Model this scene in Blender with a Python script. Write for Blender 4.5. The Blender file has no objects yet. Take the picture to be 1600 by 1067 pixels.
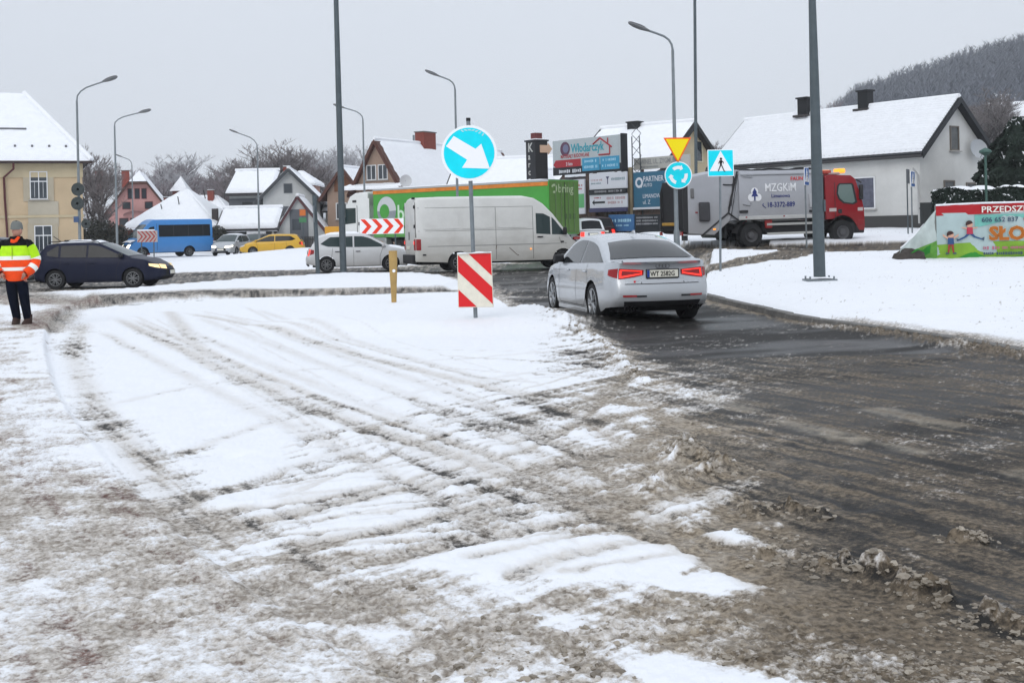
import bpy, bmesh, math, random
import numpy as np
from math import sin, cos, pi, radians, sqrt, atan2, hypot
from mathutils import Vector, Matrix

SC = bpy.context.scene
COL = SC.collection

# ------------------------------------------------------------------ camera
FPX, ROLL, CAM_H = 1850.0, 0.022, 1.6            # focal length in photo pixels, camera roll, eye height
cam = bpy.data.cameras.new("camera")
cam.sensor_width = 36.0
cam.lens = 36.0 * FPX / 1600.0
cam.shift_y = -178.5 / 1600.0
cam.clip_start, cam.clip_end = 0.1, 6000.0
cam_ob = bpy.data.objects.new("camera", cam)
COL.objects.link(cam_ob)
cam_ob.matrix_world = (Matrix.Translation((0, 0, CAM_H)) @ Matrix.Rotation(radians(90), 4, 'X')
                       @ Matrix.Rotation(-math.atan(ROLL), 4, 'Z'))
cam.dof.use_dof = False
SC.camera = cam_ob

# ------------------------------------------------------------------ overcast sky and soft sun
SUN_EL, SUN_AZ = radians(32), radians(200)
world = bpy.data.worlds.new("World")
SC.world = world
world.use_nodes = True
nt = world.node_tree
for n in list(nt.nodes):
    nt.nodes.remove(n)
w_out = nt.nodes.new('ShaderNodeOutputWorld')
w_bg = nt.nodes.new('ShaderNodeBackground')
w_sky = nt.nodes.new('ShaderNodeTexSky')
w_sky.sky_type = 'NISHITA'
w_sky.sun_disc = False
w_sky.sun_elevation = SUN_EL
w_sky.sun_rotation = SUN_AZ
w_sky.air_density, w_sky.dust_density, w_sky.ozone_density = 1.0, 4.0, 1.0
w_geo = nt.nodes.new('ShaderNodeTexCoord')
w_sep = nt.nodes.new('ShaderNodeSeparateXYZ')
w_mr = nt.nodes.new('ShaderNodeMapRange')        # overcast dome: brightens slowly towards the zenith
w_mr.inputs['From Min'].default_value, w_mr.inputs['From Max'].default_value = 0.0, 1.0
w_mr.inputs['To Min'].default_value, w_mr.inputs['To Max'].default_value = 1.0, 1.55
w_noise = nt.nodes.new('ShaderNodeTexNoise')
w_noise.inputs['Scale'].default_value = 1.6
w_noise.inputs['Detail'].default_value = 2.0
w_nr = nt.nodes.new('ShaderNodeMapRange')
w_nr.inputs['To Min'].default_value, w_nr.inputs['To Max'].default_value = 0.955, 1.045
w_mul0 = nt.nodes.new('ShaderNodeMath'); w_mul0.operation = 'MULTIPLY'
w_col = nt.nodes.new('ShaderNodeMix'); w_col.data_type = 'RGBA'; w_col.blend_type = 'MULTIPLY'
w_col.inputs['Factor'].default_value = 1.0
w_col.inputs['A'].default_value = (10.8, 11.55, 12.75, 1)        # cloud deck radiance before the 0.07 strength
w_mix = nt.nodes.new('ShaderNodeMix'); w_mix.data_type = 'RGBA'
w_mix.inputs['Factor'].default_value = 0.93                   # how much cloud covers the clear sky
L = nt.links.new
L(w_geo.outputs['Generated'], w_sep.inputs[0])
L(w_geo.outputs['Generated'], w_noise.inputs['Vector'])
L(w_sep.outputs['Z'], w_mr.inputs['Value'])
L(w_noise.outputs['Fac'], w_nr.inputs['Value'])
L(w_mr.outputs[0], w_mul0.inputs[0]); L(w_nr.outputs[0], w_mul0.inputs[1])
L(w_mul0.outputs[0], w_col.inputs['B'])
L(w_sky.outputs['Color'], w_mix.inputs['A'])
L(w_col.outputs['Result'], w_mix.inputs['B'])
L(w_mix.outputs['Result'], w_bg.inputs['Color'])
w_bg.inputs['Strength'].default_value = 0.07
L(w_bg.outputs[0], w_out.inputs[0])

sun = bpy.data.lights.new("sun", 'SUN')
sun.energy, sun.angle, sun.color = 0.7, radians(28), (1.0, 0.97, 0.93)
sun_ob = bpy.data.objects.new("sun", sun)
COL.objects.link(sun_ob)
_d = Vector((-sin(SUN_AZ) * cos(SUN_EL) * -1, cos(SUN_AZ) * cos(SUN_EL), sin(SUN_EL)))
sun_ob.rotation_euler = _d.to_track_quat('Z', 'Y').to_euler()

SC.view_settings.view_transform = 'Standard'
SC.view_settings.look = 'None'
SC.view_settings.exposure = 0.0
SC.view_settings.gamma = 1.0
SC.view_settings.use_curve_mapping = False
SC.render.engine = 'CYCLES'
SC.cycles.max_bounces = 6
SC.cycles.diffuse_bounces = 3
SC.cycles.glossy_bounces = 3
SC.cycles.transmission_bounces = 4
SC.cycles.transparent_max_bounces = 6
SC.cycles.volume_bounces = 0
SC.cycles.caustics_reflective = SC.cycles.caustics_refractive = False
SC.render.use_persistent_data = False

# ------------------------------------------------------------------ photo pixel -> place
_c = 1 / sqrt(1 + ROLL * ROLL); _s = ROLL * _c
def ray(px, py):
    u = (px - 800) / FPX; v = (355 - py) / FPX
    return u * _c + v * _s, v * _c - u * _s
def gp(px, py, z=0.0):
    """the point of the level z seen at a photo pixel"""
    a, b = ray(px, py); Y = (z - CAM_H) / b
    return (a * Y, Y)
def at(px, py, Y):
    a, b = ray(px, py)
    return Vector((a * Y, Y, CAM_H + b * Y))

# ------------------------------------------------------------------ value noise
_rs = np.random.RandomState(7)
_LAT = _rs.rand(256, 256).astype(np.float32)
def vnoise(x, y):
    xi = np.floor(x).astype(np.int64); yi = np.floor(y).astype(np.int64)
    fx = (x - xi).astype(np.float32); fy = (y - yi).astype(np.float32)
    fx = fx * fx * fx * (fx * (fx * 6 - 15) + 10); fy = fy * fy * fy * (fy * (fy * 6 - 15) + 10)
    x0 = xi & 255; x1 = (xi + 1) & 255; y0 = yi & 255; y1 = (yi + 1) & 255
    a = _LAT[x0, y0]; b = _LAT[x1, y0]; c = _LAT[x0, y1]; d = _LAT[x1, y1]
    return (a + (b - a) * fx) * (1 - fy) + (c + (d - c) * fx) * fy
def fbm(x, y, f=1.0, n=4, g=0.5, seed=0):
    out = 0; amp = 1.0; tot = 0
    for i in range(n):
        ang = 0.7 * i + seed
        ca, sa = cos(ang), sin(ang)
        out = out + amp * vnoise((x * ca - y * sa) * f + 17.3 * i + 5.1 * seed, (x * sa + y * ca) * f + 31.7 * i + 9.7 * seed)
        tot += amp; amp *= g; f *= 2.03
    return out / tot
def sstep(a, b, x):
    t = np.clip((x - a) / (b - a), 0, 1)
    return t * t * (3 - 2 * t)

# ------------------------------------------------------------------ object helpers
def link(o, parent=None):
    COL.objects.link(o)
    if parent is not None:
        o.parent = parent
    return o
def tag(o, label=None, cat=None, group=None, kind=None):
    if label: o['label'] = label
    if cat: o['category'] = cat
    if group: o['group'] = group
    if kind: o['kind'] = kind
    return o
def thing(name, label, cat, loc=(0, 0, 0), rz=0.0, group=None, ry=0.0):
    o = bpy.data.objects.new(name, None)
    o.empty_display_size = 0.2
    o.location = loc
    o.rotation_euler = (0, ry, rz)
    link(o)
    return tag(o, label, cat, group)
def copy_tree(o, parent=None):
    c = o.copy()
    COL.objects.link(c)
    if parent is not None:
        c.parent = parent
    for ch in [q for q in KIDS.get(o.name, [])]:
        copy_tree(ch, c)
    return c
KIDS = {}
class MB:
    """collects verts and faces of ONE mesh object"""
    def __init__(self):
        self.v = []; self.f = []
    def add(self, vs, fs):
        n = len(self.v)
        self.v += [tuple(p) for p in vs]
        self.f += [tuple(i + n for i in q) for q in fs]
        return self
    def box(self, c, s, rz=0.0, m=None):
        hx, hy, hz = s[0] / 2, s[1] / 2, s[2] / 2
        vs = []
        for x, y, z in [(-1, -1, -1), (1, -1, -1), (1, 1, -1), (-1, 1, -1), (-1, -1, 1), (1, -1, 1), (1, 1, 1), (-1, 1, 1)]:
            p = Vector((x * hx, y * hy, z * hz))
            if m is not None: p = m @ p
            if rz: p = Matrix.Rotation(rz, 3, 'Z') @ p
            vs.append(p + Vector(c))
        return self.add(vs, [(3, 2, 1, 0), (4, 5, 6, 7), (0, 1, 5, 4), (1, 2, 6, 5), (2, 3, 7, 6), (3, 0, 4, 7)])
    def tube(self, pts, r, n=8, cap=True):
        pts = [Vector(p) for p in pts]
        rs = r if isinstance(r, (list, tuple)) else [r] * len(pts)
        vs = []; fs = []
        up = None
        for i, p in enumerate(pts):
            d = (pts[min(i + 1, len(pts) - 1)] - pts[max(i - 1, 0)]).normalized()
            if up is None:
                up = Vector((0, 0, 1)) if abs(d.z) < 0.9 else Vector((1, 0, 0))
            a = d.cross(up).normalized(); b = a.cross(d).normalized(); up = b
            for k in range(n):
                t = 2 * pi * k / n
                vs.append(p + (a * cos(t) + b * sin(t)) * rs[i])
        for i in range(len(pts) - 1):
            for k in range(n):
                k2 = (k + 1) % n
                fs.append((i * n + k, i * n + k2, (i + 1) * n + k2, (i + 1) * n + k))
        if cap:
            fs.append(tuple(range(n - 1, -1, -1)))
            fs.append(tuple((len(pts) - 1) * n + k for k in range(n)))
        return self.add(vs, fs)
    def prism(self, poly, y0, y1, m=None):
        """poly in (x,z), extruded along y from y0 to y1"""
        n = len(poly)
        vs = [Vector((p[0], y0, p[1])) for p in poly] + [Vector((p[0], y1, p[1])) for p in poly]
        if m is not None: vs = [m @ q for q in vs]
        fs = [tuple(range(n)), tuple(range(2 * n - 1, n - 1, -1))]
        for i in range(n):
            j = (i + 1) % n
            fs.append((j, i, n + i, n + j))
        return self.add(vs, fs)
    def plate(self, poly, z0, z1):
        """poly in (x,y), extruded along z"""
        n = len(poly)
        vs = [(p[0], p[1], z0) for p in poly] + [(p[0], p[1], z1) for p in poly]
        fs = [tuple(range(n - 1, -1, -1)), tuple(range(n, 2 * n))]
        for i in range(n):
            j = (i + 1) % n
            fs.append((i, j, n + j, n + i))
        return self.add(vs, fs)
    def lathe(self, prof, n=24, c=(0, 0, 0), axis='y'):
        """prof: (r, t) pairs, t along the axis"""
        vs = []; fs = []
        for r, t in prof:
            for k in range(n):
                a = 2 * pi * k / n
                if axis == 'y': p = (r * cos(a), t, r * sin(a))
                elif axis == 'x': p = (t, r * cos(a), r * sin(a))
                else: p = (r * cos(a), r * sin(a), t)
                vs.append((p[0] + c[0], p[1] + c[1], p[2] + c[2]))
        for i in range(len(prof) - 1):
            for k in range(n):
                k2 = (k + 1) % n
                fs.append((i * n + k, i * n + k2, (i + 1) * n + k2, (i + 1) * n + k))
        return self.add(vs, fs)
    def grid(self, P):
        """P: rows of points"""
        nr, nc = len(P), len(P[0])
        vs = [p for r in P for p in r]
        fs = [(i * nc + j, i * nc + j + 1, (i + 1) * nc + j + 1, (i + 1) * nc + j) for i in range(nr - 1) for j in range(nc - 1)]
        return self.add(vs, fs)
    def build(self, name, mat, parent=None, smooth=None, bevel=0.0, seg=2, fix=True):
        me = bpy.data.meshes.new(name)
        me.from_pydata(self.v, [], self.f)
        if fix:
            bm = bmesh.new(); bm.from_mesh(me)
            bmesh.ops.recalc_face_normals(bm, faces=bm.faces)
            bm.to_mesh(me); bm.free()
        if mat is not None: me.materials.append(mat)
        if smooth is not None:
            me.polygons.foreach_set('use_smooth', [True] * len(me.polygons))
            me.set_sharp_from_angle(angle=radians(smooth))
        me.update()
        o = bpy.data.objects.new(name, me)
        link(o, parent)
        if parent is not None: KIDS.setdefault(parent.name, []).append(o)
        if bevel:
            b = o.modifiers.new('bevel', 'BEVEL'); b.width = bevel; b.segments = seg; b.limit_method = 'ANGLE'; b.angle_limit = radians(40)
            me.polygons.foreach_set('use_smooth', [True] * len(me.polygons))
            me.set_sharp_from_angle(angle=radians(45))
        return o

# ------------------------------------------------------------------ materials
MATS = {}
def mat(name, col, rough=0.6, metal=0.0, var=0.0, vscale=3.0, coat=0.0, bump=0.0, bscale=20.0, emit=0.0, dirt=0.0, dirt_z=(0.2, 1.0), spec=0.25, dcol=(0.22, 0.19, 0.16)):
    if name in MATS: return MATS[name]
    m = bpy.data.materials.new(name); MATS[name] = m
    m.use_nodes = True
    t = m.node_tree; b = t.nodes['Principled BSDF']; ln = t.links.new
    b.inputs['Base Color'].default_value = (*col, 1)
    b.inputs['Roughness'].default_value = rough
    b.inputs['Metallic'].default_value = metal
    b.inputs['Coat Weight'].default_value = coat
    b.inputs['Specular IOR Level'].default_value = spec
    src = None
    tc = t.nodes.new('ShaderNodeTexCoord')
    if var or dirt:
        nz = t.nodes.new('ShaderNodeTexNoise'); nz.inputs['Scale'].default_value = vscale; nz.inputs['Detail'].default_value = 5
        nz.inputs['Roughness'].default_value = 0.62
        ln(tc.outputs['Object'], nz.inputs['Vector'])
        mr = t.nodes.new('ShaderNodeMapRange')
        mr.inputs['From Min'].default_value, mr.inputs['From Max'].default_value = 0.25, 0.75
        mr.inputs['To Min'].default_value, mr.inputs['To Max'].default_value = 1 - var, 1 + var
        ln(nz.outputs['Fac'], mr.inputs['Value'])
        mx = t.nodes.new('ShaderNodeMix'); mx.data_type = 'RGBA'; mx.blend_type = 'MULTIPLY'
        mx.inputs['Factor'].default_value = 1.0
        mx.inputs['A'].default_value = (*col, 1)
        ln(mr.outputs[0], mx.inputs['B'])
        src = mx.outputs['Result']
    if dirt:
        sp = t.nodes.new('ShaderNodeSeparateXYZ'); ln(tc.outputs['Object'], sp.inputs[0])
        n2 = t.nodes.new('ShaderNodeTexNoise'); n2.inputs['Scale'].default_value = 2.2; n2.inputs['Detail'].default_value = 6
        mp = t.nodes.new('ShaderNodeMapping'); mp.inputs['Scale'].default_value = (0.7, 0.7, 1.6)
        ln(tc.outputs['Object'], mp.inputs[0]); ln(mp.outputs[0], n2.inputs['Vector'])
        ad = t.nodes.new('ShaderNodeMath'); ad.operation = 'MULTIPLY_ADD'; ad.inputs[1].default_value = -0.9 * (dirt_z[1] - dirt_z[0])
        ln(n2.outputs['Fac'], ad.inputs[0]); ln(sp.outputs['Z'], ad.inputs[2])
        m2 = t.nodes.new('ShaderNodeMapRange')
        m2.inputs['From Min'].default_value = dirt_z[1] - 0.45 * (dirt_z[1] - dirt_z[0]); m2.inputs['From Max'].default_value = dirt_z[0] - 0.45 * (dirt_z[1] - dirt_z[0])
        m2.inputs['To Min'].default_value, m2.inputs['To Max'].default_value = 0.0, dirt
        ln(ad.outputs[0], m2.inputs['Value'])
        m3 = t.nodes.new('ShaderNodeMix'); m3.data_type = 'RGBA'
        ln(m2.outputs[0], m3.inputs['Factor']); ln(src, m3.inputs['A'])
        m3.inputs['B'].default_value = (*dcol, 1)
        src = m3.outputs['Result']
        rr = t.nodes.new('ShaderNodeMapRange'); rr.inputs['To Min'].default_value = rough; rr.inputs['To Max'].default_value = 0.8
        ln(m2.outputs[0], rr.inputs['Value']); ln(rr.outputs[0], b.inputs['Roughness'])
    if src is not None: ln(src, b.inputs['Base Color'])
    if bump:
        n3 = t.nodes.new('ShaderNodeTexNoise'); n3.inputs['Scale'].default_value = bscale; n3.inputs['Detail'].default_value = 4
        ln(tc.outputs['Object'], n3.inputs['Vector'])
        bp = t.nodes.new('ShaderNodeBump'); bp.inputs['Strength'].default_value = bump; bp.inputs['Distance'].default_value = 0.02
        ln(n3.outputs['Fac'], bp.inputs['Height']); ln(bp.outputs[0], b.inputs['Normal'])
    if emit:
        b.inputs['Emission Color'].default_value = (*col, 1); b.inputs['Emission Strength'].default_value = emit
    return m

def text(body, size, parent, m, loc=(0, 0, 0), rot=(pi / 2, 0, 0), name='lettering', ext=0.004, sx=1.0, align='LEFT', bold=0.0):
    cu = bpy.data.curves.new(name, 'FONT')
    cu.body = body; cu.size = size; cu.align_x = align; cu.extrude = ext; cu.resolution_u = 2
    cu.offset = bold * size
    o = bpy.data.objects.new(name, cu); link(o)
    dg = bpy.context.evaluated_depsgraph_get()
    me = bpy.data.meshes.new_from_object(o.evaluated_get(dg))
    bpy.data.objects.remove(o); bpy.data.curves.remove(cu)
    me.materials.clear(); me.materials.append(m)
    q = bpy.data.objects.new(name, me); link(q, parent)
    if parent is not None: KIDS.setdefault(parent.name, []).append(q)
    q.location = loc; q.rotation_euler = rot; q.scale = (sx, 1, 1)
    return q
# ------------------------------------------------------------------ the ground
def W(pts, z=0.0):
    return np.array([gp(px, py, z) for px, py in pts])
def seg_dist(x, y, line):
    """distance of points to a polyline, and the position along it (0..1)"""
    best = np.full(x.shape, 1e9, np.float32); along = np.zeros(x.shape, np.float32)
    n = len(line) - 1
    for i in range(n):
        ax, ay = line[i]; bx, by = line[i + 1]
        dx, dy = bx - ax, by - ay
        l2 = dx * dx + dy * dy + 1e-9
        t = np.clip(((x - ax) * dx + (y - ay) * dy) / l2, 0, 1)
        d = np.hypot(x - ax - t * dx, y - ay - t * dy)
        m = d < best
        best = np.where(m, d, best); along = np.where(m, (i + t) / n, along)
    return best, along
def smooth_line(line, k=4):
    """Catmull-Rom through the points"""
    P = [np.array(p) for p in line]
    P = [2 * P[0] - P[1]] + P + [2 * P[-1] - P[-2]]
    out = []
    for i in range(1, len(P) - 2):
        for j in range(k):
            t = j / k
            out.append(0.5 * ((2 * P[i]) + (P[i + 1] - P[i - 1]) * t + (2 * P[i - 1] - 5 * P[i] + 4 * P[i + 1] - P[i + 2]) * t * t
                              + (3 * P[i] - P[i - 1] - 3 * P[i + 1] + P[i + 2]) * t ** 3))
    out.append(P[-2])
    return np.array(out)
def poly_sd(x, y, poly):
    """signed distance to a polygon, negative inside"""
    pl = np.vstack([poly, poly[:1]])
    d, _ = seg_dist(x, y, pl)
    ins = np.zeros(x.shape, bool)
    for i in range(len(pl) - 1):
        ax, ay = pl[i]; bx, by = pl[i + 1]
        c = ((ay > y) != (by > y)) & (x < (bx - ax) * (y - ay) / (by - ay + 1e-12) + ax)
        ins ^= c
    return np.where(ins, -d, d)

KERB_R = smooth_line(W([(1085, 462), (1110, 471), (1230, 499), (1320, 513), (1400, 524), (1500, 540), (1600, 558), (1720, 585)]))
ROAD = np.vstack([W([(1760, 1150), (1640, 1050), (1500, 965), (1380, 890), (1290, 830), (1210, 770), (1130, 705), (1050, 645), (985, 590), (950, 548), (910, 520), (850, 498), (795, 480), (768, 462), (760, 440)]),
                  W([(800, 408), (1000, 405), (1075, 440)]), KERB_R, [(7.5, 9.0), (7.5, 3.0), (2.4, 2.2)]])
RING = np.vstack([W([(-260, 466), (0, 458), (140, 453), (270, 448), (400, 438), (520, 431), (640, 429), (690, 433), (735, 441), (775, 465), (1100, 462), (1115, 420)]),
                  [(10.5, 36.5), (16, 38.5), (24, 42), (36, 46), (36, 51), (24, 47), (16, 45), (8, 46), (2, 52), (-2, 53.5), (-6, 52.0), (-10, 50.5), (-14, 50), (-20, 51), (-27, 54), (-40, 60)]])
STRIP = W([(130, 479), (250, 472), (400, 464), (560, 459), (700, 454), (728, 447), (690, 434), (640, 430), (520, 432), (400, 439), (280, 449), (130, 463)])
PAVE_EDGE = smooth_line(W([(170, 477), (120, 483), (92, 494), (76, 515), (71, 545), (80, 590), (97, 632), (150, 702), (230, 790), (330, 882), (440, 967), (560, 1045), (680, 1120)]))
PAVE = np.vstack([PAVE_EDGE, [(-0.3, 2.5), (-8, 2.5), (-30, 20), (-30, 29.0)], W([(0, 466), (100, 474)])])
PATH = np.array([gp(1085, 421, .38), gp(1200, 408, .46), gp(1300, 394, .52), (17.5, 46.5), (24, 54.5)])
MOUND = (-10.5, 67.0, 15.5)

def base_z(x, y):
    """large shape of the ground: level, rising behind the verge on the right, a mound on the roundabout"""
    x = np.asarray(x, np.float32); y = np.asarray(y, np.float32)
    z = 0.0245 * np.clip(y - 18, 0, 40) * sstep(2.0, 6.5, x - 0.02 * y)
    z = z + 0.018 * np.clip(y - 45, 0, 60) * sstep(14, 30, x)
    r = np.hypot(x - MOUND[0], (y - MOUND[1]) * 1.05) / MOUND[2]
    z = z + 0.62 * (1 - sstep(0.55, 1.0, r)) * sstep(-21, -12, x)
    return z
def gz(x, y):
    return float(base_z(np.array([x]), np.array([y]))[0])

SN_X = [0, 200, 400, 600, 800, 1000, 1200, 1400, 1600]
SN_Y = [480, 520, 560, 600, 650, 700, 750, 800, 850, 900, 950, 1000, 1067]
SNOW_MAP = np.array([
 [.75,.95,1,1,.97,.0,.0,.0,.0], [.75,.9,1,1,1,.0,.0,.0,.0], [.7,.95,1,1,.97,.25,0,0,0], [.7,.95,1,1,.92,.4,.0,0,0],
 [.65,.9,1,1,.85,.5,.05,0,0], [.55,.85,.97,.93,.8,.5,.08,0,0], [.5,.66,.9,.88,.78,.52,.12,0,0], [.5,.36,.75,.84,.74,.52,.16,.02,0],
 [.5,.36,.54,.76,.8,.58,.22,.05,0], [.54,.42,.38,.5,.64,.6,.26,.08,0], [.56,.48,.38,.32,.32,.32,.15,.08,.04], [.6,.52,.43,.34,.31,.24,.14,.1,.06], [.64,.56,.5,.43,.42,.36,.16,.1,.1]])
SLUSH_MAP = np.array([
 [.6,.5,.5,.5,.4,.1,.0,.0,.1], [.6,.5,.5,.5,.5,.2,.0,.05,.2], [.6,.5,.5,.5,.5,.5,.06,.03,.05], [.6,.5,.5,.5,.5,.7,.16,.05,.03],
 [.6,.5,.5,.5,.55,.75,.38,.12,.04], [.65,.55,.5,.5,.6,.8,.42,.22,.06], [.7,.65,.55,.55,.6,.8,.5,.22,.08], [.7,.75,.6,.6,.65,.8,.58,.18,.04],
 [.75,.8,.75,.7,.7,.8,.7,.28,.05], [.75,.85,.85,.85,.8,.85,.8,.5,.08], [.75,.85,.9,.95,.95,.95,.9,.78,.3], [.75,.8,.85,.95,.95,.95,.9,.85,.6], [.7,.75,.85,.9,.9,.95,.9,.85,.7]])
def map_lookup(M, x, y):
    """a hand-made stain map of the ground plane, read at ground points"""
    a = x / y; b = -CAM_H / y
    u = a * _c - b * _s; v = a * _s + b * _c
    px = 800 + u * FPX; py = 355 - v * FPX
    fx = np.clip(np.interp(px, SN_X, range(9)), 0, 7.999); fy = np.clip(np.interp(py, SN_Y, range(13)), 0, 11.999)
    i = fx.astype(int); j = fy.astype(int); fx -= i; fy -= j
    return (M[j, i] * (1 - fx) * (1 - fy) + M[j, i + 1] * fx * (1 - fy) + M[j + 1, i] * (1 - fx) * fy + M[j + 1, i + 1] * fx * fy)

# tyre tracks: pixels of the photo that lie on the ground, half width in metres, strength
TRACKS = [
 ([(160, 488), (260, 535), (370, 588), (480, 636), (600, 678), (720, 715), (860, 770), (1000, 832), (1200, 905), (1400, 975), (1620, 1050)], .13, .5),
 ([(185, 492), (300, 538), (400, 582), (500, 622), (620, 662), (760, 710), (900, 765), (1060, 830), (1240, 890), (1460, 960)], .07, .5),
 ([(200, 490), (330, 548), (440, 600), (560, 650)], .05, .35),
 ([(272, 486), (420, 515), (560, 555), (680, 586), (800, 612), (920, 622), (1040, 640)], .11, .5),
 ([(300, 484), (450, 512), (600, 552), (740, 588), (860, 600)], .05, .4),
 ([(380, 478), (440, 508), (520, 532), (640, 552)], .06, .33),
 ([(262, 484), (285, 512), (305, 540), (340, 565)], .15, .42),
 ([(135, 500), (118, 545), (128, 590), (165, 655), (215, 715), (280, 790), (380, 860)], .15, .34),
 ([(690, 556), (780, 562), (860, 566), (960, 571)], .06, .42), ([(660, 572), (780, 583), (950, 590)], .05, .38),
 ([(560, 545), (720, 548), (930, 552)], .05, .3),
 ([(640, 600), (760, 596), (900, 588)], .05, .3),
 ([(230, 806), (400, 795), (560, 770), (700, 735), (830, 700), (905, 660), (960, 610), (985, 570)], .08, .5),
 ([(300, 840), (470, 803), (620, 768), (760, 748), (900, 722), (1000, 692), (1090, 640)], .12, .55),
 ([(420, 862), (600, 832), (760, 793), (900, 770), (1040, 735), (1150, 690)], .12, .5),
 ([(400, 792), (540, 742), (660, 690), (800, 655), (900, 632), (970, 600)], .06, .4),
 ([(420, 770), (560, 712), (660, 672), (820, 640)], .04, .25),
 ([(560, 892), (720, 852), (880, 820), (1010, 790), (1150, 740), (1290, 690)], .12, .55),
 ([(700, 880), (860, 852), (1000, 810), (1100, 775), (1200, 742)], .07, .42),
 ([(780, 912), (900, 870), (1040, 845), (1180, 810), (1330, 790)], .1, .5),
 ([(760, 660), (860, 690), (960, 760), (1080, 850), (1200, 930), (1330, 1010)], .09, .45),
 ([(880, 640), (980, 700), (1100, 780), (1240, 860), (1420, 950)], .08, .4),
 ([(1010, 660), (1150, 720), (1300, 770), (1500, 830)], .1, .3),
 ([(860, 900), (1000, 880), (1120, 855)], .06, .45),
]
def more_tracks():
    rr = random.Random(12); out = []
    fam = (([(150, 495), (230, 560), (330, 640), (450, 730), (600, 820), (800, 930)], [(420, 475), (560, 515), (720, 560), (880, 610), (1040, 680), (1250, 790)], 15, (.02, .055), (.14, .36)),
           ([(430, 690), (560, 655), (700, 620), (850, 590), (970, 560)], [(400, 885), (620, 865), (850, 840), (1050, 800), (1290, 740)], 34, (.02, .06), (.18, .48)),
           ([(850, 640), (980, 700), (1120, 790), (1280, 880), (1480, 980)], [(1080, 640), (1240, 700), (1400, 770), (1560, 840), (1700, 900)], 22, (.03, .07), (.2, .5)))
    for A, B_, n, w, k in fam:
        for i in range(n):
            f = rr.random(); b = rr.uniform(-.12, .12)
            L_ = [((1 - f - b * j / len(A)) * a[0] + (f + b * j / len(A)) * c[0] + rr.uniform(-8, 8), (1 - f - b * j / len(A)) * a[1] + (f + b * j / len(A)) * c[1] + rr.uniform(-3, 3)) for j, (a, c) in enumerate(zip(A, B_))]
            i0 = rr.choice((0, 0, 0, 1)); i1 = rr.choice((len(L_), len(L_), len(L_) - 1))
            out.append((L_[i0:i1], rr.uniform(*w), rr.uniform(*k)))
    return out
TRACKS += more_tracks()
for f_ in (.1, .3, .42, .58, .7, .86):   # broad soft sweeps over the island
    a_ = [(120, 520), (190, 560), (300, 620), (440, 690), (600, 770), (780, 860)]; b_ = [(430, 474), (560, 512), (700, 552), (840, 590), (960, 640), (1080, 720)]
    TRACKS.append(([((1 - f_) * p[0] + f_ * q[0], (1 - f_) * p[1] + f_ * q[1]) for p, q in zip(a_, b_)], .15, .3))
for pts_ in ([(150, 640), (330, 600), (520, 575), (740, 560), (930, 545)], [(260, 720), (430, 660), (640, 615), (820, 585), (950, 575)], [(330, 780), (520, 710), (720, 655), (900, 610)]):
    TRACKS.append((pts_, .12, .26))
# white patches left between the tracks
PATCHES = [
 ([(575, 888), (700, 862), (850, 832), (960, 842), (1060, 852), (1105, 872), (1050, 905), (920, 914), (780, 904)], .42),
 ([(1040, 915), (1130, 896), (1215, 920), (1190, 932), (1080, 930)], .7),
 ([(985, 1020), (1100, 1040), (1300, 1085), (1000, 1085), (972, 1045)], .7),
 ([(505, 862), (640, 836), (700, 832), (560, 868)], .55), ([(1085, 835), (1150, 833), (1185, 850), (1130, 858)], .6),
 ([(985, 800), (1080, 770), (1170, 745), (1200, 760), (1100, 800), (1010, 825)], .55),
 ([(300, 790), (380, 770), (520, 745), (600, 740), (520, 775), (390, 800)], .4),
 ([(410, 985), (500, 975), (650, 995), (560, 1003)], .35), ([(830, 965), (960, 970), (1010, 985), (900, 985)], .3),
 ([(130, 700), (170, 690), (300, 800), (340, 850), (270, 800)], .35),
]
LUMPS = [
 ([(1155, 800), (1200, 797), (1250, 800), (1300, 808)], .09, .075), ([(1335, 893), (1390, 905), (1420, 918), (1450, 930), (1495, 945)], .075, .085),
 ([(1530, 965), (1570, 972), (1640, 985)], .09, .07), ([(1035, 703), (1080, 712), (1140, 735)], .12, .07), ([(1080, 690), (1060, 720)], .08, .05),
 ([(1230, 870), (1290, 885), (1330, 880)], .07, .05), ([(1000, 770), (1060, 745), (1120, 740)], .1, .05),
 ([(1480, 838), (1560, 850)], .05, .03), ([(955, 548), (985, 580), (1010, 600)], .12, .05), ([(1180, 872), (1240, 880)], .1, .04),
 ([(800, 486), (860, 502), (920, 525), (950, 550)], .16, .06),
]
MARKS = [[(1195, 655), (1230, 655), (1375, 686), (1330, 694)], [(1345, 640), (1380, 636), (1515, 664), (1475, 671)], [(1565, 738), (1600, 730), (1660, 742), (1610, 752)],
         [(1330, 680), (1370, 690), (1475, 708), (1440, 712)], [(1090, 627), (1110, 622), (1190, 640), (1160, 645)]]

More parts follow.
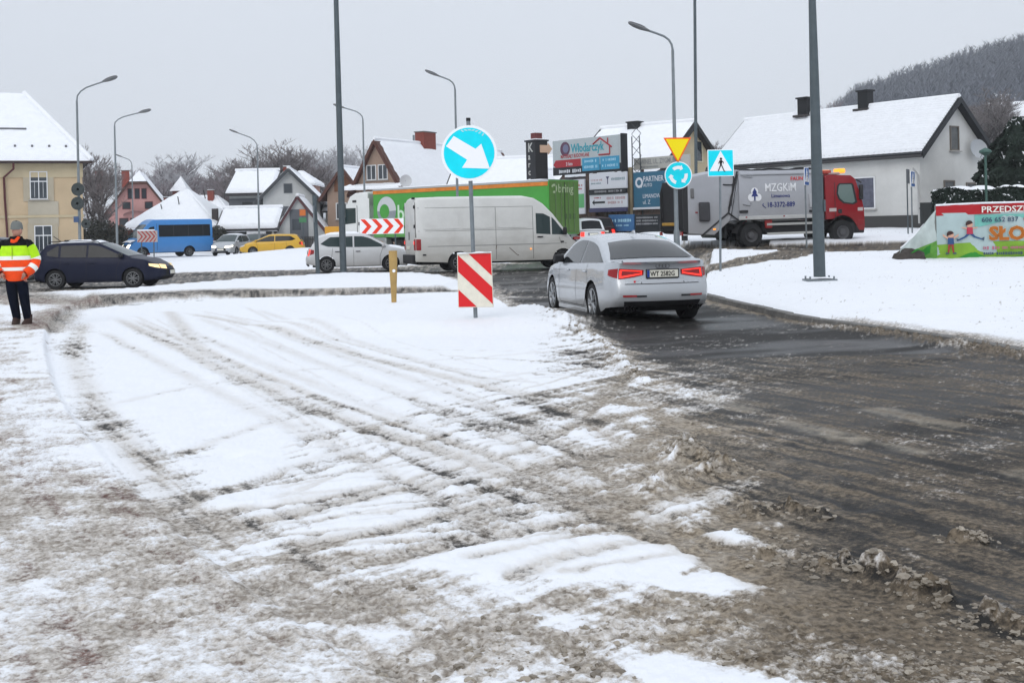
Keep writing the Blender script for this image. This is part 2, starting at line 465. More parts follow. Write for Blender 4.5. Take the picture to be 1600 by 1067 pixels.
def build_ground():
    rows = list(1184 * 1.6 / np.arange(600, 30, -1.05)) + list(1184 * 1.6 / np.arange(29, 1.2, -1.0)) + [2000, 3500]
    Y = np.array(rows, np.float32)
    tc = np.concatenate([-np.geomspace(6, 0.57, 34), np.arange(-0.56, 0.5601, 1.35 / 1184), np.geomspace(0.57, 6, 34)]).astype(np.float32)
    nr, nc = len(Y), len(tc)
    YY, TT = np.meshgrid(Y, tc, indexing='ij')
    y = YY.ravel(); x = (TT * YY).ravel()
    near = y < 75
    z = base_z(x, y)
    sn = np.ones_like(x); sl = np.full_like(x, .5); mk = np.zeros_like(x); wet = np.zeros_like(x); pv = np.zeros_like(x)
    # ---- masks
    idx = np.where(near & (np.abs(x) < 0.75 * y + 3))[0]
    X = x[idx]; Yv = y[idx]
    nA = fbm(X, Yv, 1.3, 5, .55, 1); nB = fbm(X, Yv, 6.0, 4, .55, 2); nC = fbm(X, Yv, 22.0, 3, .6, 3); nD = fbm(X, Yv, 61.0, 2, .6, 31)
    along = X * .68 + Yv * .73; across = -X * .73 + Yv * .68
    nS = fbm(along * .5, across * 5.0, 1.0, 4, .6, 0.0)
    al2 = X * .5 - Yv * .866; ac2 = X * .866 + Yv * .5
    nT = fbm(al2 * .45, ac2 * 5.5, 1.0, 4, .6, 0.0)
    nT2 = fbm(al2 * .8, ac2 * 15.0, 1.0, 3, .6, 0.0); nS2 = fbm(along * .8, across * 14.0, 1.0, 3, .6, 0.0)
    wob = (fbm(X, Yv, .8, 3, .5, 5) - .5)
    S = map_lookup(SNOW_MAP, X, Yv).astype(np.float32); B = map_lookup(SLUSH_MAP, X, Yv).astype(np.float32)
    hgt = np.zeros_like(X)
    dP = poly_sd(X, Yv, PAVE); dR = poly_sd(X, Yv, ROAD) + wob * .5; dG = poly_sd(X, Yv, RING); dS = poly_sd(X, Yv, STRIP)
    road_in = sstep(.25, -.35, dR)
    kd, ka = seg_dist(X, Yv, KERB_R)
    rightside = (X > np.interp(Yv, KERB_R[::-1, 1], KERB_R[::-1, 0])) & (Yv < 26)
    verge = ((poly_sd(X, Yv, ROAD) > 0) & (X > 3.0) & (Yv > 5)) & (dG > 0)
    # bare roads
    S = np.where(verge, 1.05, S)
    far = Yv > 24.5
    S = np.where(far & (X < 3), 1.0, S)
    onroad = (poly_sd(X, Yv, ROAD) < .0) & (Yv > 14)
    S = np.where(onroad, np.minimum(S, .02 + .35 * sstep(-.7, 0.1, dR) * (X < 3)), S)
    B = np.where(onroad, np.maximum(.1, .75 * sstep(-1.0, 0.2, dR)), B)
    ring = sstep(.15, -.3, dG + wob * .7)
    S = S * (1 - ring) + ring * (.06 + .25 * sstep(-.8, 0, dG)); B = B * (1 - ring) + ring * (.20 + .5 * sstep(-1.0, 0.1, dG))
    # tracks
    tr = np.zeros_like(X)
    for ti, (pts, w, k) in enumerate(TRACKS):
        if ti < 8: w = w * 1.25
        ln = smooth_line(W(pts), 5)
        lo = ln.min(0) - .6; hi = ln.max(0) + .6
        m = np.where((X > lo[0]) & (X < hi[0]) & (Yv > lo[1]) & (Yv < hi[1]))[0]
        d, t = seg_dist(X[m], Yv[m], ln)
        d = d + (nB[m] - .5) * .06 + (nA[m] - .5) * .05
        v = k * np.exp(-(d / w) ** 2) * (.42 + .62 * nA[m] + .45 * nB[m]) * sstep(0, .06, t) * sstep(1.0, .92, t)
        tr[m] = np.maximum(tr[m], v)
        ridge = np.exp(-((d - w * 1.5) / (w * .5)) ** 2)
        hgt[m] += (.008 * ridge - .016 * np.exp(-(d / w) ** 2)) * k * min(1, w / .08)
    S = S - tr * (.74 + .34 * sstep(15, 8, Yv))
    B = np.where(onroad, B, np.maximum(B, .45 + .2 * tr)); B = np.where(S < .35, B - .35 * tr * nC * sstep(10, 6.5, Yv), B)
    for poly, k in PATCHES:
        pw = W(poly); d = poly_sd(X, Yv, pw) + (nB - .5) * .14 + (nA - .5) * .2
        v = sstep(.08, -.1, d)
        S = S + v * k; hgt += .009 * v
    # streaks where the tracks mix
    mix = np.clip(1.15 - np.abs(S - .5) * 2, 0, 1) * (dP > 0) * (Yv < 20)
    S = S + mix * ((nS - .5) * .8 + (nT - .5) * .6 + (nS2 - .5) * .8 + (nT2 - .5) * .5)
    S = S + (nA - .5) * .35 * np.clip(1.4 - S, .1, 1) + ((nB - .5) * .42 + (nC - .5) * .5 + (nD - .5) * .35) * np.clip(1.3 - S, .05, 1)
    S = np.where((S > .8) & (Yv < 24), S - .5 * np.clip(fbm(X, Yv, 3.0, 3, .6, 9) - .64, 0, 1), S)
    # footprints and small marks on the clean snow
    rr = random.Random(4)
    for px, py in [(480, 640), (530, 655), (560, 672), (590, 690), (545, 700), (600, 660), (640, 690), (520, 690), (470, 700), (410, 610), (360, 620), (700, 690), (680, 665), (420, 745), (300, 600), (330, 590), (880, 655), (930, 672), (760, 765), (360, 715)]:
        fx, fy = gp(px + rr.uniform(-8, 8), py + rr.uniform(-4, 4)); a = rr.uniform(0, 3)
        u = (X - fx) * cos(a) + (Yv - fy) * sin(a); v = -(X - fx) * sin(a) + (Yv - fy) * cos(a)
        e = np.exp(-((u / .13) ** 2 + (v / .055) ** 2) ** 2)
        hgt -= .028 * e; S -= .42 * e * nB
    # trampled pavement
    pave = sstep(.04, -.04, dP)
    S = S - pave * .10 + pave * ((fbm(X, Yv, 3.2, 4, .6, 11) - .5) * .7 + (nB - .5) * .25)
    # slushy crossing along the island
    for pts, w, k in [([(-40, 452), (40, 465), (120, 474), (200, 470), (330, 463)], 1.5, .85), ([(200, 471), (330, 465), (450, 462), (700, 455)], .62, .95),
                      ([(60, 520), (105, 487), (160, 476)], .5, .6), ([(0, 470), (60, 480)], 1.0, .4)]:
        d, t = seg_dist(X, Yv, smooth_line(W(pts)))
        S = S - k * np.exp(-(d / w) ** 2) * (.6 + .8 * nA)
    # the grey path beyond the verge
    d, t = seg_dist(X, Yv, smooth_line(PATH))
    S = S - 1.1 * sstep(.95, .7, d + (nA - .5) * .5); B = np.where(d < 1.3, .55, B)
    # lumps of ploughed slush
    ridged = 1 - np.abs(fbm(X, Yv, 7.0, 3, .55, 6) * 2 - 1)
    lump = np.zeros_like(X)
    for pts, w, h in LUMPS:
        d, t = seg_dist(X, Yv, smooth_line(W(pts)))
        k = np.exp(-(d / w) ** 2) * sstep(0, .08, t) * sstep(1, .92, t)
        q = k * np.clip(ridged * 1.6 - .45, 0, 1.2)
        hgt += h * q; lump = np.maximum(lump, q)
    d = kd
    q = np.exp(-((d + .0) / .34) ** 2) * (~rightside) * sstep(.12, .5, ka)
    q2 = np.exp(-(d / .5) ** 2) * rightside * sstep(.2, .5, ka)
    hgt += .10 * q * np.clip(ridged * 1.5 - .35, 0, 1.2) * sstep(.1, .6, ka)
    B = np.maximum(B, np.maximum(q * .9, q2 * .8)); S = np.where(rightside, S - .85 * q2 * (.3 + nA + .5 * nB), S + .28 * q * (nA > .5) * nB)
    S = S + lump * .22; B = np.maximum(B, lump * .95)
    # heights
    thick = sstep(.35, .75, S)
    hgt += .011 * thick
    crumb = np.clip(B, 0, 1) * (1 - thick)
    fade = sstep(22, 8, Yv)
    hgt += crumb * fade * (np.clip(1 - np.abs(fbm(X, Yv, 13.0, 3, .6, 8) * 2 - 1) * 1.0, 0, 1) ** 2 * .022 * sstep(.45, .95, B) + (nC - .5) * .012 + (nD - .5) * .006 + (nB - .5) * .014 + (nT2 - .5) * .012)
    hgt += thick * ((nA - .5) * .03 + (nB - .5) * .02 + (nC - .5) * .010 + (nD - .5) * .004)
    # pavement, strip, verge levels
    dE, ea = seg_dist(X, Yv, PAVE_EDGE)
    hgt += pave * (.02 + .07 * sstep(8, 16, Yv))
    hgt += .13 * sstep(.1, -.25, dS + wob * .3)
    S = np.where(verge & (nC > .72) & (nA > .5), .45, S)
    hgt += np.where(verge, .07 * (fbm(X, Yv, .9, 3, .5, 15) - .5) * sstep(.2, 1.2, kd), 0)
    hgt += np.where(verge, .11 * sstep(0.02, .35, kd) + .05 * sstep(.2, 1.5, kd), 0)
    hgt -= .02 * ring
    isl = sstep(1.6, .2, np.hypot((X + .9) * .7, Yv - 20.0) - 1.2)
    hgt += .15 * isl
    # paint, water
    M = np.zeros_like(X)
    for poly in MARKS:
        M = np.maximum(M, sstep(.06, -.04, poly_sd(X, Yv, W(poly)) + (nB - .5) * .2) * np.clip(-.25 + 1.2 * nB + .9 * (nT2 - .5) + .7 * (nC - .5) + .5 * nA, 0, 1))
    Wt = np.clip(1 - B * 1.1, 0, 1) * sstep(.3, .6, fbm(X * .35 + Yv * .3, Yv * 1.2 - X * .5, 1.0, 4, .5, 12)) * np.maximum(road_in, ring)
    B = B + ((nT - .5) * .4 + (nT2 - .5) * .7) * np.clip(B * 3, 0, 1) + (nB - .5) * .35 * np.clip(B * 3, .1, 1) * sstep(26, 12, Yv)
    z[idx] += hgt; sn[idx] = S; sl[idx] = B; mk[idx] = M; wet[idx] = Wt
    pv[idx] = pave
    a = X / Yv; b = -CAM_H / Yv
    tt = np.zeros_like(x); tt[idx] = tr
    tn = np.ones_like(x); tn[idx] = np.interp(800 + (a * _c - b * _s) * FPX, [0, 400, 800, 1000, 1200, 1400], [1, 1, .88, .62, .25, 0]) * sstep(1.4, .2, np.abs(S * 0))
    # far ground
    me = bpy.data.meshes.new('snowy_ground')
    V = np.stack([x, y, z], 1).astype(np.float32)
    me.vertices.add(nr * nc); me.vertices.foreach_set('co', V.ravel())
    ii = (np.arange(nr - 1)[:, None] * nc + np.arange(nc - 1)[None, :]).ravel()
    F4 = np.stack([ii, ii + 1, ii + nc + 1, ii + nc], 1).astype(np.int32)
    nf = len(F4)
    me.loops.add(nf * 4); me.loops.foreach_set('vertex_index', F4.ravel())
    me.polygons.add(nf); me.polygons.foreach_set('loop_start', np.arange(0, nf * 4, 4, dtype=np.int32))
    me.polygons.foreach_set('loop_total', np.full(nf, 4, np.int32))
    me.polygons.foreach_set('use_smooth', np.ones(nf, bool))
    me.update(calc_edges=True)
    for nm, a, b, c, d in (('cover', sn, sl, mk, wet), ('paving', pv, tn, tt, pv * 0 + 1)):
        ca = me.attributes.new(nm, 'FLOAT_COLOR', 'POINT')
        ca.data.foreach_set('color', np.clip(np.stack([a, b, c, d], 1), 0, 1).astype(np.float32).ravel())
    o = bpy.data.objects.new('snowy_ground', me); link(o)
    tag(o, kind='structure')
    me.materials.append(ground_material())
    return o

def ground_material():
    m = bpy.data.materials.new('snow slush and asphalt'); m.use_nodes = True
    t = m.node_tree; b = t.nodes['Principled BSDF']; ln = t.links.new
    def N(k, **kw):
        n = t.nodes.new(k)
        for a, v in kw.items(): setattr(n, a, v)
        return n
    def noise(scale, detail=4, rough=.6):
        n = N('ShaderNodeTexNoise'); n.inputs['Scale'].default_value = scale; n.inputs['Detail'].default_value = detail; n.inputs['Roughness'].default_value = rough
        ln(geo.outputs['Position'], n.inputs['Vector']); return n.outputs['Fac']
    def mr(src, a, b_, c, d, smooth=True):
        n = N('ShaderNodeMapRange')
        if smooth: n.interpolation_type = 'SMOOTHSTEP'
        for k, v in zip(('From Min', 'From Max', 'To Min', 'To Max'), (a, b_, c, d)): n.inputs[k].default_value = v
        ln(src, n.inputs['Value']); return n.outputs[0]
    def math(op, a, b_=None, c=None):
        n = N('ShaderNodeMath', operation=op)
        for i, v in enumerate((a, b_, c)):
            if v is None: continue
            if isinstance(v, (int, float)): n.inputs[i].default_value = v
            else: ln(v, n.inputs[i])
        return n.outputs[0]
    def mix(f, a, b_, mode='MIX'):
        n = N('ShaderNodeMix', data_type='RGBA', blend_type=mode)
        if isinstance(f, (int, float)): n.inputs['Factor'].default_value = f
        else: ln(f, n.inputs['Factor'])
        for k, v in (('A', a), ('B', b_)):
            if isinstance(v, tuple): n.inputs[k].default_value = (*v, 1)
            else: ln(v, n.inputs[k])
        return n.outputs['Result']
    geo = N('ShaderNodeNewGeometry')
    at1 = N('ShaderNodeAttribute', attribute_name='cover'); at2 = N('ShaderNodeAttribute', attribute_name='paving')
    sp = N('ShaderNodeSeparateColor'); ln(at1.outputs['Color'], sp.inputs[0])
    sp2 = N('ShaderNodeSeparateColor'); ln(at2.outputs['Color'], sp2.inputs[0])
    n_f = noise(95, 4, .7); n_m = noise(28, 4, .65); n_l = noise(5, 4, .6); n_g = noise(420, 2, .6)
    S = math('ADD', sp.outputs[0], math('MULTIPLY', math('SUBTRACT', math('ADD', n_f, n_m), 1.0), .52))
    snow = mr(S, .36, .72, 0, 1)
    thin = mr(S, .10, .50, 0, 1)
    B = math('ADD', sp.outputs[1], math('MULTIPLY', math('SUBTRACT', math('ADD', n_f, n_m), 1.0), .55))
    slush = mr(B, .28, .74, 0, 1)
    # asphalt: dark grit with paler stones, paint, red pavers under the pavement
    asph = mix(mr(n_g, .55, .75, 0, .55), (.020, .0195, .019), (.075, .068, .06))
    asph = mix(mr(n_l, .35, .7, 0, .5), asph, (.040, .036, .031))
    pav = N('ShaderNodeTexBrick'); pav.inputs['Scale'].default_value = 5.0; pav.inputs['Mortar Size'].default_value = .012
    pav.inputs['Color1'].default_value = (.15, .075, .06, 1); pav.inputs['Color2'].default_value = (.11, .06, .05, 1); pav.inputs['Mortar'].default_value = (.07, .06, .055, 1)
    ln(geo.outputs['Position'], pav.inputs['Vector'])
    sub = mix(sp2.outputs[0], asph, pav.outputs['Color'])
    sub = mix(math('MULTIPLY', sp.outputs[2], mr(n_f, .3, .6, .35, 1)), sub, (.42, .37, .29))
    brown = mix(mr(n_m, .3, .72, 0, 1), (.115, .088, .060), (.40, .335, .25))
    brown = mix(mr(n_l, .4, .7, 0, .5), brown, (.47, .43, .375))
    brown = mix(mr(n_f, .62, .8, 0, .75), brown, (.66, .64, .60))
    grey = mix(mr(n_m, .3, .72, 0, 1), (.225, .19, .155), (.56, .525, .48))
    grey = mix(mr(n_f, .6, .8, 0, .8), grey, (.74, .73, .715))
    mud = mix(mr(n_m, .3, .72, 0, 1), (.056, .044, .031), (.20, .158, .112))
    mud = mix(mr(n_f, .66, .82, 0, .6), mud, (.33, .30, .26))
    brown = mix(mr(sp2.outputs[1], .0, .55, .08, 1), mud, brown)
    brown = mix(math('MULTIPLY', mr(sp2.outputs[1], .4, 1, 0, 1), .8), brown, grey)
    base = mix(slush, sub, brown)
    base = mix(math('MULTIPLY', thin, mr(n_m, .3, .7, .45, .95)), base, (.635, .60, .56))
    white = mix(mr(n_l, .4, .75, 0, .35), (.83, .845, .87), (.76, .78, .815))
    white = mix(math('MULTIPLY', mr(sp2.outputs[2], .04, .5, 0, .85), mr(n_m, .3, .65, .55, 1)), white, (.60, .565, .52))
    base = mix(snow, base, white)
    ln(base, b.inputs['Base Color'])
    wetf = math('MULTIPLY', at1.outputs['Alpha'], math('SUBTRACT', 1.0, slush))
    ro = math('SUBTRACT', .7, math('MULTIPLY', wetf, .44))
    ro = math('ADD', math('MULTIPLY', ro, math('SUBTRACT', 1.0, thin)), math('MULTIPLY', thin, .72))
    ln(ro, b.inputs['Roughness'])
    b.inputs['Specular IOR Level'].default_value = .16
    bp = N('ShaderNodeBump'); bp.inputs['Strength'].default_value = .55; bp.inputs['Distance'].default_value = .012
    hgt = math('ADD', math('MULTIPLY', n_f, .55), math('MULTIPLY', n_m, 1.0))
    hgt = math('MULTIPLY', hgt, mr(snow, 0, 1, 1, .3, False))
    ln(hgt, bp.inputs['Height']); ln(bp.outputs[0], b.inputs['Normal'])
    return m
build_ground()
# plain white fields all round, below the ground in view
pl = MB().grid([[(x, y, -0.6) for x in (-3000, -60, 60, 3000)] for y in (-3000, -60, 3.0, 3000)])
pl.build('snow_field', mat('field snow', (.84, .86, .89), .8)); tag(bpy.data.objects['snow_field'], kind='structure')
# ------------------------------------------------------------------ shared materials
M_BLACK = mat('black plastic', (.018, .018, .02), .5)
M_RUBBER = mat('tyre rubber', (.02, .02, .021), .8, var=.3)
M_DARKIN = mat('dark inside', (.008, .008, .009), .9)
M_GLASSS = mat('tinted saloon glass', (.012, .015, .017), .10, coat=.35, spec=.4)
M_GLASS = mat('dark car glass', (.008, .010, .012), .12, spec=.2)
M_GLASSG = mat('green tinted car glass', (.026, .045, .046), .10, spec=.3)
M_RIM = mat('alloy rim', (.34, .35, .36), .35, .8, var=.15, vscale=8)
M_RIMD = mat('dull steel rim', (.20, .205, .21), .5, .5, var=.2, vscale=8)
M_CHROME = mat('chrome trim', (.55, .56, .58), .15, 1.0)
M_TAIL = mat('red lamp glass', (.28, .008, .010), .15, coat=.4)
M_TAILON = mat('lit red lamp', (1.0, .045, .03), .3, emit=.75)
M_ORANGEON = mat('lit amber lamp', (1.0, .32, .03), .3, emit=1.4)
M_HEADON = mat('lit headlamp', (1.0, .93, .74), .2, emit=3.2)
M_DIP = mat('dipped headlamp', (.95, .72, .36), .25, emit=.75)
M_HEAD = mat('clear lamp glass', (.55, .57, .58), .12, coat=.5)
M_PLATE = mat('plate white', (.78, .76, .66), .4)
M_BLUE = mat('plate blue', (.02, .06, .30), .4)
M_INK = mat('black ink', (.012, .012, .014), .5)
M_SNOW = mat('lying snow', (.86, .875, .90), .85, var=.05, vscale=3, bump=.35, bscale=7)
M_STEEL = mat('galvanised steel', (.20, .225, .24), .5, .35, var=.18, vscale=5)
M_STEELD = mat('dark painted steel', (.085, .105, .115), .5, .2, var=.15, vscale=5)
M_WHITE = mat('white paint', (.78, .79, .80), .4)
M_RED = mat('sign red', (.70, .018, .022), .4)
M_CREAM = mat('dirty reflective white', (.78, .74, .62), .45, var=.1, vscale=9)
M_CYAN = mat('flash bright blue reflective sheet', (.0, .74, .88), .4, var=.10, vscale=3.0)  # sign sheets: the flash return is put into their bright base colours
M_SIGNW = mat('reflective white', (.93, .94, .95), .4)
M_YEL = mat('reflective yellow', (1.0, .80, .0), .4)
M_ORG = mat('reflective orange red', (.95, .13, .02), .4)
# ------------------------------------------------------------------ vehicles
def lerp_pts(pts, x):
    xs = [p[0] for p in pts]; ys = [p[1] for p in pts]
    return float(np.interp(x, xs, ys))
PROF = [(0, .955), (.10, .985), (.28, 1.0), (.50, 1.0), (.72, .985), (.90, .962), (1.0, .925)]

class Car:
    """a vehicle body: a lower shell with wheel arches and a glass house, x forward"""
    def __init__(self, p):
        self.__dict__.update(p)
        self.hw = self.W / 2
    def w(self, x):
        return self.hw * lerp_pts(self.plan, x)
    def zb(self, x):
        z = lerp_pts(self.sill, x)
        for ax in (self.xf, self.xr):
            r = self.R + self.arch
            d = abs(x - ax)
            if d < r: z = max(z, self.R + sqrt(r * r - d * d) * self.archk)
        return z
    def zt(self, x): return lerp_pts(self.deck, x)
    def side_y(self, x, z):
        zt = self.zt(x); z0 = lerp_pts(self.sill, x)
        f = (z - z0) / max(zt - z0, .05)
        return self.w(x) * lerp_pts(self.prof, f)
    def endx(self, x, z, t=0.0):
        """shift of x near the ends: rear and front profile"""
        if x < self.L * -.5 + self.er:
            k = 1 - (x + self.L / 2) / self.er
            return lerp_pts(self.rearp, z) * max(k, 0) ** 1.2
        if x > self.L * .5 - self.ef:
            k = 1 - (self.L / 2 - x) / self.ef
            return -lerp_pts(self.frontp, z) * max(k, 0) ** 1.2
        return 0.0
    def side(self, x, z, off=0.0, s=-1):
        return Vector((x + self.endx(x, z), s * (self.side_y(x, z) + off), z))
    def rear(self, t, z, off=0.0):
        """rear face point; t in -1..1 of the face's half width"""
        x = -self.L / 2
        y = self.side_y(x, min(z, self.zt(x))) * t
        return Vector((x + lerp_pts(self.rearp, z) - self.rb * (1 - abs(t) ** 2.4) - off, y, z))
    def front(self, t, z, off=0.0):
        x = self.L / 2
        y = self.side_y(x, min(z, self.zt(x))) * t
        return Vector((x - lerp_pts(self.frontp, z) + self.fb * (1 - abs(t) ** 2.4) + off, y, z))
    def body(self, m, parent):
        xs = set(np.linspace(-self.L / 2, self.L / 2, 46))
        for ax in (self.xf, self.xr):
            r = self.R + self.arch
            xs |= set(ax + r * np.cos(np.linspace(0, pi, 15))) | {ax - r - .004, ax + r + .004}
        for q in self.deck + self.plan: xs.add(q[0])
        xs = sorted(x for x in xs if -self.L / 2 - 1e-6 <= x <= self.L / 2 + 1e-6)
        rows = [0, .06, .14, .25, .4, .55, .7, .82, .92, 1.0]
        mb = MB()
        for s in (-1, 1):
            P = []
            for x in xs:
                b, t = self.zb(x), self.zt(x)
                col = [self.side(x, b + (t - b) * f, 0, s) for f in rows]
                yt = abs(col[-1].y)
                for k, c in ((.93, .35), (.7, .75), (.35, .95), (0, 1.0)):
                    col.append(Vector((x + self.endx(x, t), s * yt * k, t + self.crown * c)))
                P.append(col)
            mb.grid(P)
        for end, xe in (('r', -self.L / 2), ('f', self.L / 2)):
            b, t = self.zb(xe), self.zt(xe)
            P = []
            fn = self.rear if end == 'r' else self.front
            ts = [-1, -.96, -.88, -.75, -.5, -.25, 0, .25, .5, .75, .88, .96, 1]
            for f in rows: P.append([fn(q, b + (t - b) * f) for q in ts])
            top = [fn(q, t) for q in ts]
            P.append([Vector((p.x, p.y, t + self.crown * (1 - abs(q) ** 2))) for p, q in zip(top, ts)])
            mb.grid(P)
            base = self.endx(xe, t)
            P2 = [[Vector((p.x, p.y, p.z)) for p in P[-1]],
                  [Vector((xe + base + (.02 if end == 'r' else -.02), p.y, t + self.crown * (1 - abs(q) ** 2) + .002)) for p, q in zip(top, ts)]]
            mb.grid(P2)
        o = mb.build('body', m, parent)
        me = o.data
        bm = bmesh.new(); bm.from_mesh(me)
        bmesh.ops.remove_doubles(bm, verts=bm.verts, dist=.004)
        bmesh.ops.recalc_face_normals(bm, faces=bm.faces)
        bm.to_mesh(me); bm.free()
        me.polygons.foreach_set('use_smooth', [True] * len(me.polygons)); me.set_sharp_from_angle(angle=radians(38))
        return o
    # glass house
    def zr(self, x): return lerp_pts(self.roof, x)
    def gy(self, x, z):
        zb = self.zt(x) - .03
        yb = self.side_y(x, self.zt(x)) * self.gin
        return yb - max(z - zb, 0) * self.tumble
    def gshift(self, x, z):
        x0, x1 = self.roof[0][0], self.roof[-1][0]
        return 0
    def ghouse(self, m, parent, name='roof'):
        x0, x1 = self.roof[0][0], self.roof[-1][0]
        xs = sorted(set(list(np.linspace(x0, x1, 40)) + [q[0] for q in self.roof]))
        mb = MB()
        for s in (-1, 1):
            P = []
            for x in xs:
                zb = self.zt(x) - .03; z1 = max(self.zr(x), zb + .012)
                e = min(.07, (z1 - zb) * .4)
                col = [Vector((x, s * self.gy(x, zb + (z1 - e - zb) * f), zb + (z1 - e - zb) * f)) for f in (0, .33, .66, 1)]
                ye = self.gy(x, z1 - e)
                col.append(Vector((x, s * (ye - e * .25), z1 - e * .35)))
                col.append(Vector((x, s * (ye - e * .8), z1)))
                for k in (.75, .5, .25, 0):
                    col.append(Vector((x, s * (ye - e * .8) * k, z1 + self.rcrown * (1 - k * k) * min(1, (z1 - zb) / .25))))
                P.append(col)
            mb.grid(P)
        # close the ends (upright tails)
        for x in (xs[0], xs[-1]):
            zb = self.zt(x) - .03; z1 = max(self.zr(x), zb + .012)
            if z1 - zb > .1:
                ts = np.linspace(-1, 1, 9)
                mb.grid([[Vector((x, t * self.gy(x, z), z)) for t in ts] for z in np.linspace(zb, z1 - .03, 4)] +
                        [[Vector((x, t * (self.gy(x, z1) - .055), z1 + self.rcrown * (1 - t * t))) for t in ts]])
        o = mb.build(name, m, parent)
        bm = bmesh.new(); bm.from_mesh(o.data)
        bmesh.ops.remove_doubles(bm, verts=bm.verts, dist=.003); bmesh.ops.recalc_face_normals(bm, faces=bm.faces)
        bm.to_mesh(o.data); bm.free()
        o.data.polygons.foreach_set('use_smooth', [True] * len(o.data.polygons)); o.data.set_sharp_from_angle(angle=radians(40))
        return o
    def gwin(self, poly_lo, poly_hi, m, parent, s=-1, off=.006, name='side_window'):
        """side window between two (x,z) lines over the same x range"""
        x0 = max(poly_lo[0][0], poly_hi[0][0]); x1 = min(poly_lo[-1][0], poly_hi[-1][0])
        P = []
        for x in np.linspace(x0, x1, 14):
            a, b = lerp_pts(poly_lo, x), lerp_pts(poly_hi, x)
            b = max(b, a + .004)
            P.append([Vector((x, s * (self.gy(x, z) + off), z)) for z in (a, (a + b) / 2, b)])
        return MB().grid(P).build(name, m, parent, smooth=60)
    def gtop(self, x0, x1, t0, t1, m, parent, name, off=.006):
        """screen on the sloping front or back of the glass house, t0/t1 half widths at x0/x1"""
        P = []
        for i in range(9):
            f = i / 8; x = x0 + (x1 - x0) * f
            zb = self.zt(x) - .03; z1 = max(self.zr(x), zb + .012); e = min(.07, (z1 - zb) * .4)
            ye = (self.gy(x, z1 - e) - e * .8) * (t0 + (t1 - t0) * f)
            dz = self.zr(x + .01) - self.zr(x - .01)
            nx, nz = -dz, .02; l = hypot(nx, nz)
            P.append([Vector((x + nx / l * off, ye * k, z1 + self.rcrown * (1 - k * k) * min(1, (z1 - zb) / .25) + nz / l * off)) for k in np.linspace(-1, 1, 9)])
        return MB().grid(P).build(name, m, parent, smooth=60)
    def panel(self, lo, hi, m, parent, name, s=-1, off=.004, n=10, nz=5):
        """patch of the lower side between two (x,z) lines"""
        x0 = max(lo[0][0], hi[0][0]); x1 = min(lo[-1][0], hi[-1][0])
        P = [[self.side(x, lerp_pts(lo, x) + (lerp_pts(hi, x) - lerp_pts(lo, x)) * f, off, s) for f in np.linspace(0, 1, nz)] for x in np.linspace(x0, x1, n)]
        return MB().grid(P).build(name, m, parent, smooth=60)
    def seam(self, pts, parent, s=-1, w=.011, off=.003, name='door_seam', m=None, sides=(-1, 1), house=False):
        o = None
        for s in sides:
            mb = MB()
            for (xa, za), (xb, zb) in zip(pts, pts[1:]):
                n = 6
                P = []
                dx, dz = xb - xa, zb - za; l = hypot(dx, dz) + 1e-9; ox, oz = -dz / l * w / 2, dx / l * w / 2
                for i in range(n + 1):
                    x, z = xa + dx * i / n, za + dz * i / n
                    if house: P.append([Vector((x + ox, s * (self.gy(x + ox, z + oz) + off), z + oz)), Vector((x - ox, s * (self.gy(x - ox, z - oz) + off), z - oz))])
                    else: P.append([self.side(x + ox, z + oz, off, s), self.side(x - ox, z - oz, off, s)])
                mb.grid(P)
            o = mb.build(name, m or M_BLACK, parent)
        return o
    def rpatch(self, t0, t1, z0, z1, m, parent, name, off=.006, n=6, skew=0.0, end='r', zk=None):
        fn = self.rear if end == 'r' else self.front
        P = []
        for i in range(n + 1):
            f = i / n; t = t0 + (t1 - t0) * f
            a, b = (z0, z1) if zk is None else zk(f)
            P.append([fn(t, a + (b - a) * g, off) for g in (0, .5, 1)])
        return MB().grid(P).build(name, m, parent, smooth=60)
    def underbody(self, parent):
        mb = MB()
        zlo = min(q[1] for q in self.sill) - .0
        mb.box((0, 0, (zlo + .5) / 2 + .0), (self.L - .35, self.W - .42, .5 - zlo - .04 + .02))
        for ax in (self.xf, self.xr):
            for s in (-1, 1):
                r = self.R + self.arch + .01
                P = []
                for a in np.linspace(-.12, pi + .12, 14):
                    P.append([(ax + r * cos(a), s * (self.hw - .05), self.R + r * sin(a) * self.archk), (ax + r * cos(a), s * (self.hw - .42), self.R + r * sin(a) * self.archk)])
                mb.grid(P)
        return mb.build('underbody', M_DARKIN, parent)
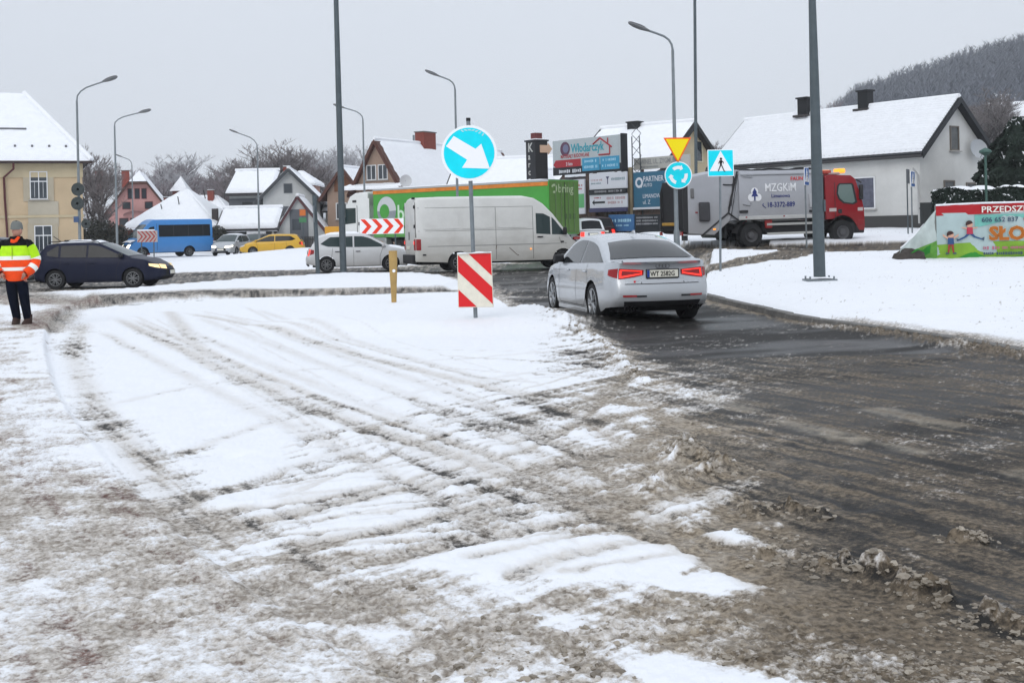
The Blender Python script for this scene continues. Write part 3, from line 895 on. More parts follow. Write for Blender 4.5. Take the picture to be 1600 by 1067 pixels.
    def wheels(self, parent, rim_m, spokes=5, tw=.21, inset=.02, ratio=.68, double=False):
        k = self.R
        for ax in (self.xf, self.xr):
            for s in (-1, 1):
                y = s * (self.hw - inset - tw / 2)
                w = thing('wheel', None, None, (ax, y, k)); w.parent = parent; KIDS.setdefault(parent.name, []).append(w)
                o = k * ratio
                MB().lathe([(o, -tw / 2 * .9), (k * .93, -tw / 2), (k, -tw / 2 * .7), (k, tw / 2 * .7), (k * .93, tw / 2), (o, tw / 2 * .9)], 28).build('tyre', M_RUBBER, w, smooth=35)
                rm = MB()
                yo = s * tw / 2
                rm.lathe([(o * 1.01, yo * .93), (o * .95, yo * .97), (o * .90, yo * .86), (o * .88, yo * .3)], 28)
                for i in range(spokes):
                    for d in ((-.09, .09) if spokes <= 6 else (0,)):
                        a = 2 * pi * i / spokes
                        c0, c1 = a + d * .8, a + d * 2.3
                        pa = (o * .14 * cos(c0), yo * .82, o * .14 * sin(c0)); pb = (o * .93 * cos(c1), yo * .88, o * .93 * sin(c1))
                        rm.tube([pa, pb], [o * .095, o * .07], 5)
                rm.lathe([(.001, yo * .92), (o * .2, yo * .9), (o * .24, yo * .7)], 12)
                rm.build('rim', rim_m, w, smooth=40)
                MB().lathe([(.001, yo * .35), (o * .99, yo * .3)], 24).build('brake', M_DARKIN, w)
    def mirrors(self, x, z, parent, m, sides=(-1, 1), size=(.11, .19, .14)):
        for s in sides:
            y = self.gy(x, z) + .11
            MB().box((x, s * y, z), size).build('mirror', m, parent, bevel=.035, seg=3)
    def handles(self, xs, z, parent, m, sides=(-1, 1)):
        for s in sides:
            for x in xs:
                p = self.side(x, z, .018, s)
                MB().box(p, (.18, .03, .028)).build('door_handle', m, parent, bevel=.01)

def plate_on(root, loc, rz, txt, w=.52, h=.115):
    p = MB().box((0, 0, 0), (.012, w, h)).build('licence_plate', M_PLATE, root, bevel=.003)
    p.location = loc; p.rotation_euler = (0, 0, rz)
    q = MB().box((-.008, w / 2 - .022, 0), (.004, .042, h * .96)).build('country_band', M_BLUE, p)
    if txt:
        text(txt, h * .92, p, M_INK, (-.0085, w / 2 - .055, -h * .33), (pi / 2, 0, -pi / 2), sx=(w - .085) / (h * .92 * .62 * len(txt)), bold=.012)
    fr = MB()
    for c, s in (((0, 0, h / 2 + .008), (.016, w + .03, .014)), ((0, 0, -h / 2 - .008), (.016, w + .03, .014)), ((0, w / 2 + .008, 0), (.016, .014, h)), ((0, -w / 2 - .008, 0), (.016, .014, h))): fr.box(c, s)
    fr.build('plate_frame', M_BLACK, p)
    return p

def base_params(L, W, R, wb, fo, sill=.2):
    xf = L / 2 - fo; xr = xf - wb
    h = L / 2
    return dict(L=L, W=W, R=R, xf=xf, xr=xr, arch=.045, archk=1.0, prof=PROF, crown=.035, rcrown=.045, gin=.985, tumble=.30,
                plan=[(-h, .80), (-h + .05, .86), (-h + .14, .915), (-h + .35, .965), (-h + .8, .995), (0, 1.0), (h - .9, .99), (h - .4, .95), (h - .16, .88), (h - .05, .81), (h, .74)],
                sill=[(-h, .33), (-h + .5, .22), (-h + .8, sill), (h - .8, sill), (h - .5, .22), (h, .26)], er=.5, ef=.5, rb=.10, fb=.13)

def silver_sedan():
    L = 4.46
    p = base_params(L, 1.80, .325, 2.63, .86)
    h = L / 2
    p.update(deck=[(-h, .985), (-h + .03, 1.005), (-h + .3, 1.0), (-h + .62, .985), (-.9, .965), (.4, .935), (1.0, .915), (1.35, .90), (1.75, .84), (2.05, .74), (h, .62)],
             roof=[(-1.86, .99), (-1.55, 1.125), (-1.25, 1.245), (-.95, 1.335), (-.6, 1.39), (-.2, 1.415), (.1, 1.41), (.4, 1.37), (.65, 1.29), (.95, 1.14), (1.28, .93)],
             rearp=[(.3, .10), (.36, .03), (.45, .0), (.62, .005), (.70, .05), (.80, .075), (.93, .065), (1.0, .015), (1.05, .03)],
             frontp=[(.2, .1), (.4, 0), (.55, .0), (.7, .06), (.9, .2)],
             sill=[(-h, .30), (-h + .35, .27), (-h + .55, .2), (h - .6, .2), (h, .24)], tumble=.42, gin=.965, crown=.03, arch=.05)
    c = Car(p)
    paint = mat('silver white car paint', (.46, .485, .515), .24, .3, var=.05, vscale=2, coat=.8, dirt=.5, dirt_z=(.15, .75), dcol=(.34, .33, .31))
    t = thing('silver_sedan', 'silver white sedan with lit tail lights driving away on the wet road', 'car')
    b = c.body(paint, t); c.ghouse(paint, t, 'roof'); c.underbody(t)
    for s in (-1, 1):
        c.gwin([(-1.62, .985), (-1.1, .972), (-.36, .962)], [(-1.62, .99), (-1.32, 1.12), (-1.0, 1.245), (-.7, 1.305), (-.36, 1.335)], M_GLASSS, t, s)
        c.gwin([(-.30, .96), (.4, .948), (1.08, .938)], [(-.30, 1.337), (.0, 1.345), (.3, 1.32), (.55, 1.25), (1.08, .945)], M_GLASSS, t, s)
        fr = MB()   # bright line round the glass
        c.seam([(-1.66, .975), (-.9, .955), (.3, .937), (1.12, .925)], t, sides=(s,), w=.016, off=.008, name='window_trim', m=M_CHROME, house=True)
    c.gtop(-1.75, -1.10, .95, .86, M_GLASSS, t, 'rear_window', .014)
    c.gtop(.46, 1.2, .95, .98, M_GLASSS, t, 'windscreen')
    zf = c.R + .05
    c.seam([(-1.05, .62), (-1.0, .75), (-.93, .955)], t); c.seam([(-.33, .24), (-.33, .95)], t); c.seam([(.80, .24), (.80, .6), (.86, .93)], t); c.seam([(-.75, .24), (.80, .24)], t); c.seam([(-1.05, .62), (-.93, .42), (-.75, .24)], t)
    c.seam([(-1.75, .80), (-1.05, .815), (0, .80), (1.2, .76)], t, w=.014, off=.002, m=paint, name='body_crease')
    c.handles((-.85, .22), .83, t, paint)
    c.mirrors(.92, 1.01, t, M_BLACK)
    c.wheels(t, M_RIM, 5, .225, .015, .72)
    MB().prism([(-.95, .13), (.85, .13), (.85, .21), (-.95, .21)], -.895, -.86).build('side_skirt', paint, t, bevel=.012)
    MB().prism([(-.95, .13), (.85, .13), (.85, .21), (-.95, .21)], .86, .895).build('side_skirt', paint, t, bevel=.012)
    # rear lamps wrapping round the corner
    for s in (-1, 1):
        lamp = c.rpatch(s * .995, s * .44, 0, 0, M_TAIL, t, 'tail_light', .008, 10, zk=lambda f: (.735 + .06 * f ** 1.4, .905 - .03 * f))
        c.rpatch(s * .95, s * .50, 0, 0, M_TAILON, lamp, 'lit_strip', .014, 10, zk=lambda f: (.755 + .05 * f, .782 + .05 * f))
        c.rpatch(s * .95, s * .50, 0, 0, M_TAILON, lamp, 'lit_strip', .014, 10, zk=lambda f: (.868 - .02 * f, .888 - .02 * f))
        c.rpatch(s * .975, s * .93, .755, .885, M_TAILON, lamp, 'lit_strip', .013, 3)
        c.rpatch(s * .50, s * .48, .80, .868, M_TAILON, lamp, 'lit_strip', .014, 2)
        c.panel([(-h + .0, .75), (-h + .19, .80)], [(-h + .0, .905), (-h + .19, .885)], M_TAIL, lamp, 'lamp_side', s, .007)
        c.rpatch(s * .92, s * .62, .455, .485, M_TAIL, t, 'reflector', .01, 5)
        c.rpatch(s * .62, s * .40, .452, .48, M_BLACK, t, 'bumper_vent', .008, 4)
    c.rpatch(-.90, .90, .30, .385, M_BLACK, t, 'diffuser', .01, 14)
    c.rpatch(-.37, .37, .73, .745, M_BLACK, t, 'plate_recess', .006, 8)
    c.rpatch(-.86, .86, .655, .664, M_BLACK, t, 'boot_seam', .003, 14)
    for s in (-1, 1): c.rpatch(s * .50, s * .485, .664, .74, M_BLACK, t, 'boot_seam', .003, 2)
    # lip of the boot lid
    P = []
    for k in np.linspace(-.97, .97, 15):
        q = c.rear(k, 1.0)
        e = .035 * (1 - abs(k) ** 6)
        P.append([Vector((q.x + .10, q.y, 1.003 + .03 * (1 - k * k))), Vector((q.x - .02, q.y, 1.018 + e * .6 + .012)), Vector((q.x - .045, q.y, 1.005)), Vector((q.x + .01, q.y, .965))])
    MB().grid(P).build('boot_lip', paint, t, smooth=50)
    q = c.rear(0, .80)
    plate_on(t, (q.x - .016, 0, .815), 0, 'WT 2582G')
    for i in range(4):   # the four ring badge
        tb = []
        cy = (1.5 - i) * .052
        q = c.rear(cy / .72, .935, .010)
        for a in np.linspace(0, 2 * pi, 17): tb.append((q.x, cy + .034 * cos(a), .935 + .034 * sin(a)))
        MB().tube(tb, .0055, 5, False).build('ring_badge', mat('badge grey', (.14, .145, .155), .35, .6), t, smooth=60)
    q = c.rear(.62, .70, .008)
    MB().box((q.x, .46, .695), (.008, .03, .03)).build('red_emblem', M_RED, t)
    MB().box((q.x - .002, .41, .695), (.008, .045, .025)).build('model_badge', M_CHROME, t)
    for s in (-1, 1):
        for d in (0, .1):
            q = c.rear(s * .62, .27, 0)
            MB().lathe([(.036, -.05), (.042, .0), (.036, .005)], 12, (q.x + .03, s * (.48 + d), .27), 'x').build('exhaust_pipe', M_BLACK, t)
    MB().prism([(-.93, 1.44), (-.72, 1.44), (-.85, 1.50), (-.90, 1.50)], -.015, .015).build('roof_aerial', paint, t, bevel=.006)
    c.rpatch(-.8, .8, .34, .62, M_BLACK, t, 'grille', .006, 8, end='f')
    for s in (-1, 1): c.rpatch(s * .97, s * .6, .6, .72, M_HEAD, t, 'headlight', .01, 6, end='f')
    # snow-wet film left on the roof
    return t

def hatch(name, label, paint, snow=False, L=4.0, W=1.73, H=1.47, wb=2.46, fo=.83, glass=None, style='hatch', rim=None, on=True):
    p = base_params(L, W, .305, wb, fo)
    h = L / 2; g = glass or M_GLASSG
    if style == 'wagon':
        roof = [(-h + .10, .98), (-h + .22, 1.18), (-h + .40, H - .06), (-h + .75, H - .01), (-.7, H), (-.15, H - .005), (.12, H - .05), (.38, H - .16), (h - .9, .96)]
        deck = [(-h, .93), (-h + .3, 1.0), (-1.0, .98), (.5, .94), (h - 1.05, .95), (h - .85, .93), (h - .42, .86), (h - .14, .75), (h, .62)]
    else:
        roof = [(-h + .12, .98), (-h + .25, 1.17), (-h + .42, H - .09), (-h + .62, H - .03), (-.5, H), (.0, H), (.25, H - .05), (.5, H - .16), (h - .82, .96)]
        deck = [(-h, .92), (-h + .3, .99), (-.6, .96), (.6, .93), (h - 1.0, .94), (h - .78, .93), (h - .4, .85), (h - .12, .72), (h, .60)]
    p.update(deck=deck, roof=roof, rearp=[(.2, .12), (.32, .02), (.5, 0), (.62, .02), (.72, .09), (1.0, .13)], frontp=[(.2, .12), (.35, .0), (.55, .0), (.7, .07), (.9, .25)], tumble=.30)
    c = Car(p)
    t = thing(name, label, 'car')
    c.body(paint, t); c.ghouse(paint, t, 'roof'); c.underbody(t)
    zt = H - .10
    rx = roof[-1][0]
    for s in (-1, 1):
        if style == 'wagon':
            c.gwin([(-h + .45, 1.06), (-1.18, .995)], [(-h + .45, 1.16), (-h + .75, zt + .01), (-1.18, zt + .02)], M_GLASS, t, s)
            c.gwin([(-1.10, .99), (-.3, .972)], [(-1.10, zt + .02), (-.3, zt + .025)], M_GLASS, t, s)
            c.gwin([(-.24, .97), (rx - .2, .955)], [(-.24, zt + .025), (.05, zt), (.3, zt - .09), (rx - .2, .965)], M_GLASS, t, s)
        else:
            c.gwin([(-h + .50, 1.10), (-h + .75, 1.0), (-.28, .965)], [(-h + .50, 1.12), (-h + .85, zt - .01), (-.28, zt + .01)], g, t, s)
            c.gwin([(-.22, .962), (rx - .18, .95)], [(-.22, zt + .01), (.12, zt), (.38, zt - .08), (rx - .18, .96)], g, t, s)
    c.gtop(-h + .16, -h + .40, .86, .86, M_GLASS, t, 'rear_window')
    fx = roof[-3][0]
    c.gtop(fx + .02, rx - .08, .95, .98, g, t, 'windscreen')
    xd = -.27 if style == 'wagon' else -.25
    c.seam([(xd, .24), (xd, .95)], t); c.seam([(rx - .42, .24), (rx - .42, .6), (rx - .3, .93)], t); c.seam([(xd - .72, .24), (rx - .42, .24)], t)
    c.seam([(xd - .72, .24), (xd - .85, .5), (xd - .8, .95)], t)
    c.handles((xd - .62, xd + .55 - 1.0 + .62), .80, t, M_BLACK if name == 'white_hatchback' else paint)
    c.mirrors(rx - .28, 1.02, t, paint if name != 'blue_estate_car' else M_BLACK)
    c.wheels(t, rim or M_RIMD, 6, .20, .02, .66)
    for s in (-1, 1):
        c.rpatch(s * .99, s * .70, .66, .90, M_TAILON if on else M_TAIL, t, 'tail_light', .01, 5)
        c.panel([(-h + .0, .68), (-h + .18, .74)], [(-h + .0, .90), (-h + .18, .88)], M_TAIL, t, 'tail_light_side', s, .007)
        hl = M_DIP if name == 'blue_estate_car' else M_HEADON if name == 'silver_car' else M_HEAD
        c.rpatch(s * .99, s * .55, 0, 0, hl, t, 'headlight', .012, 6, end='f', zk=lambda f: (.60 - .03 * f, .73 - .03 * f))
        c.panel([(h - .30, .68), (h - .005, .60)], [(h - .30, .75), (h - .005, .72)], hl, t, 'headlight_side', s, .008)
        c.rpatch(s * .85, s * .6, .30, .36, M_BLACK, t, 'fog_lamp', .01, 3, end='f')
    c.rpatch(-.62, .62, .36, .55, M_BLACK, t, 'grille', .008, 8, end='f')
    c.rpatch(-.85, .85, .25, .33, M_BLACK, t, 'lower_bumper', .008, 8, end='f')
    c.rpatch(-.9, .9, .24, .34, M_BLACK, t, 'lower_bumper', .008, 8)
    q = c.front(0, .46); pl = plate_on(t, (q.x + .02, 0, .46), pi, '')
    q = c.rear(0, .78); plate_on(t, (q.x - .02, 0, .78), 0, '')
    if style == 'wagon':
        for s in (-1, 1):
            y = s * (c.gy(-.4, H) - .09)
            MB().tube([(-1.55, y, H - .01), (-1.5, y, H + .05), (-.6, y, H + .06), (.0, y, H + .03), (.08, y, H - .03)], .016, 6).build('roof_rail', M_BLACK, t, smooth=50)
        for x in (-1.05, -.2):
            MB().box((x, 0, H + .085), (.05, 1.05, .03)).build('roof_bar', M_BLACK, t, bevel=.008)
        MB().tube([(-1.35, 0, H + .03), (-1.62, 0, H + .22)], .012, 6).build('roof_aerial', M_BLACK, t)
    if snow:
        snow_cap(c, t, -h + .7, .0, H, .82)
        if name == 'white_hatchback':
            P = []
            for x in np.linspace(rx - .12, h - .22, 9):
                z = c.zt(x); yy = c.side_y(x, z) * .86
                P.append([Vector((x, yy * k, z + c.crown * (1 - k * k) + .01 + .055 * (1 - abs(k) ** 4) * min(1, (h - .15 - x) * 6, (x - rx + .2) * 5) * (.8 + .4 * sin(9 * x + 4 * k)))) for k in np.linspace(-1, 1, 9)])
            MB().grid(P).build('bonnet_snow', M_SNOW, t, smooth=80)
    return t
def snow_cap(c, t, x0, x1, H, k0, th=.05, name='roof_snow'):
    P = []
    rr = random.Random(int(x0 * 100) + 7)
    n = 12
    for i in range(n + 1):
        x = x0 + (x1 - x0) * i / n
        z = c.zr(x); yy = (c.gy(x, z) - .05) * k0
        e = min(1, i / 1.5, (n - i) / 1.5)
        P.append([Vector((x, yy * k, z + c.rcrown * (1 - k * k * k0 * k0) + .004 + th * e * (1 - abs(k) ** 6) * rr.uniform(.75, 1.1))) for k in np.linspace(-1, 1, 9)])
    return MB().grid(P).build(name, M_SNOW, t, smooth=80)

def white_van():
    L = 6.55
    h = L / 2
    p = base_params(L, 1.93, .35, 4.02, .92)
    p.update(deck=[(-h, 1.28), (1.35, 1.28), (2.2, 1.22), (2.55, 1.14), (2.95, 1.02), (h - .08, .86), (h, .72)],
             roof=[(-h + .035, 2.62), (-h + .09, 2.70), (-2.2, 2.73), (.9, 2.73), (1.25, 2.66), (1.6, 2.45), (2.0, 2.05), (2.75, 1.08)],
             prof=[(0, .965), (.12, .985), (.35, 1.0), (1.0, 1.0)], gin=1.0, tumble=.045, crown=.02, rcrown=.05, rearp=[(.2, .0), (3, .0)], er=.2, rb=.02,
             frontp=[(.2, .1), (.4, .0), (.6, .0), (.8, .1), (1.1, .35)],
             plan=[(-h, .955), (-h + .05, .985), (-h + .2, 1.0), (1.5, 1.0), (2.4, .97), (h - .3, .90), (h - .1, .82), (h, .74)],
             sill=[(-h, .42), (-h + .9, .38), (-h + 1.2, .36), (h - 1, .36), (h, .28)], archk=1.0, arch=.07)
    c = Car(p)
    paint = mat('grubby white van paint', (.66, .66, .635), .45, var=.08, vscale=1.5, coat=.1, dirt=.72, dirt_z=(.25, 1.7), dcol=(.33, .31, .27))
    t = thing('white_van', 'tall grubby white panel van with dented side crossing the junction', 'van')
    c.body(paint, t); c.ghouse(paint, t, 'upper_body'); c.underbody(t)
    for s in (-1, 1):
        c.gwin([(1.30, 1.34), (1.86, 1.30)], [(1.30, 2.10), (1.60, 2.08), (1.86, 1.95)], M_GLASSG, t, s)
        c.gwin([(1.92, 1.30), (2.45, 1.28)], [(1.92, 1.95), (2.05, 1.82), (2.45, 1.32)], M_GLASSG, t, s)
        # raised panels pressed into the sides
        for x0, x1 in ((-2.95, -1.65), (-1.5, -.32), (-.18, .92)):
            c.gwin([(x0, 1.58), (x1, 1.58)], [(x0, 2.18), (x1, 2.18)], paint, t, s, -.012 + .028, 'pressed_panel')
        for z in (2.36, 1.52): c.seam([(-h + .1, z), (1.2, z)], t, sides=(s,), w=.016, off=.006, house=True, m=mat('van shadow line', (.30, .30, .29), .7), name='body_line')
        c.seam([(-h + .1, .96), (2.5, .96)], t, sides=(s,), w=.03, off=.006, m=mat('van shadow line', (.30, .30, .29), .7), name='body_line')
    MB().box((1.25, 0, .9), (.01, .01, .01))
    dk = mat('van door gap', (.14, .14, .135), .8)
    for xs in (-.25, 1.18):
        c.seam([(xs, .42), (xs, 1.27)], t, w=.016, m=dk); c.seam([(xs, 1.27), (xs, 2.34)], t, w=.016, m=dk, house=True)
    c.seam([(2.28, .95), (2.2, 1.2)], t, w=.014, m=dk)
    c.seam([(.25, .85), (.52, .60), (.62, .55)], t, w=.025, off=.005, sides=(-1,), name='dent_scratch', m=mat('van rust scratch', (.16, .13, .11), .8))
    c.seam([(-.23, .98), (-.26, .80)], t, w=.03, off=.005, sides=(-1,), name='dent_scratch', m=mat('van rust scratch', (.16, .13, .11), .8))
    for s in (-1, 1):
        MB().box((1.45, s * .985, 1.22), (.22, .03, .045)).build('door_handle', M_BLACK, t, bevel=.01)
        MB().box((2.40, s * 1.06, 1.42), (.12, .2, .28)).build('mirror', M_BLACK, t, bevel=.04)
        q = c.rear(s * .97, 1.15, .01)
        MB().box((-h - .012, s * .885, 1.03), (.05, .12, .40)).build('tail_light', M_TAIL, t, bevel=.012)
        MB().box((-h - .03, s * .885, 1.10), (.035, .10, .12)).build('tail_light_bulb', M_TAILON, t, bevel=.01)
        MB().box((-h + .12, s * .955, 1.03), (.18, .05, .40)).build('tail_light_side', M_TAIL, t, bevel=.012)
        MB().box((1.08, s * .975, .78), (.05, .02, .045)).build('side_marker', M_ORANGEON, t)
        MB().box((2.32, s * .955, 1.02), (.12, .03, .05)).build('side_marker', M_BLACK, t)
        MB().box((-2.95, s * .973, .66), (.12, .02, .05)).build('side_marker', M_BLACK, t)
        c.rpatch(s * .98, s * .6, .64, .82, M_HEAD, t, 'headlight', .01, 5, end='f')
    c.gtop(2.02, 2.68, .95, .97, M_GLASSG, t, 'windscreen')
    MB().box((-h - .04, 0, .50), (.16, 1.8, .34)).build('rear_bumper', M_BLACK, t, bevel=.03)
    for y in (-.46, .46):
        MB().box((-h - .004, y, 1.66), (.03, .88, 1.86)).build('rear_door', paint, t, bevel=.02)
    for y in (-.9, .9):
        for z in (.95, 1.7, 2.4): MB().box((-h - .02, y, z), (.05, .05, .12)).build('hinge', M_BLACK, t, bevel=.01)
    MB().box((-h - .03, .04, 1.35), (.03, .04, .30)).build('door_handle', M_BLACK, t, bevel=.01)
    MB().box((-h + .02, -.6, 2.72), (.12, .10, .08)).build('roof_lamp', M_BLACK, t, bevel=.02)
    MB().box((-h - .04, .2, .92), (.012, .52, .115)).build('licence_plate', M_PLATE, t)
    c.wheels(t, M_RIMD, 8, .22, .03, .62)
    return t

def blue_minibus():
    L = 6.2; h = L / 2
    p = base_params(L, 2.0, .36, 3.4, .95)
    p.update(deck=[(-h, 1.30), (1.6, 1.30), (2.35, 1.26), (2.9, 1.12), (h - .05, .95), (h, .80)],
             roof=[(-h + .06, 2.58), (-h + .16, 2.68), (1.3, 2.68), (1.5, 2.58), (1.75, 2.36), (2.1, 2.0), (2.6, 1.26)],
             prof=[(0, .965), (.12, .985), (.35, 1.0), (1.0, 1.0)], gin=1.0, tumble=.06, crown=.02, rcrown=.05, rearp=[(.2, .0), (3, .0)], er=.2, rb=.03,
             frontp=[(.2, .1), (.4, .0), (.6, .0), (.8, .08), (1.1, .3)],
             plan=[(-h, .95), (-h + .1, .985), (-h + .3, 1.0), (1.8, 1.0), (2.6, .97), (h - .3, .93), (h - .1, .88), (h, .82)],
             sill=[(-h, .40), (-h + .9, .36), (h - 1, .36), (h, .3)], arch=.07)
    c = Car(p)
    paint = mat('bright blue bus paint', (.055, .25, .60), .35, coat=.3, var=.05, dirt=.35, dirt_z=(.2, 1.0), dcol=(.2, .24, .3))
    t = thing('blue_minibus', 'bright blue minibus with snow on roof and lit headlights coming round', 'bus')
    c.body(paint, t); c.ghouse(paint, t, 'upper_body'); c.underbody(t)
    for s in (-1, 1):
        c.gwin([(-2.85, 1.45), (.98, 1.45)], [(-2.85, 2.30), (.98, 2.30)], M_GLASS, t, s)
        for x in (-2.3, -1.2, -.1): c.seam([(x, 1.47), (x, 2.28)], t, sides=(s,), w=.05, off=.012, house=True, name='window_pillar', m=M_BLACK)
        c.gwin([(1.30, 1.42), (2.10, 1.36)], [(1.30, 2.2), (1.62, 2.15), (2.10, 1.6)], M_GLASS, t, s)
        c.seam([(1.12, .5), (1.12, 1.3)], t, sides=(s,), w=.02); c.seam([(1.12, 1.3), (1.12, 2.4)], t, sides=(s,), w=.02, house=True)
        MB().box((2.2, s * 1.12, 1.62), (.12, .2, .34)).build('mirror', M_BLACK, t, bevel=.03)
        c.rpatch(s * .96, s * .58, .70, .96, M_HEADON, t, 'headlight', .02, 5, end='f')
        MB().box((-h - .01, s * .9, 1.0), (.04, .12, .4)).build('tail_light', M_TAIL, t, bevel=.01)
    c.gtop(1.8, 2.52, .95, .97, M_GLASSG, t, 'windscreen')
    c.rpatch(-.5, .5, .66, .92, M_BLACK, t, 'grille', .015, 6, end='f')
    c.rpatch(-.95, .95, .34, .56, M_BLACK, t, 'front_bumper', .03, 8, end='f')
    MB().box((-h - .05, 0, .48), (.14, 1.85, .2)).build('rear_bumper', M_BLACK, t, bevel=.03)
    c.wheels(t, M_RIMD, 8, .22, .03, .62)
    snow_cap(c, t, -h + .2, 1.35, 2.68, .96, .07)
    P = []
    for x in np.linspace(2.62, h - .12, 7):
        z = c.zt(x); yy = c.side_y(x, z) * .9
        P.append([Vector((x, yy * k, z + c.crown + .012 + .06 * (1 - abs(k) ** 4))) for k in np.linspace(-1, 1, 7)])
    MB().grid(P).build('bonnet_snow', M_SNOW, t, smooth=80)
    return t

def place(o, x, y, heading, z=None, ry=0.0):
    """heading in degrees: 0 faces +x, 90 faces away from the camera"""
    o.location = (x, y, gz(x, y) if z is None else z)
    o.rotation_euler = (0, ry, radians(heading))
    return o
def ring(cx, cz, r0, r1, y, n=28, a0=0, a1=2 * pi):
    """flat ring strip in the x-z plane, at y"""
    P = []
    for i in range(n + 1):
        a = a0 + (a1 - a0) * i / n
        P.append([(cx + r0 * cos(a), y, cz + r0 * sin(a)), (cx + r1 * cos(a), y, cz + r1 * sin(a))])
    return P
def truck_wheel(t, x, y, R, tw, s, rim=None):
    w = thing('wheel', None, None, (x, y, R)); w.parent = t; KIDS.setdefault(t.name, []).append(w)
    o = R * .56
    MB().lathe([(o, -tw / 2), (R * .93, -tw / 2), (R, -tw * .36), (R, tw * .36), (R * .93, tw / 2), (o, tw / 2)], 28).build('tyre', M_RUBBER, w, smooth=35)
    yo = s * tw / 2
    MB().lathe([(o, yo * .95), (o * .88, yo * .7), (o * .55, yo * .55), (o * .45, yo * .95), (.001, yo * 1.0)], 20).build('rim', rim or mat('truck rim', (.10, .10, .105), .6, .3), w, smooth=35)
    return w

def green_lorry():
    t = thing('green_lorry', 'articulated lorry with white cab and bright green box trailer behind the van', 'lorry')
    green = mat('green trailer tarpaulin', (.065, .31, .05), .45, var=.08, vscale=1.2, dirt=.3, dirt_z=(1.0, 2.4), dcol=(.2, .24, .14))
    dgreen = mat('dark green rear door', (.075, .165, .03), .5, var=.12, vscale=2, dirt=.3, dirt_z=(1.0, 3.0), dcol=(.13, .17, .07))
    cabw = mat('lorry cab white', (.70, .71, .69), .4, coat=.2, var=.04, dirt=.35, dirt_z=(.4, 1.6), dcol=(.33, .32, .29))
    # trailer, rear end at x = 0, front at 13.6
    MB().box((6.8, 0, 2.58), (13.6, 2.5, 2.84)).build('trailer_box', green, t, bevel=.03)
    orange = mat('orange curtain rail', (.62, .20, .03), .6, var=.25, vscale=2)
    for s in (-1, 1):
        MB().box((6.8, s * 1.262, 3.80), (13.55, .04, .20)).build('curtain_rail', orange, t, bevel=.01)
        MB().box((6.8, s * 1.255, 3.965), (13.6, .06, .10)).build('roof_edge', mat('alloy edge', (.45, .46, .46), .5, .4), t)
        for x in np.arange(.9, 13.5, .9):
            MB().box((x, s * 1.268, 1.45), (.05, .015, .5)).build('curtain_strap', mat('strap grey', (.10, .14, .09), .7), t)
    P = [[(x, y, 4.02 + (.05 if abs(y) < 1.1 and .1 < x < 13.4 else .0)) for y in (-1.25, -1.05, 0, 1.05, 1.25)] for x in np.linspace(0, 13.6, 20)]
    MB().grid(P).build('roof_snow', M_SNOW, t)
    MB().box((-.02, 0, 2.6), (.05, 2.36, 2.7)).build('rear_door', dgreen, t, bevel=.01)
    d = MB().box((-.055, 0, 2.6), (.02, .03, 2.6)).build('door_gap', M_BLACK, t)
    for y in (-.75, -.3, .3, .75): MB().tube([(-.07, y, 1.3), (-.07, y, 3.9)], .018, 6).build('lock_bar', mat('lock bar', (.14, .20, .10), .5, .3), t)
    gr = mat('trailer logo grey', (.52, .54, .55), .5); gr2 = mat('trailer logo dark grey', (.24, .26, .28), .5)
    lg = MB().grid([[(p[0], 1.262, p[1]) for p in q] for q in [[(a * cos(u) , a * sin(u)) for a in (.001, 1)] for u in np.linspace(0, pi, 2)]][:0] or [[(0, 0, 0), (0, 0, 0)], [(0, 0, 0), (0, 0, 0)]]) if False else None
    # round logo with an off-centre hole, letter b... beside it
    P1, P2 = [], []
    cx, cz = 12.42, 2.72
    for i in range(21):
        a = pi * i / 20
        for PP, sg in ((P1, 1), (P2, -1)):
            o = Vector((cx + .82 * cos(a), 1.262, cz + sg * .82 * sin(a))); q = Vector((cx + .18 + .42 * cos(a), 1.262, cz - .04 + sg * .42 * sin(a)))
            PP.append([o, q])
    MB().grid(P1).build('logo_arc', gr, t); MB().grid(P2).build('logo_arc', gr2, t)
    text('bring', 1.3, t, mat('trailer lettering', (.55, .70, .55), .5), (11.52, 1.266, 2.12), (pi / 2, 0, pi), bold=.012)
    text('bring', .62, t, mat('trailer rear lettering', (.34, .42, .25), .5), (-.062, .55, 3.35), (pi / 2, 0, -pi / 2), bold=.01)
    MB().grid([[(-.06, p[0], p[2]) for p in q] for q in ring(.85, 3.55, .13, .24, 0, 20, .4, 5.2)]).build('logo_arc', mat('trailer rear lettering', (.34, .42, .25), .5), t)
    ink = mat('trailer rear marks', (.05, .10, .03), .6)
    for y in (-.05, -.4, -.75): MB().box((-.06, y, 2.1), (.01, .2, .28)).build('rear_mark', ink, t)
    MB().box((6.5, 0, 1.0), (13.0, 1.0, .25)).build('chassis', M_BLACK, t)
    for s in (-1, 1):
        MB().box((5.6, s * 1.2, .85), (4.5, .05, .5)).build('side_guard', mat('guard grey', (.16, .17, .17), .6), t)
        for x in (2.2, 3.5, 4.8 - 1.3 + 1.3): truck_wheel(t, x, s * 1.05, .5, .36, s)
        MB().box((-.03, s * .95, .95), (.06, .5, .14)).build('tail_light', M_TAIL, t)
    MB().box((0, 0, .6), (.12, 2.3, .14)).build('rear_bumper', M_BLACK, t)
    # tractor
    x0 = 14.15; x1 = 16.35
    prof = [(x0, 1.05), (x1 - .05, 1.05), (x1, 1.25), (x1 - .02, 2.0), (x1 - .22, 3.1), (x1 - .6, 3.65), (x1 - 1.1, 3.85), (x0, 3.85)]
    cab = MB().prism(prof, -1.24, 1.24).build('cab', cabw, t, bevel=.09, seg=3)
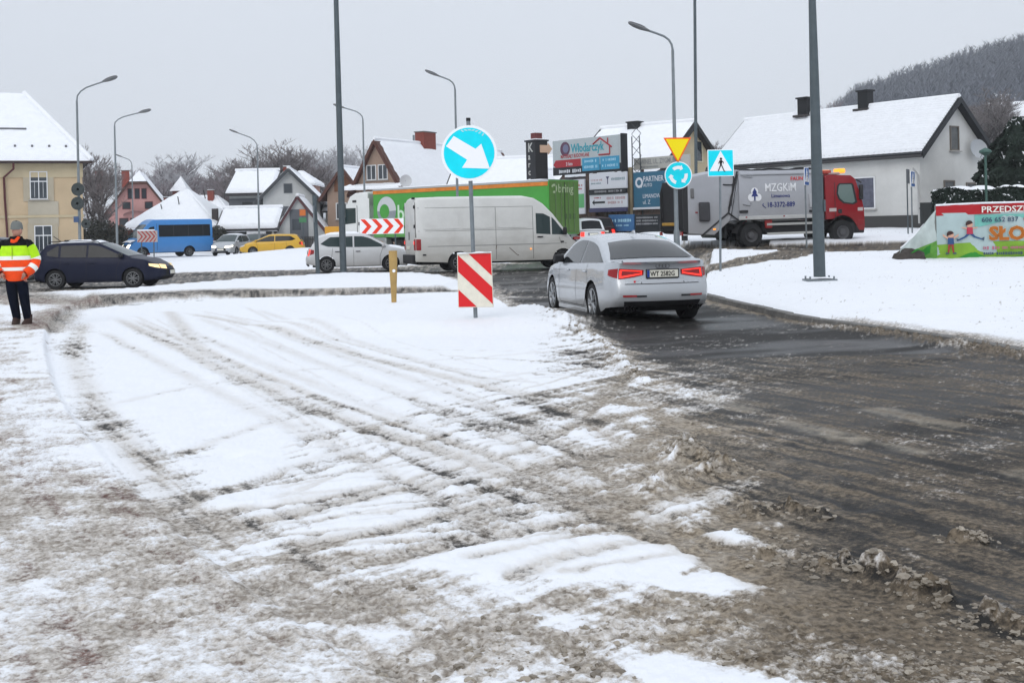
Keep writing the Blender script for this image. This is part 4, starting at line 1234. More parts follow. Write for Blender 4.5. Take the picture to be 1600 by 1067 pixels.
    MB().prism([(x0, 3.0), (x0 + .9, 3.0), (x0 + .9, 3.86), (x0, 3.9)], -1.2, 1.2).build('roof_spoiler', cabw, t, bevel=.06)
    for s in (-1, 1):
        wn = MB().prism([(x1 - 1.15, 2.05), (x1 - .12, 1.98), (x1 - .26, 2.95), (x1 - 1.15, 2.95)], s * 1.243, s * 1.252).build('side_window', M_GLASSG, t)
        dr = MB().prism([(x1 - 1.3, 1.1), (x1 - 1.26, 1.1), (x1 - 1.26, 3.1), (x1 - 1.3, 3.1)], s * 1.242, s * 1.248).build('door_seam', M_BLACK, t)
        MB().box((x1 - .05, s * 1.40, 2.5), (.18, .22, .75)).build('mirror', M_BLACK, t, bevel=.04)
        MB().box((x0 + .1, s * 1.2, 2.3), (.5, .06, 2.4)).build('side_deflector', cabw, t, bevel=.02)
        truck_wheel(t, 15.0, s * 1.08, .5, .32, s); truck_wheel(t, 11.4, s * 1.02, .5, .5, s)
        MB().box((13.1, s * 1.05, .85), (1.2, .5, .6)).build('fuel_tank', mat('tank alloy', (.32, .33, .33), .45, .6), t, bevel=.08)
    MB().box((x1 - .02, 0, 2.55), (.1, 2.2, .9), m=Matrix.Rotation(-.17, 3, 'Y')).build('windscreen', M_GLASSG, t)
    MB().box((x1 - .5, 0, 3.25), (.5, 2.3, .12)).build('sun_visor', M_BLACK, t, bevel=.02)
    MB().box((x1 - .35, 0, .75), (.8, 2.4, .6)).build('front_bumper', cabw, t, bevel=.06)
    MB().box((x1 - 1.05, 1.247, 3.35), (.35, .02, .14)).build('cab_mark', M_BLACK, t)
    MB().tube([(x1 - 1.6, 1.26, 1.9), (x1 - 1.6, 1.26, 2.1)], .14, 8).build('cab_mark', M_BLACK, t)
    return t

def bin_lorry():
    t = thing('bin_lorry', 'grey rubbish collection lorry with red cab and amber beacon', 'lorry')
    grey = mat('grubby grey body', (.40, .41, .44), .5, var=.08, vscale=1.4, dirt=.45, dirt_z=(.7, 2.2), dcol=(.27, .26, .25))
    red = mat('red cab paint', (.27, .010, .016), .35, coat=.3, var=.08, vscale=2, dirt=.3, dirt_z=(.5, 1.4), dcol=(.18, .09, .08))
    drk = mat('dark frame', (.03, .03, .032), .6)
    rgrey = mat('rib grey', (.33, .34, .36), .55, var=.1)
    # body with rounded shoulders
    sec = [(-1.22, 1.05), (-1.25, 1.25), (-1.25, 2.6), (-1.16, 2.86), (-.95, 2.98), (.95, 2.98), (1.16, 2.86), (1.25, 2.6), (1.25, 1.25), (1.22, 1.05)]
    mb = MB(); mb.grid([[(x, y, z) for y, z in sec + sec[:1]] for x in (-1.15, 2.2)])
    mb.add([(2.2, y, z) for y, z in sec], [tuple(range(10))]); mb.add([(-1.15, y, z) for y, z in sec], [tuple(range(9, -1, -1))])
    mb.build('body', grey, t, smooth=30)
    MB().box((.55, -1.225, 2.77), (3.2, .05, .035)).build('body_rail', rgrey, t, bevel=.01)
    MB().box((.5, -1.27, 1.13), (3.4, .06, .14)).build('body_sill', mat('sill pale', (.50, .50, .49), .6, var=.1), t, bevel=.015)
    MB().box((2.05, 0, 2.05), (.12, 2.4, 2.0)).build('body_front', rgrey, t, bevel=.02)
    # tailgate: slanted hopper
    tp = [(-1.2, 2.95), (-1.55, 3.02), (-3.12, 2.74), (-3.22, 2.62), (-3.25, .60), (-2.2, .52), (-1.55, 1.05), (-1.2, 2.3)]
    MB().prism(tp, -1.26, 1.26).build('tailgate', grey, t, bevel=.03)
    for a, b in (((-1.22, 2.9), (-1.62, 1.35)), ((-1.62, 1.35), (-1.15, 1.0)), ((-1.62, 1.35), (-2.75, .5)), ((-1.35, 2.65), (-1.52, 1.6))):
        MB().tube([(a[0], -1.285, a[1]), (b[0], -1.285, b[1])], .032, 6).build('hydraulic_ram', drk, t)
    MB().tube([(-1.9, -1.27, 3.0), (-1.45, -1.3, 2.85), (-1.3, -1.3, 2.55), (-1.45, -1.3, 2.4), (-1.8, -1.28, 2.42)], .025, 6).build('hose', drk, t, smooth=60)
    MB().tube([(-1.3, -1.3, 2.5), (-1.5, -1.3, 2.0), (-1.62, -1.3, 1.5)], .018, 5).build('hose', drk, t, smooth=60)
    MB().box((-1.35, -1.27, 2.0), (.02, .02, 1.6), m=Matrix.Rotation(.2, 3, 'Y')).build('gate_edge', drk, t)
    MB().box((-2.6, -1.33, 1.42), (.42, .16, .72)).build('control_box', mat('control box', (.055, .055, .06), .6), t, bevel=.05)
    MB().box((-3.05, -1.28, 2.12), (.14, .06, .38)).build('work_lamp', mat('lamp box', (.16, .16, .16), .5), t, bevel=.04)
    for x, z in ((-2.9, 1.4), (-2.2, .75)): MB().box((x, -1.275, z), (.09, .02, .05)).build('side_marker', M_ORANGEON if z < 1 else M_TAIL, t)
    MB().prism([(-1.6, 1.06), (-1.22, 2.4), (-1.22, 2.93), (-1.1, 2.93), (-1.1, 1.06)], -1.2, 1.2).build('gate_frame', rgrey, t)
    # open hopper at the back
    hop = mat('hopper inside', (.018, .018, .02), .8, var=.3)
    for s in (-1, 1): MB().prism([(-3.2, 2.62), (-3.3, 2.6), (-3.42, 2.2), (-3.42, .7), (-3.2, .62)], s * 1.2, s * 1.25).build('hopper_cheek', drk, t)
    MB().box((-3.30, 0, 1.62), (.06, 2.38, 2.0)).build('hopper', hop, t)
    MB().box((-3.38, 0, .75), (.2, 2.38, .06)).build('hopper_floor', hop, t)
    MB().box((-3.46, .1, .98), (.10, 1.5, .12)).build('bin_lifter', mat('lifter yellow', (.48, .26, .03), .6, var=.3), t, bevel=.02)
    for s in (-1, 1): MB().box((-3.46, s * 1.1, .62), (.06, .2, .14)).build('tail_light', M_TAIL, t)
    MB().box((-3.3, -1.0, .45), (.1, .4, .2)).build('step', drk, t)
    # lettering and emblem on the near side
    wh = mat('white lettering', (.82, .83, .85), .5); bl = mat('blue lettering', (.03, .045, .20), .5)
    y = -1.262
    text('MZGKiM', .43, t, wh, (-.10, y, 2.12), sx=.80, bold=.012)
    text('Limanowa', .20, t, bl, (.16, y, 1.88), sx=.95, bold=.006)
    text('18-3372-889', .27, t, bl, (-.03, y, 1.52), sx=.84, bold=.012)
    MB().tube([(-.17, y, 1.66), (-.20, y, 1.6), (-.14, y, 1.54), (-.07, y, 1.50)], .016, 5).build('phone_mark', bl, t)
    em = MB()
    for a in (90, 210, 330):
        em.lathe([(.001, 0), (.15, 0), (.15, .004)], 16, (-.52 + .15 * cos(radians(a)), y - .004, 1.98 + .15 * sin(radians(a))))
    em.build('emblem', wh, t)
    MB().prism([(-.52, 2.26), (-.62, 2.08), (-.58, 2.08), (-.66, 1.94), (-.55, 1.94), (-.55, 1.80), (-.49, 1.80), (-.49, 1.94), (-.38, 1.94), (-.46, 2.08), (-.42, 2.08)], y - .012, y - .006).build('emblem_tree', bl, t)
    text('FAUN', .2, t, mat('red lettering', (.62, .05, .06), .5), (.98, y, 2.52), bold=.02)
    MB().box((1.88, y - .02, 1.72), (.30, .05, .52)).build('locker', mat('locker', (.46, .47, .49), .5), t, bevel=.02)
    MB().box((1.85, y - .02, 1.32), (.26, .08, .10)).build('lamp', drk, t, bevel=.02)
    MB().box((-1.0, y - .03, 1.38), (.34, .10, .10)).build('lamp', drk, t, bevel=.03)
    MB().tube([(-1.0, y - .01, 1.66), (-.72, y - .01, 1.6), (-.68, y - .01, 1.72)], .022, 5).build('bracket', rgrey, t)
    MB().tube([(-.98, y - .01, 2.72), (-.6, y - .02, 2.68)], .022, 5).build('bracket', rgrey, t)
    for x in (-.9, .65): MB().box((x, y - .03, 1.16), (.07, .02, .05)).build('side_marker', M_TAIL, t)
    # frame, guards, wheels
    MB().box((.6, 0, .78), (6.0, .9, .26)).build('chassis', drk, t)
    MB().box((1.1, 0, .72), (2.2, 1.9, .5)).build('frame_box', drk, t, bevel=.03)
    gp_ = mat('guard rail pale', (.46, .46, .44), .5, .2)
    for s in (-1, 1):
        for z in (.86, .50): MB().box((1.15, s * 1.2, z), (2.35, .04, .09)).build('side_guard', gp_, t, bevel=.01)
        MB().box((.06, s * 1.15, .92), (.30, .1, .42)).build('red_tank', mat('red tank', (.32, .03, .03), .5), t, bevel=.04)
        truck_wheel(t, 3.15, s * 1.06, .47, .32, s); truck_wheel(t, -.68, s * .98, .47, .52, s)
        P = [[(-.68 + .60 * cos(a), s * yy, .47 + .60 * sin(a)) for yy in (.7, 1.27)] for a in np.linspace(.15, pi - .15, 14)]
        MB().grid(P).build('mudguard', mat('mudguard', (.05, .05, .052), .6, var=.2), t, smooth=50)
    MB().box((-1.7, 0, .62), (.06, 2.3, .45)).build('mud_flap', M_BLACK, t)
    # cab
    x1 = 4.1
    cp = [(2.46, .98), (2.72, .98), (2.74, 1.02)] + [(3.15 + .62 * cos(a), .50 + .62 * sin(a)) for a in np.linspace(pi * .72, pi * .15, 8)] + [(3.86, .52), (x1 - .03, .52), (x1, .75), (x1 - .02, 1.35), (x1 - .10, 1.75), (x1 - .36, 2.52), (x1 - .55, 2.66), (2.6, 2.70), (2.46, 2.62)]
    MB().prism(cp, -1.2, 1.2).build('cab', red, t, bevel=.05, seg=3)
    MB().box((2.40, 0, 1.85), (.16, 2.2, 1.7)).build('cab_rear', drk, t, bevel=.03)
    for s in (-1, 1):
        MB().prism([(2.96, 2.26), (2.92, 1.95), (3.0, 1.74), (3.2, 1.58), (3.62, 1.52), (3.80, 1.60), (3.66, 2.28), (3.60, 2.36), (3.05, 2.36)], s * 1.203, s * 1.21).build('window_frame', drk, t)
        MB().prism([(3.02, 2.24), (2.98, 1.98), (3.06, 1.78), (3.24, 1.63), (3.58, 1.58), (3.70, 1.64), (3.58, 2.26), (3.54, 2.31), (3.08, 2.31)], s * 1.212, s * 1.218).build('side_window', mat('pale cab glass', (.16, .22, .205), .1), t)
        MB().box((3.05, s * 1.21, 1.28), (.16, .03, .16)).build('door_handle', drk, t, bevel=.02)
        for x, w in ((2.75, .3), (3.92, .22)): MB().box((x, s * 1.205, 1.34), (w, .012, .13)).build('reflector_stripe', mat('stripe pale', (.55, .47, .46), .5), t)
        MB().prism([(2.84, .95), (2.86, .95), (2.86, 2.4), (2.84, 2.4)], s * 1.202, s * 1.207).build('door_seam', drk, t)
        MB().box((x1 - .16, s * 1.26, 2.0), (.14, .16, .58)).build('mirror', drk, t, bevel=.04)
        MB().tube([(x1 - .3, s * 1.15, 2.5), (x1 - .14, s * 1.28, 2.36)], .03, 6).build('mirror_arm', drk, t)
        P = [[(3.15 + .60 * cos(a), s * yy, .49 + .60 * sin(a)) for yy in (.7, 1.22)] for a in np.linspace(-.1, pi * .80, 12)]
        MB().grid(P).build('mudguard', mat('mudguard', (.05, .05, .052), .6, var=.2), t, smooth=50)
        MB().box((x1 + .005, s * .85, .72), (.04, .4, .18)).build('headlight', M_HEAD, t)
    # driver in green, seen through the side glass
    MB().prism([(3.02, 1.72), (3.22, 1.64), (3.36, 1.72), (3.30, 1.98), (3.14, 2.08), (3.04, 2.0)], -1.2205, -1.219).build('driver_jacket', mat('driver green jacket', (.16, .55, .12), .7), t) if False else None
    MB().box((x1 - .22, 0, 2.08), (.05, 2.1, .72), m=Matrix.Rotation(-.32, 3, 'Y')).build('windscreen', M_GLASSG, t)
    MB().box((3.72, 0, .62), (.75, 2.35, .42)).build('front_bumper', drk, t, bevel=.05)
    MB().box((3.92, -1.19, .82), (.28, .06, .22)).build('corner_panel', red, t, bevel=.02)
    # roof: beacon bar and horn
    MB().box((3.05, 0, 2.76), (.5, 1.7, .10)).build('roof_panel', mat('pale roof', (.45, .38, .36), .6), t, bevel=.03)
    MB().box((2.75, -.7, 2.82), (.35, .3, .14)).build('beacon_base', mat('dull red beacon', (.42, .07, .05), .4), t, bevel=.03)
    MB().box((3.40, -.6, 2.86), (.34, .36, .18)).build('amber_beacon', M_ORANGEON, t, bevel=.04)
    MB().box((3.40, .6, 2.86), (.34, .36, .18)).build('amber_beacon', M_ORANGEON, t, bevel=.04)
    # snow and torn cover along the top
    P = [[(x, y, 2.985 + .035 * (1 - abs(y) ** 4) + .012 * sin(7 * x + 3 * y)) for y in np.linspace(-.98, .98, 7)] for x in np.linspace(-1.0, 2.1, 14)]
    MB().grid(P).build('top_snow', M_SNOW, t, smooth=80)
    MB().tube([(x, -1.02, 2.97 + .03 * sin(5 * x)) for x in np.linspace(-1.1, 2.15, 16)], [.02 + .018 * abs(sin(3 * i)) for i in range(16)], 5).build('top_seal', drk, t, smooth=60)
    return t
# ------------------------------------------------------------------ houses
M_TILE = mat('dark roof tile', (.055, .05, .05), .7)
M_GUT = mat('dark gutter', (.05, .048, .05), .5)
M_PANE = mat('window pane', (.035, .045, .055), .08, spec=.7, var=.3, vscale=2)
M_FRAME = mat('white window frame', (.72, .73, .74), .5)
M_SILL = mat('stone sill', (.38, .37, .35), .7)
M_BRICK = mat('red chimney brick', (.22, .055, .04), .8, var=.25, vscale=6)
M_BROWN = mat('brown wood trim', (.10, .045, .035), .7, var=.15)
M_GREYW = mat('grey panel', (.12, .13, .145), .6)
def plaster(name, c, **k): return mat(name, c, .85, var=.12, vscale=.7, bump=.12, bscale=9, dirt=.4, dirt_z=(-.5, 2.2), dcol=tuple(v * .6 for v in c), **k)
FACES = {'-y': lambda D, L: (Matrix.Identity(4)), }
def face_m(face, L, D):
    """local frame of a wall: u along the wall, v up, outward normal -y of the frame"""
    if face == '-y': return Matrix.Identity(4)
    if face == '+x': return Matrix.Translation((L, 0, 0)) @ Matrix.Rotation(pi / 2, 4, 'Z')
    if face == '+y': return Matrix.Translation((L, D, 0)) @ Matrix.Rotation(pi, 4, 'Z')
    if face == '-x': return Matrix.Translation((0, D, 0)) @ Matrix.Rotation(-pi / 2, 4, 'Z')
def window(t, L, D, face, u, v, w, h, cols=2, rows=1, frame=None, sill=True, pane=None, fw=.07):
    m = face_m(face, L, D) @ Matrix.Translation((u, 0, v))
    fr = MB()
    for c, s in (((w / 2, -.01, fw / 2), (w, .09, fw)), ((w / 2, -.01, h - fw / 2), (w, .09, fw)), ((fw / 2, -.01, h / 2), (fw, .09, h - 2 * fw)), ((w - fw / 2, -.01, h / 2), (fw, .09, h - 2 * fw))): fr.box(c, s)
    for i in range(1, cols): fr.box((w * i / cols, -.008, h / 2), (fw * .9, .08, h - 2 * fw))
    for j in range(1, rows): fr.box((w / 2, -.006, h * (j / rows if rows > 2 else .62)), (w - 2 * fw, .07, fw * .8))
    o = fr.build('window', frame or M_FRAME, t); o.matrix_local = m
    p = MB().box((w / 2, .0, h / 2), (w - fw, .03, h - fw)).build('pane', pane or M_PANE, o)
    if sill: MB().box((w / 2, -.07, -.035), (w + .16, .18, .06)).build('sill', M_SILL, o, bevel=.01)
    return o
def slab(mb, P, th):
    """a sloping slab: four corners and a thickness along its normal"""
    P = [Vector(p) for p in P]
    n = (P[1] - P[0]).cross(P[3] - P[0]).normalized() * th
    if n.z < 0: n = -n
    mb.add(P + [p + n for p in P], [(3, 2, 1, 0), (4, 5, 6, 7), (0, 1, 5, 4), (1, 2, 6, 5), (2, 3, 7, 6), (3, 0, 4, 7)])
def snow_sheet(P, th, name, t, courses=0, wave=0, nu=24, nv=14, seed=0, bare=0.0):
    """snow lying on a roof plane: P = eave-left, eave-right, ridge-right, ridge-left"""
    P = [Vector(p) for p in P]
    n = (P[1] - P[0]).cross(P[3] - P[0]).normalized()
    if n.z < 0: n = -n
    rr = random.Random(seed)
    if courses: nv = courses * 3
    if wave: nu = wave * 2
    rows = []
    for j in range(nv + 1):
        f = j / nv; r = []
        for i in range(nu + 1):
            g = i / nu
            p = P[0] * (1 - g) * (1 - f) + P[1] * g * (1 - f) + P[2] * g * f + P[3] * (1 - g) * f
            h = th * min(1, f * 14 + .1, (1 - f) * 14 + .5, g * 30 + .1, (1 - g) * 30 + .1) * (.85 + .3 * rr.random())
            if courses: h += (-.045, .025, .045)[j % 3] * 1.3
            if wave: h += .012 * (1 if i % 2 else -1)
            if i in (0, nu) and courses: h = max(h, th * .6)
            if j == 0: h *= .3
            r.append(p + n * h + Vector((0, 0, -.03 * (rr.random()) if j == 0 else 0)))
        rows.append(r)
    edge = [p - n * (th * .9) for p in rows[0]]
    mb = MB().grid([edge] + rows)
    return mb.build(name, M_SNOW, t, smooth=70 if not courses else 50)
def gable(t, L, D, eave, ridge, wall, roof=None, oe=.45, og=.35, th=.14, snow=.12, courses=0, wave=0, gut=True, base=-1.0, barge=None, ridge_at=.5, plinth=None):
    """walls and roof of a gabled house; ridge along x"""
    ry = D * ridge_at
    roof = roof or M_TILE
    mb = MB()
    mb.add([(0, 0, base), (L, 0, base), (L, D, base), (0, D, base), (0, 0, eave), (L, 0, eave), (L, D, eave), (0, D, eave), (0, ry, ridge), (L, ry, ridge)],
           [(0, 1, 5, 4), (1, 2, 6, 9, 5), (2, 3, 7, 6), (3, 0, 4, 8, 7)])
    mb.build('wall', wall, t)
    if plinth: MB().box((L / 2, D / 2, base / 2 + .25), (L + .06, D + .06, abs(base) + .5)).build('plinth', plinth, t)
    rm = MB()
    k1 = (ridge - eave) / ry; k2 = (ridge - eave) / (D - ry)
    z1 = eave - oe * k1; z2 = eave - oe * k2
    e = .02
    A = [(-og, -oe, z1 + e), (L + og, -oe, z1 + e), (L + og, ry, ridge + e), (-og, ry, ridge + e)]
    B = [(L + og, D + oe, z2 + e), (-og, D + oe, z2 + e), (-og, ry, ridge + e), (L + og, ry, ridge + e)]
    slab(rm, A, th); slab(rm, B, th)
    rf = rm.build('roof', roof, t)
    for x in (-og - .02, L + og + .02):
        for q0, q1 in (((-oe, z1), (ry, ridge)), ((D + oe, z2), (ry, ridge))):
            y0, a = q0; y1, b = q1
            bg = MB(); bg.add([(x - .03, y0, a - .10), (x - .03, y1, b - .10), (x - .03, y1, b + th + .03), (x - .03, y0, a + th + .03), (x + .03, y0, a - .10), (x + .03, y1, b - .10), (x + .03, y1, b + th + .03), (x + .03, y0, a + th + .03)],
                   [(0, 1, 2, 3), (7, 6, 5, 4), (0, 4, 5, 1), (1, 5, 6, 2), (2, 6, 7, 3), (3, 7, 4, 0)])
            bg.build('barge_board', barge or M_GUT, t)
    if gut:
        for y, z in ((-oe - .06, z1), (D + oe + .06, z2)):
            MB().tube([(-og, y, z + .03), (L + og, y, z + .03)], .075, 8).build('gutter', M_GUT, t, smooth=60)
    if snow:
        def up(P): return [(p[0] + (.06 if p[0] < 0 else -.06 if p[0] > L else 0), p[1], p[2] + th + .012) for p in P]
        snow_sheet(up(A), snow, 'roof_snow', t, courses, wave, seed=3); snow_sheet(up(B), snow, 'roof_snow', t, courses, wave, seed=4)
        MB().tube([(-og + .05, ry, ridge + th + snow * .9), (L / 2, ry, ridge + th + snow * .95), (L + og - .05, ry, ridge + th + snow * .9)], .14, 8).build('ridge_snow', M_SNOW, t, smooth=60)
    return dict(A=A, B=B, k=k1, ry=ry)
def chimney(t, x, y, z0, h, w=.6, d=.5, m=None, cap=True, snow=True):
    c = MB().box((x, y, z0 + h / 2), (w, d, h)).build('chimney', m or M_BRICK, t, bevel=.01)
    if cap: MB().box((x, y, z0 + h + .04), (w + .14, d + .14, .08)).build('chimney_cap', mat('cap concrete', (.16, .155, .15), .8) if m is None else m, c)
    if snow: MB().box((x, y, z0 + h + .11), (w + .04, d + .04, .07)).build('snow_cap', M_SNOW, c, bevel=.03)
    return c
def at_dir(px, Yd, zbase=None):
    p = at(px, 300, Yd); return p.x, p.y

# ---- white house beside the lorry
ANG = atan2(-.62, .783); ANG_H = radians(-53); ANG_B = radians(-50)
def white_house():
    hx, hy = 19.35, 56.0          # near right corner
    Lh, D = 13.0, 5.7
    zg = 1.25
    ux, uy = cos(ANG_H), sin(ANG_H)
    x0, y0 = hx - ux * Lh, hy - uy * Lh
    t = thing('white_house', 'white cottage with steep snowy tiled roof, black chimneys and round dish', 'house', (x0, y0, zg), ANG_H)
    wl = plaster('white house plaster', (.60, .60, .58))
    g = gable(t, Lh, D, 3.55, 6.0, wl, mat('anthracite roof', (.03, .032, .036), .6), .35, .4, .16, .07, courses=22, wave=46, barge=mat('anthracite barge', (.022, .024, .028), .55), plinth=mat('dark plinth', (.06, .06, .058), .8))
    wide = M_FRAME
    window(t, Lh, D, '-y', 8.9, .85, 1.6, 1.6, 1, 1, wide, pane=mat('curtained pane', (.10, .105, .14), .2, var=.4, vscale=4))
    window(t, Lh, D, '-y', 4.6, .75, 1.5, 1.5, 2, 1, wide); window(t, Lh, D, '-y', 1.4, .75, 1.5, 1.5, 2, 1, wide)
    dull = mat('dull brown frame', (.16, .14, .12), .6); dp = mat('grey pane', (.10, .105, .105), .25, var=.3)
    window(t, Lh, D, '+x', 1.9, .55, .9, 1.6, 1, 1, dull, pane=dp); window(t, Lh, D, '+x', 3.8, .75, .8, 1.3, 1, 1, dull, pane=dp); window(t, Lh, D, '+x', 2.5, 3.6, .75, 1.2, 1, 1, dull, pane=dp)
    d = thing('satellite_dish', 'pale round satellite dish on the white gable wall', 'satellite dish', (0, 0, 0))
    dm = mat('dish grey', (.42, .44, .46), .5)
    P = [(r, .18 * (1 - (r / .5) ** 2)) for r in (.001, .2, .35, .46, .5)]
    MB().lathe(P, 20).build('reflector', dm, d, smooth=60)
    MB().tube([(0, .2, 0), (.0, .45, -.2)], .03, 6).build('bracket', M_STEEL, d); MB().tube([(0, .05, -.45), (0, -.4, -.1)], .015, 5).build('arm', M_STEEL, d)
    w = Matrix.Translation((x0, y0, zg)) @ Matrix.Rotation(ANG_H, 4, 'Z') @ Vector((Lh + .45, 4.3, 3.7))
    d.location = w; d.rotation_euler = (radians(-15), 0, ANG_H + radians(70))
    blk = mat('black chimney', (.02, .021, .023), .7)
    for x, y in ((4.1, 2.7), (7.9, 2.9)):
        chimney(t, x, y, 5.6, 1.4, .62, .5, blk, True, False)
        MB().box((x, y - .1, 6.05), (.9, .8, .12)).build('chimney_flashing', M_TILE, t)
    for i, x in enumerate((1.5, 9.6)): MB().tube([(Lh - .05 if i else .1, -.5, 2.7), (Lh - .05 if i else .1, -.1, 2.4), (Lh - .05 if i else .1, -.08, .1)], .05, 6).build('downpipe', mat('pale downpipe', (.45, .45, .44), .6), t, smooth=60)
    return t
white_house()

# ---- yellow house with the hipped roof
def yellow_house():
    Yf = 74.0
    xr = at(129, 300, Yf).x
    Lh, D, eave, ridge = 22.0, 9.2, 6.35, 10.9
    a = radians(23.0)
    t = thing('yellow_house', 'two storey ochre house with snow covered hipped roof and brown downpipe', 'house', (xr - Lh * cos(a), Yf - Lh * sin(a), 0), a)
    wl = plaster('ochre plaster', (.52, .40, .26)); band = plaster('ochre frieze', (.50, .42, .28)); sur = plaster('grey surround', (.42, .37, .28))
    MB().box((Lh / 2, D / 2, eave / 2 - .5), (Lh, D, eave + 1)).build('wall', wl, t)
    MB().box((Lh / 2, -.02, eave - .55), (Lh + .08, .1, 1.0)).build('frieze', band, t)
    MB().box((Lh / 2, -.03, 2.35 + .55), (Lh + .1, .1, .16)).build('string_course', band, t)
    o = .55; z0 = eave - .1
    R = [(-o, -o, z0), (Lh + o, -o, z0), (Lh + o, D + o, z0), (-o, D + o, z0), (3.2, D / 2, ridge), (Lh - 3.2, D / 2, ridge)]
    for q in (1, 2): MB().tube([(R[q][0], R[q][1], z0 + .12), (R[5][0], R[5][1], ridge + .12)], .16, 8).build('hip_snow', M_SNOW, t, smooth=60)
    mb = MB(); mb.add(R, [(0, 1, 5, 4), (1, 2, 5), (2, 3, 4, 5), (3, 0, 4), (3, 2, 1, 0)])
    mb.build('roof', M_TILE, t)
    snow_sheet([(R[0][0] + .1, R[0][1], z0 + .04), (R[1][0] - .1, R[1][1], z0 + .04), (R[5][0], R[5][1], ridge + .04), (R[4][0], R[4][1], ridge + .04)], .14, 'roof_snow', t, nu=40)
    snow_sheet([(R[1][0], R[1][1] + .1, z0 + .04), (R[2][0], R[2][1], z0 + .04), (R[5][0], R[5][1], ridge + .04), (R[5][0] - .01, R[5][1] - .02, ridge + .04)], .14, 'roof_snow', t)
    MB().box((Lh / 2, -o - .02, z0 - .04), (Lh + 2 * o + .1, .14, .17)).build('gutter', mat('brown gutter', (.045, .03, .028), .5), t, bevel=.03)
    MB().box((Lh / 2, -o / 2, z0 - .06), (Lh + 2 * o, o + .1, .06)).build('soffit', mat('soffit', (.12, .10, .08), .8), t)
    xd = Lh - 3.95
    MB().tube([(xd, -o - .04, z0 - .1), (xd, -o, z0 - .45), (xd - .55, -.12, z0 - .95), (xd - .52, -.1, 4.0), (xd - .35, -.1, 0)], .065, 8).build('downpipe', mat('maroon downpipe', (.085, .022, .025), .5), t, smooth=60)
    k = (ridge - z0) / (D / 2 + o)
    # snow guards and the long slots in the snow
    gm = mat('snow guard', (.14, .14, .15), .6)
    for i in range(9):
        x = Lh - .9 - i * .98
        MB().box((x, .35, z0 + k * .9 + .2), (.12, .22, .14)).build('snow_guard', gm, t)
    for x0, x1 in ((Lh - 8.2, Lh - 5.1), (Lh - 3.1 - 1.9, Lh - 3.15)):
        MB().box(((x0 + x1) / 2, 1.62, z0 + k * 2.17 + .22), (x1 - x0, .2, .10)).build('roof_rail', gm, t)
    for zz, hh in ((3.95, 1.72), (.62, 1.72)):
        x = Lh - 3.05 if zz > 3 else Lh - 2.85
        MB().box((x + .5, -.025, zz + hh / 2), (1.75, .07, hh + .24)).build('surround', sur, t)
        w = window(t, Lh, D, '-y', x, zz, 1.02, hh, 2, 1, M_FRAME, fw=.055)
        w.location.y -= .05
        MB().box((.51, -.012, hh * .64), (.95, .07, .06)).build('transom', M_FRAME, w)
        for cx in (.27, .76):
            MB().box((cx, -.016, hh * .35), (.018, .05, hh * .55)).build('glazing_bar', M_FRAME, w)
        x2 = x - 6.4
        MB().box((x2 + .5, -.025, zz + hh / 2), (1.75, .07, hh + .24)).build('surround', sur, t)
        w = window(t, Lh, D, '-y', x2, zz, 1.02, hh, 2, 1, M_FRAME); w.location.y -= .05
    MB().box((Lh - 2.3, -.02, 3.05), (1.75, .06, 1.55)).build('apron_panel', plaster('grey panel plaster', (.43, .39, .31)), t)
    d = thing('satellite_dish', 'white dish on the ochre wall behind the man', 'satellite dish', at(0, 336, 73.2), 0)
    MB().lathe([(.001, .16), (.3, .1), (.42, 0)], 18).build('reflector', mat('dish white', (.6, .61, .62), .5), d, smooth=60)
    MB().tube([(0, .15, 0), (0, .75, -.1)], .03, 6).build('bracket', M_STEEL, d)
    return t
yellow_house()

def simple_house(name, label, pxl, Yl, ang, Lh, D, eave, ridge, wall, z=0.0, **k):
    """house whose front left corner stands at a photo column and distance"""
    x, y = at_dir(pxl, Yl)
    t = thing(name, label, 'house', (x, y, z), radians(ang))
    g = gable(t, Lh, D, eave, ridge, wall, **k)
    return t

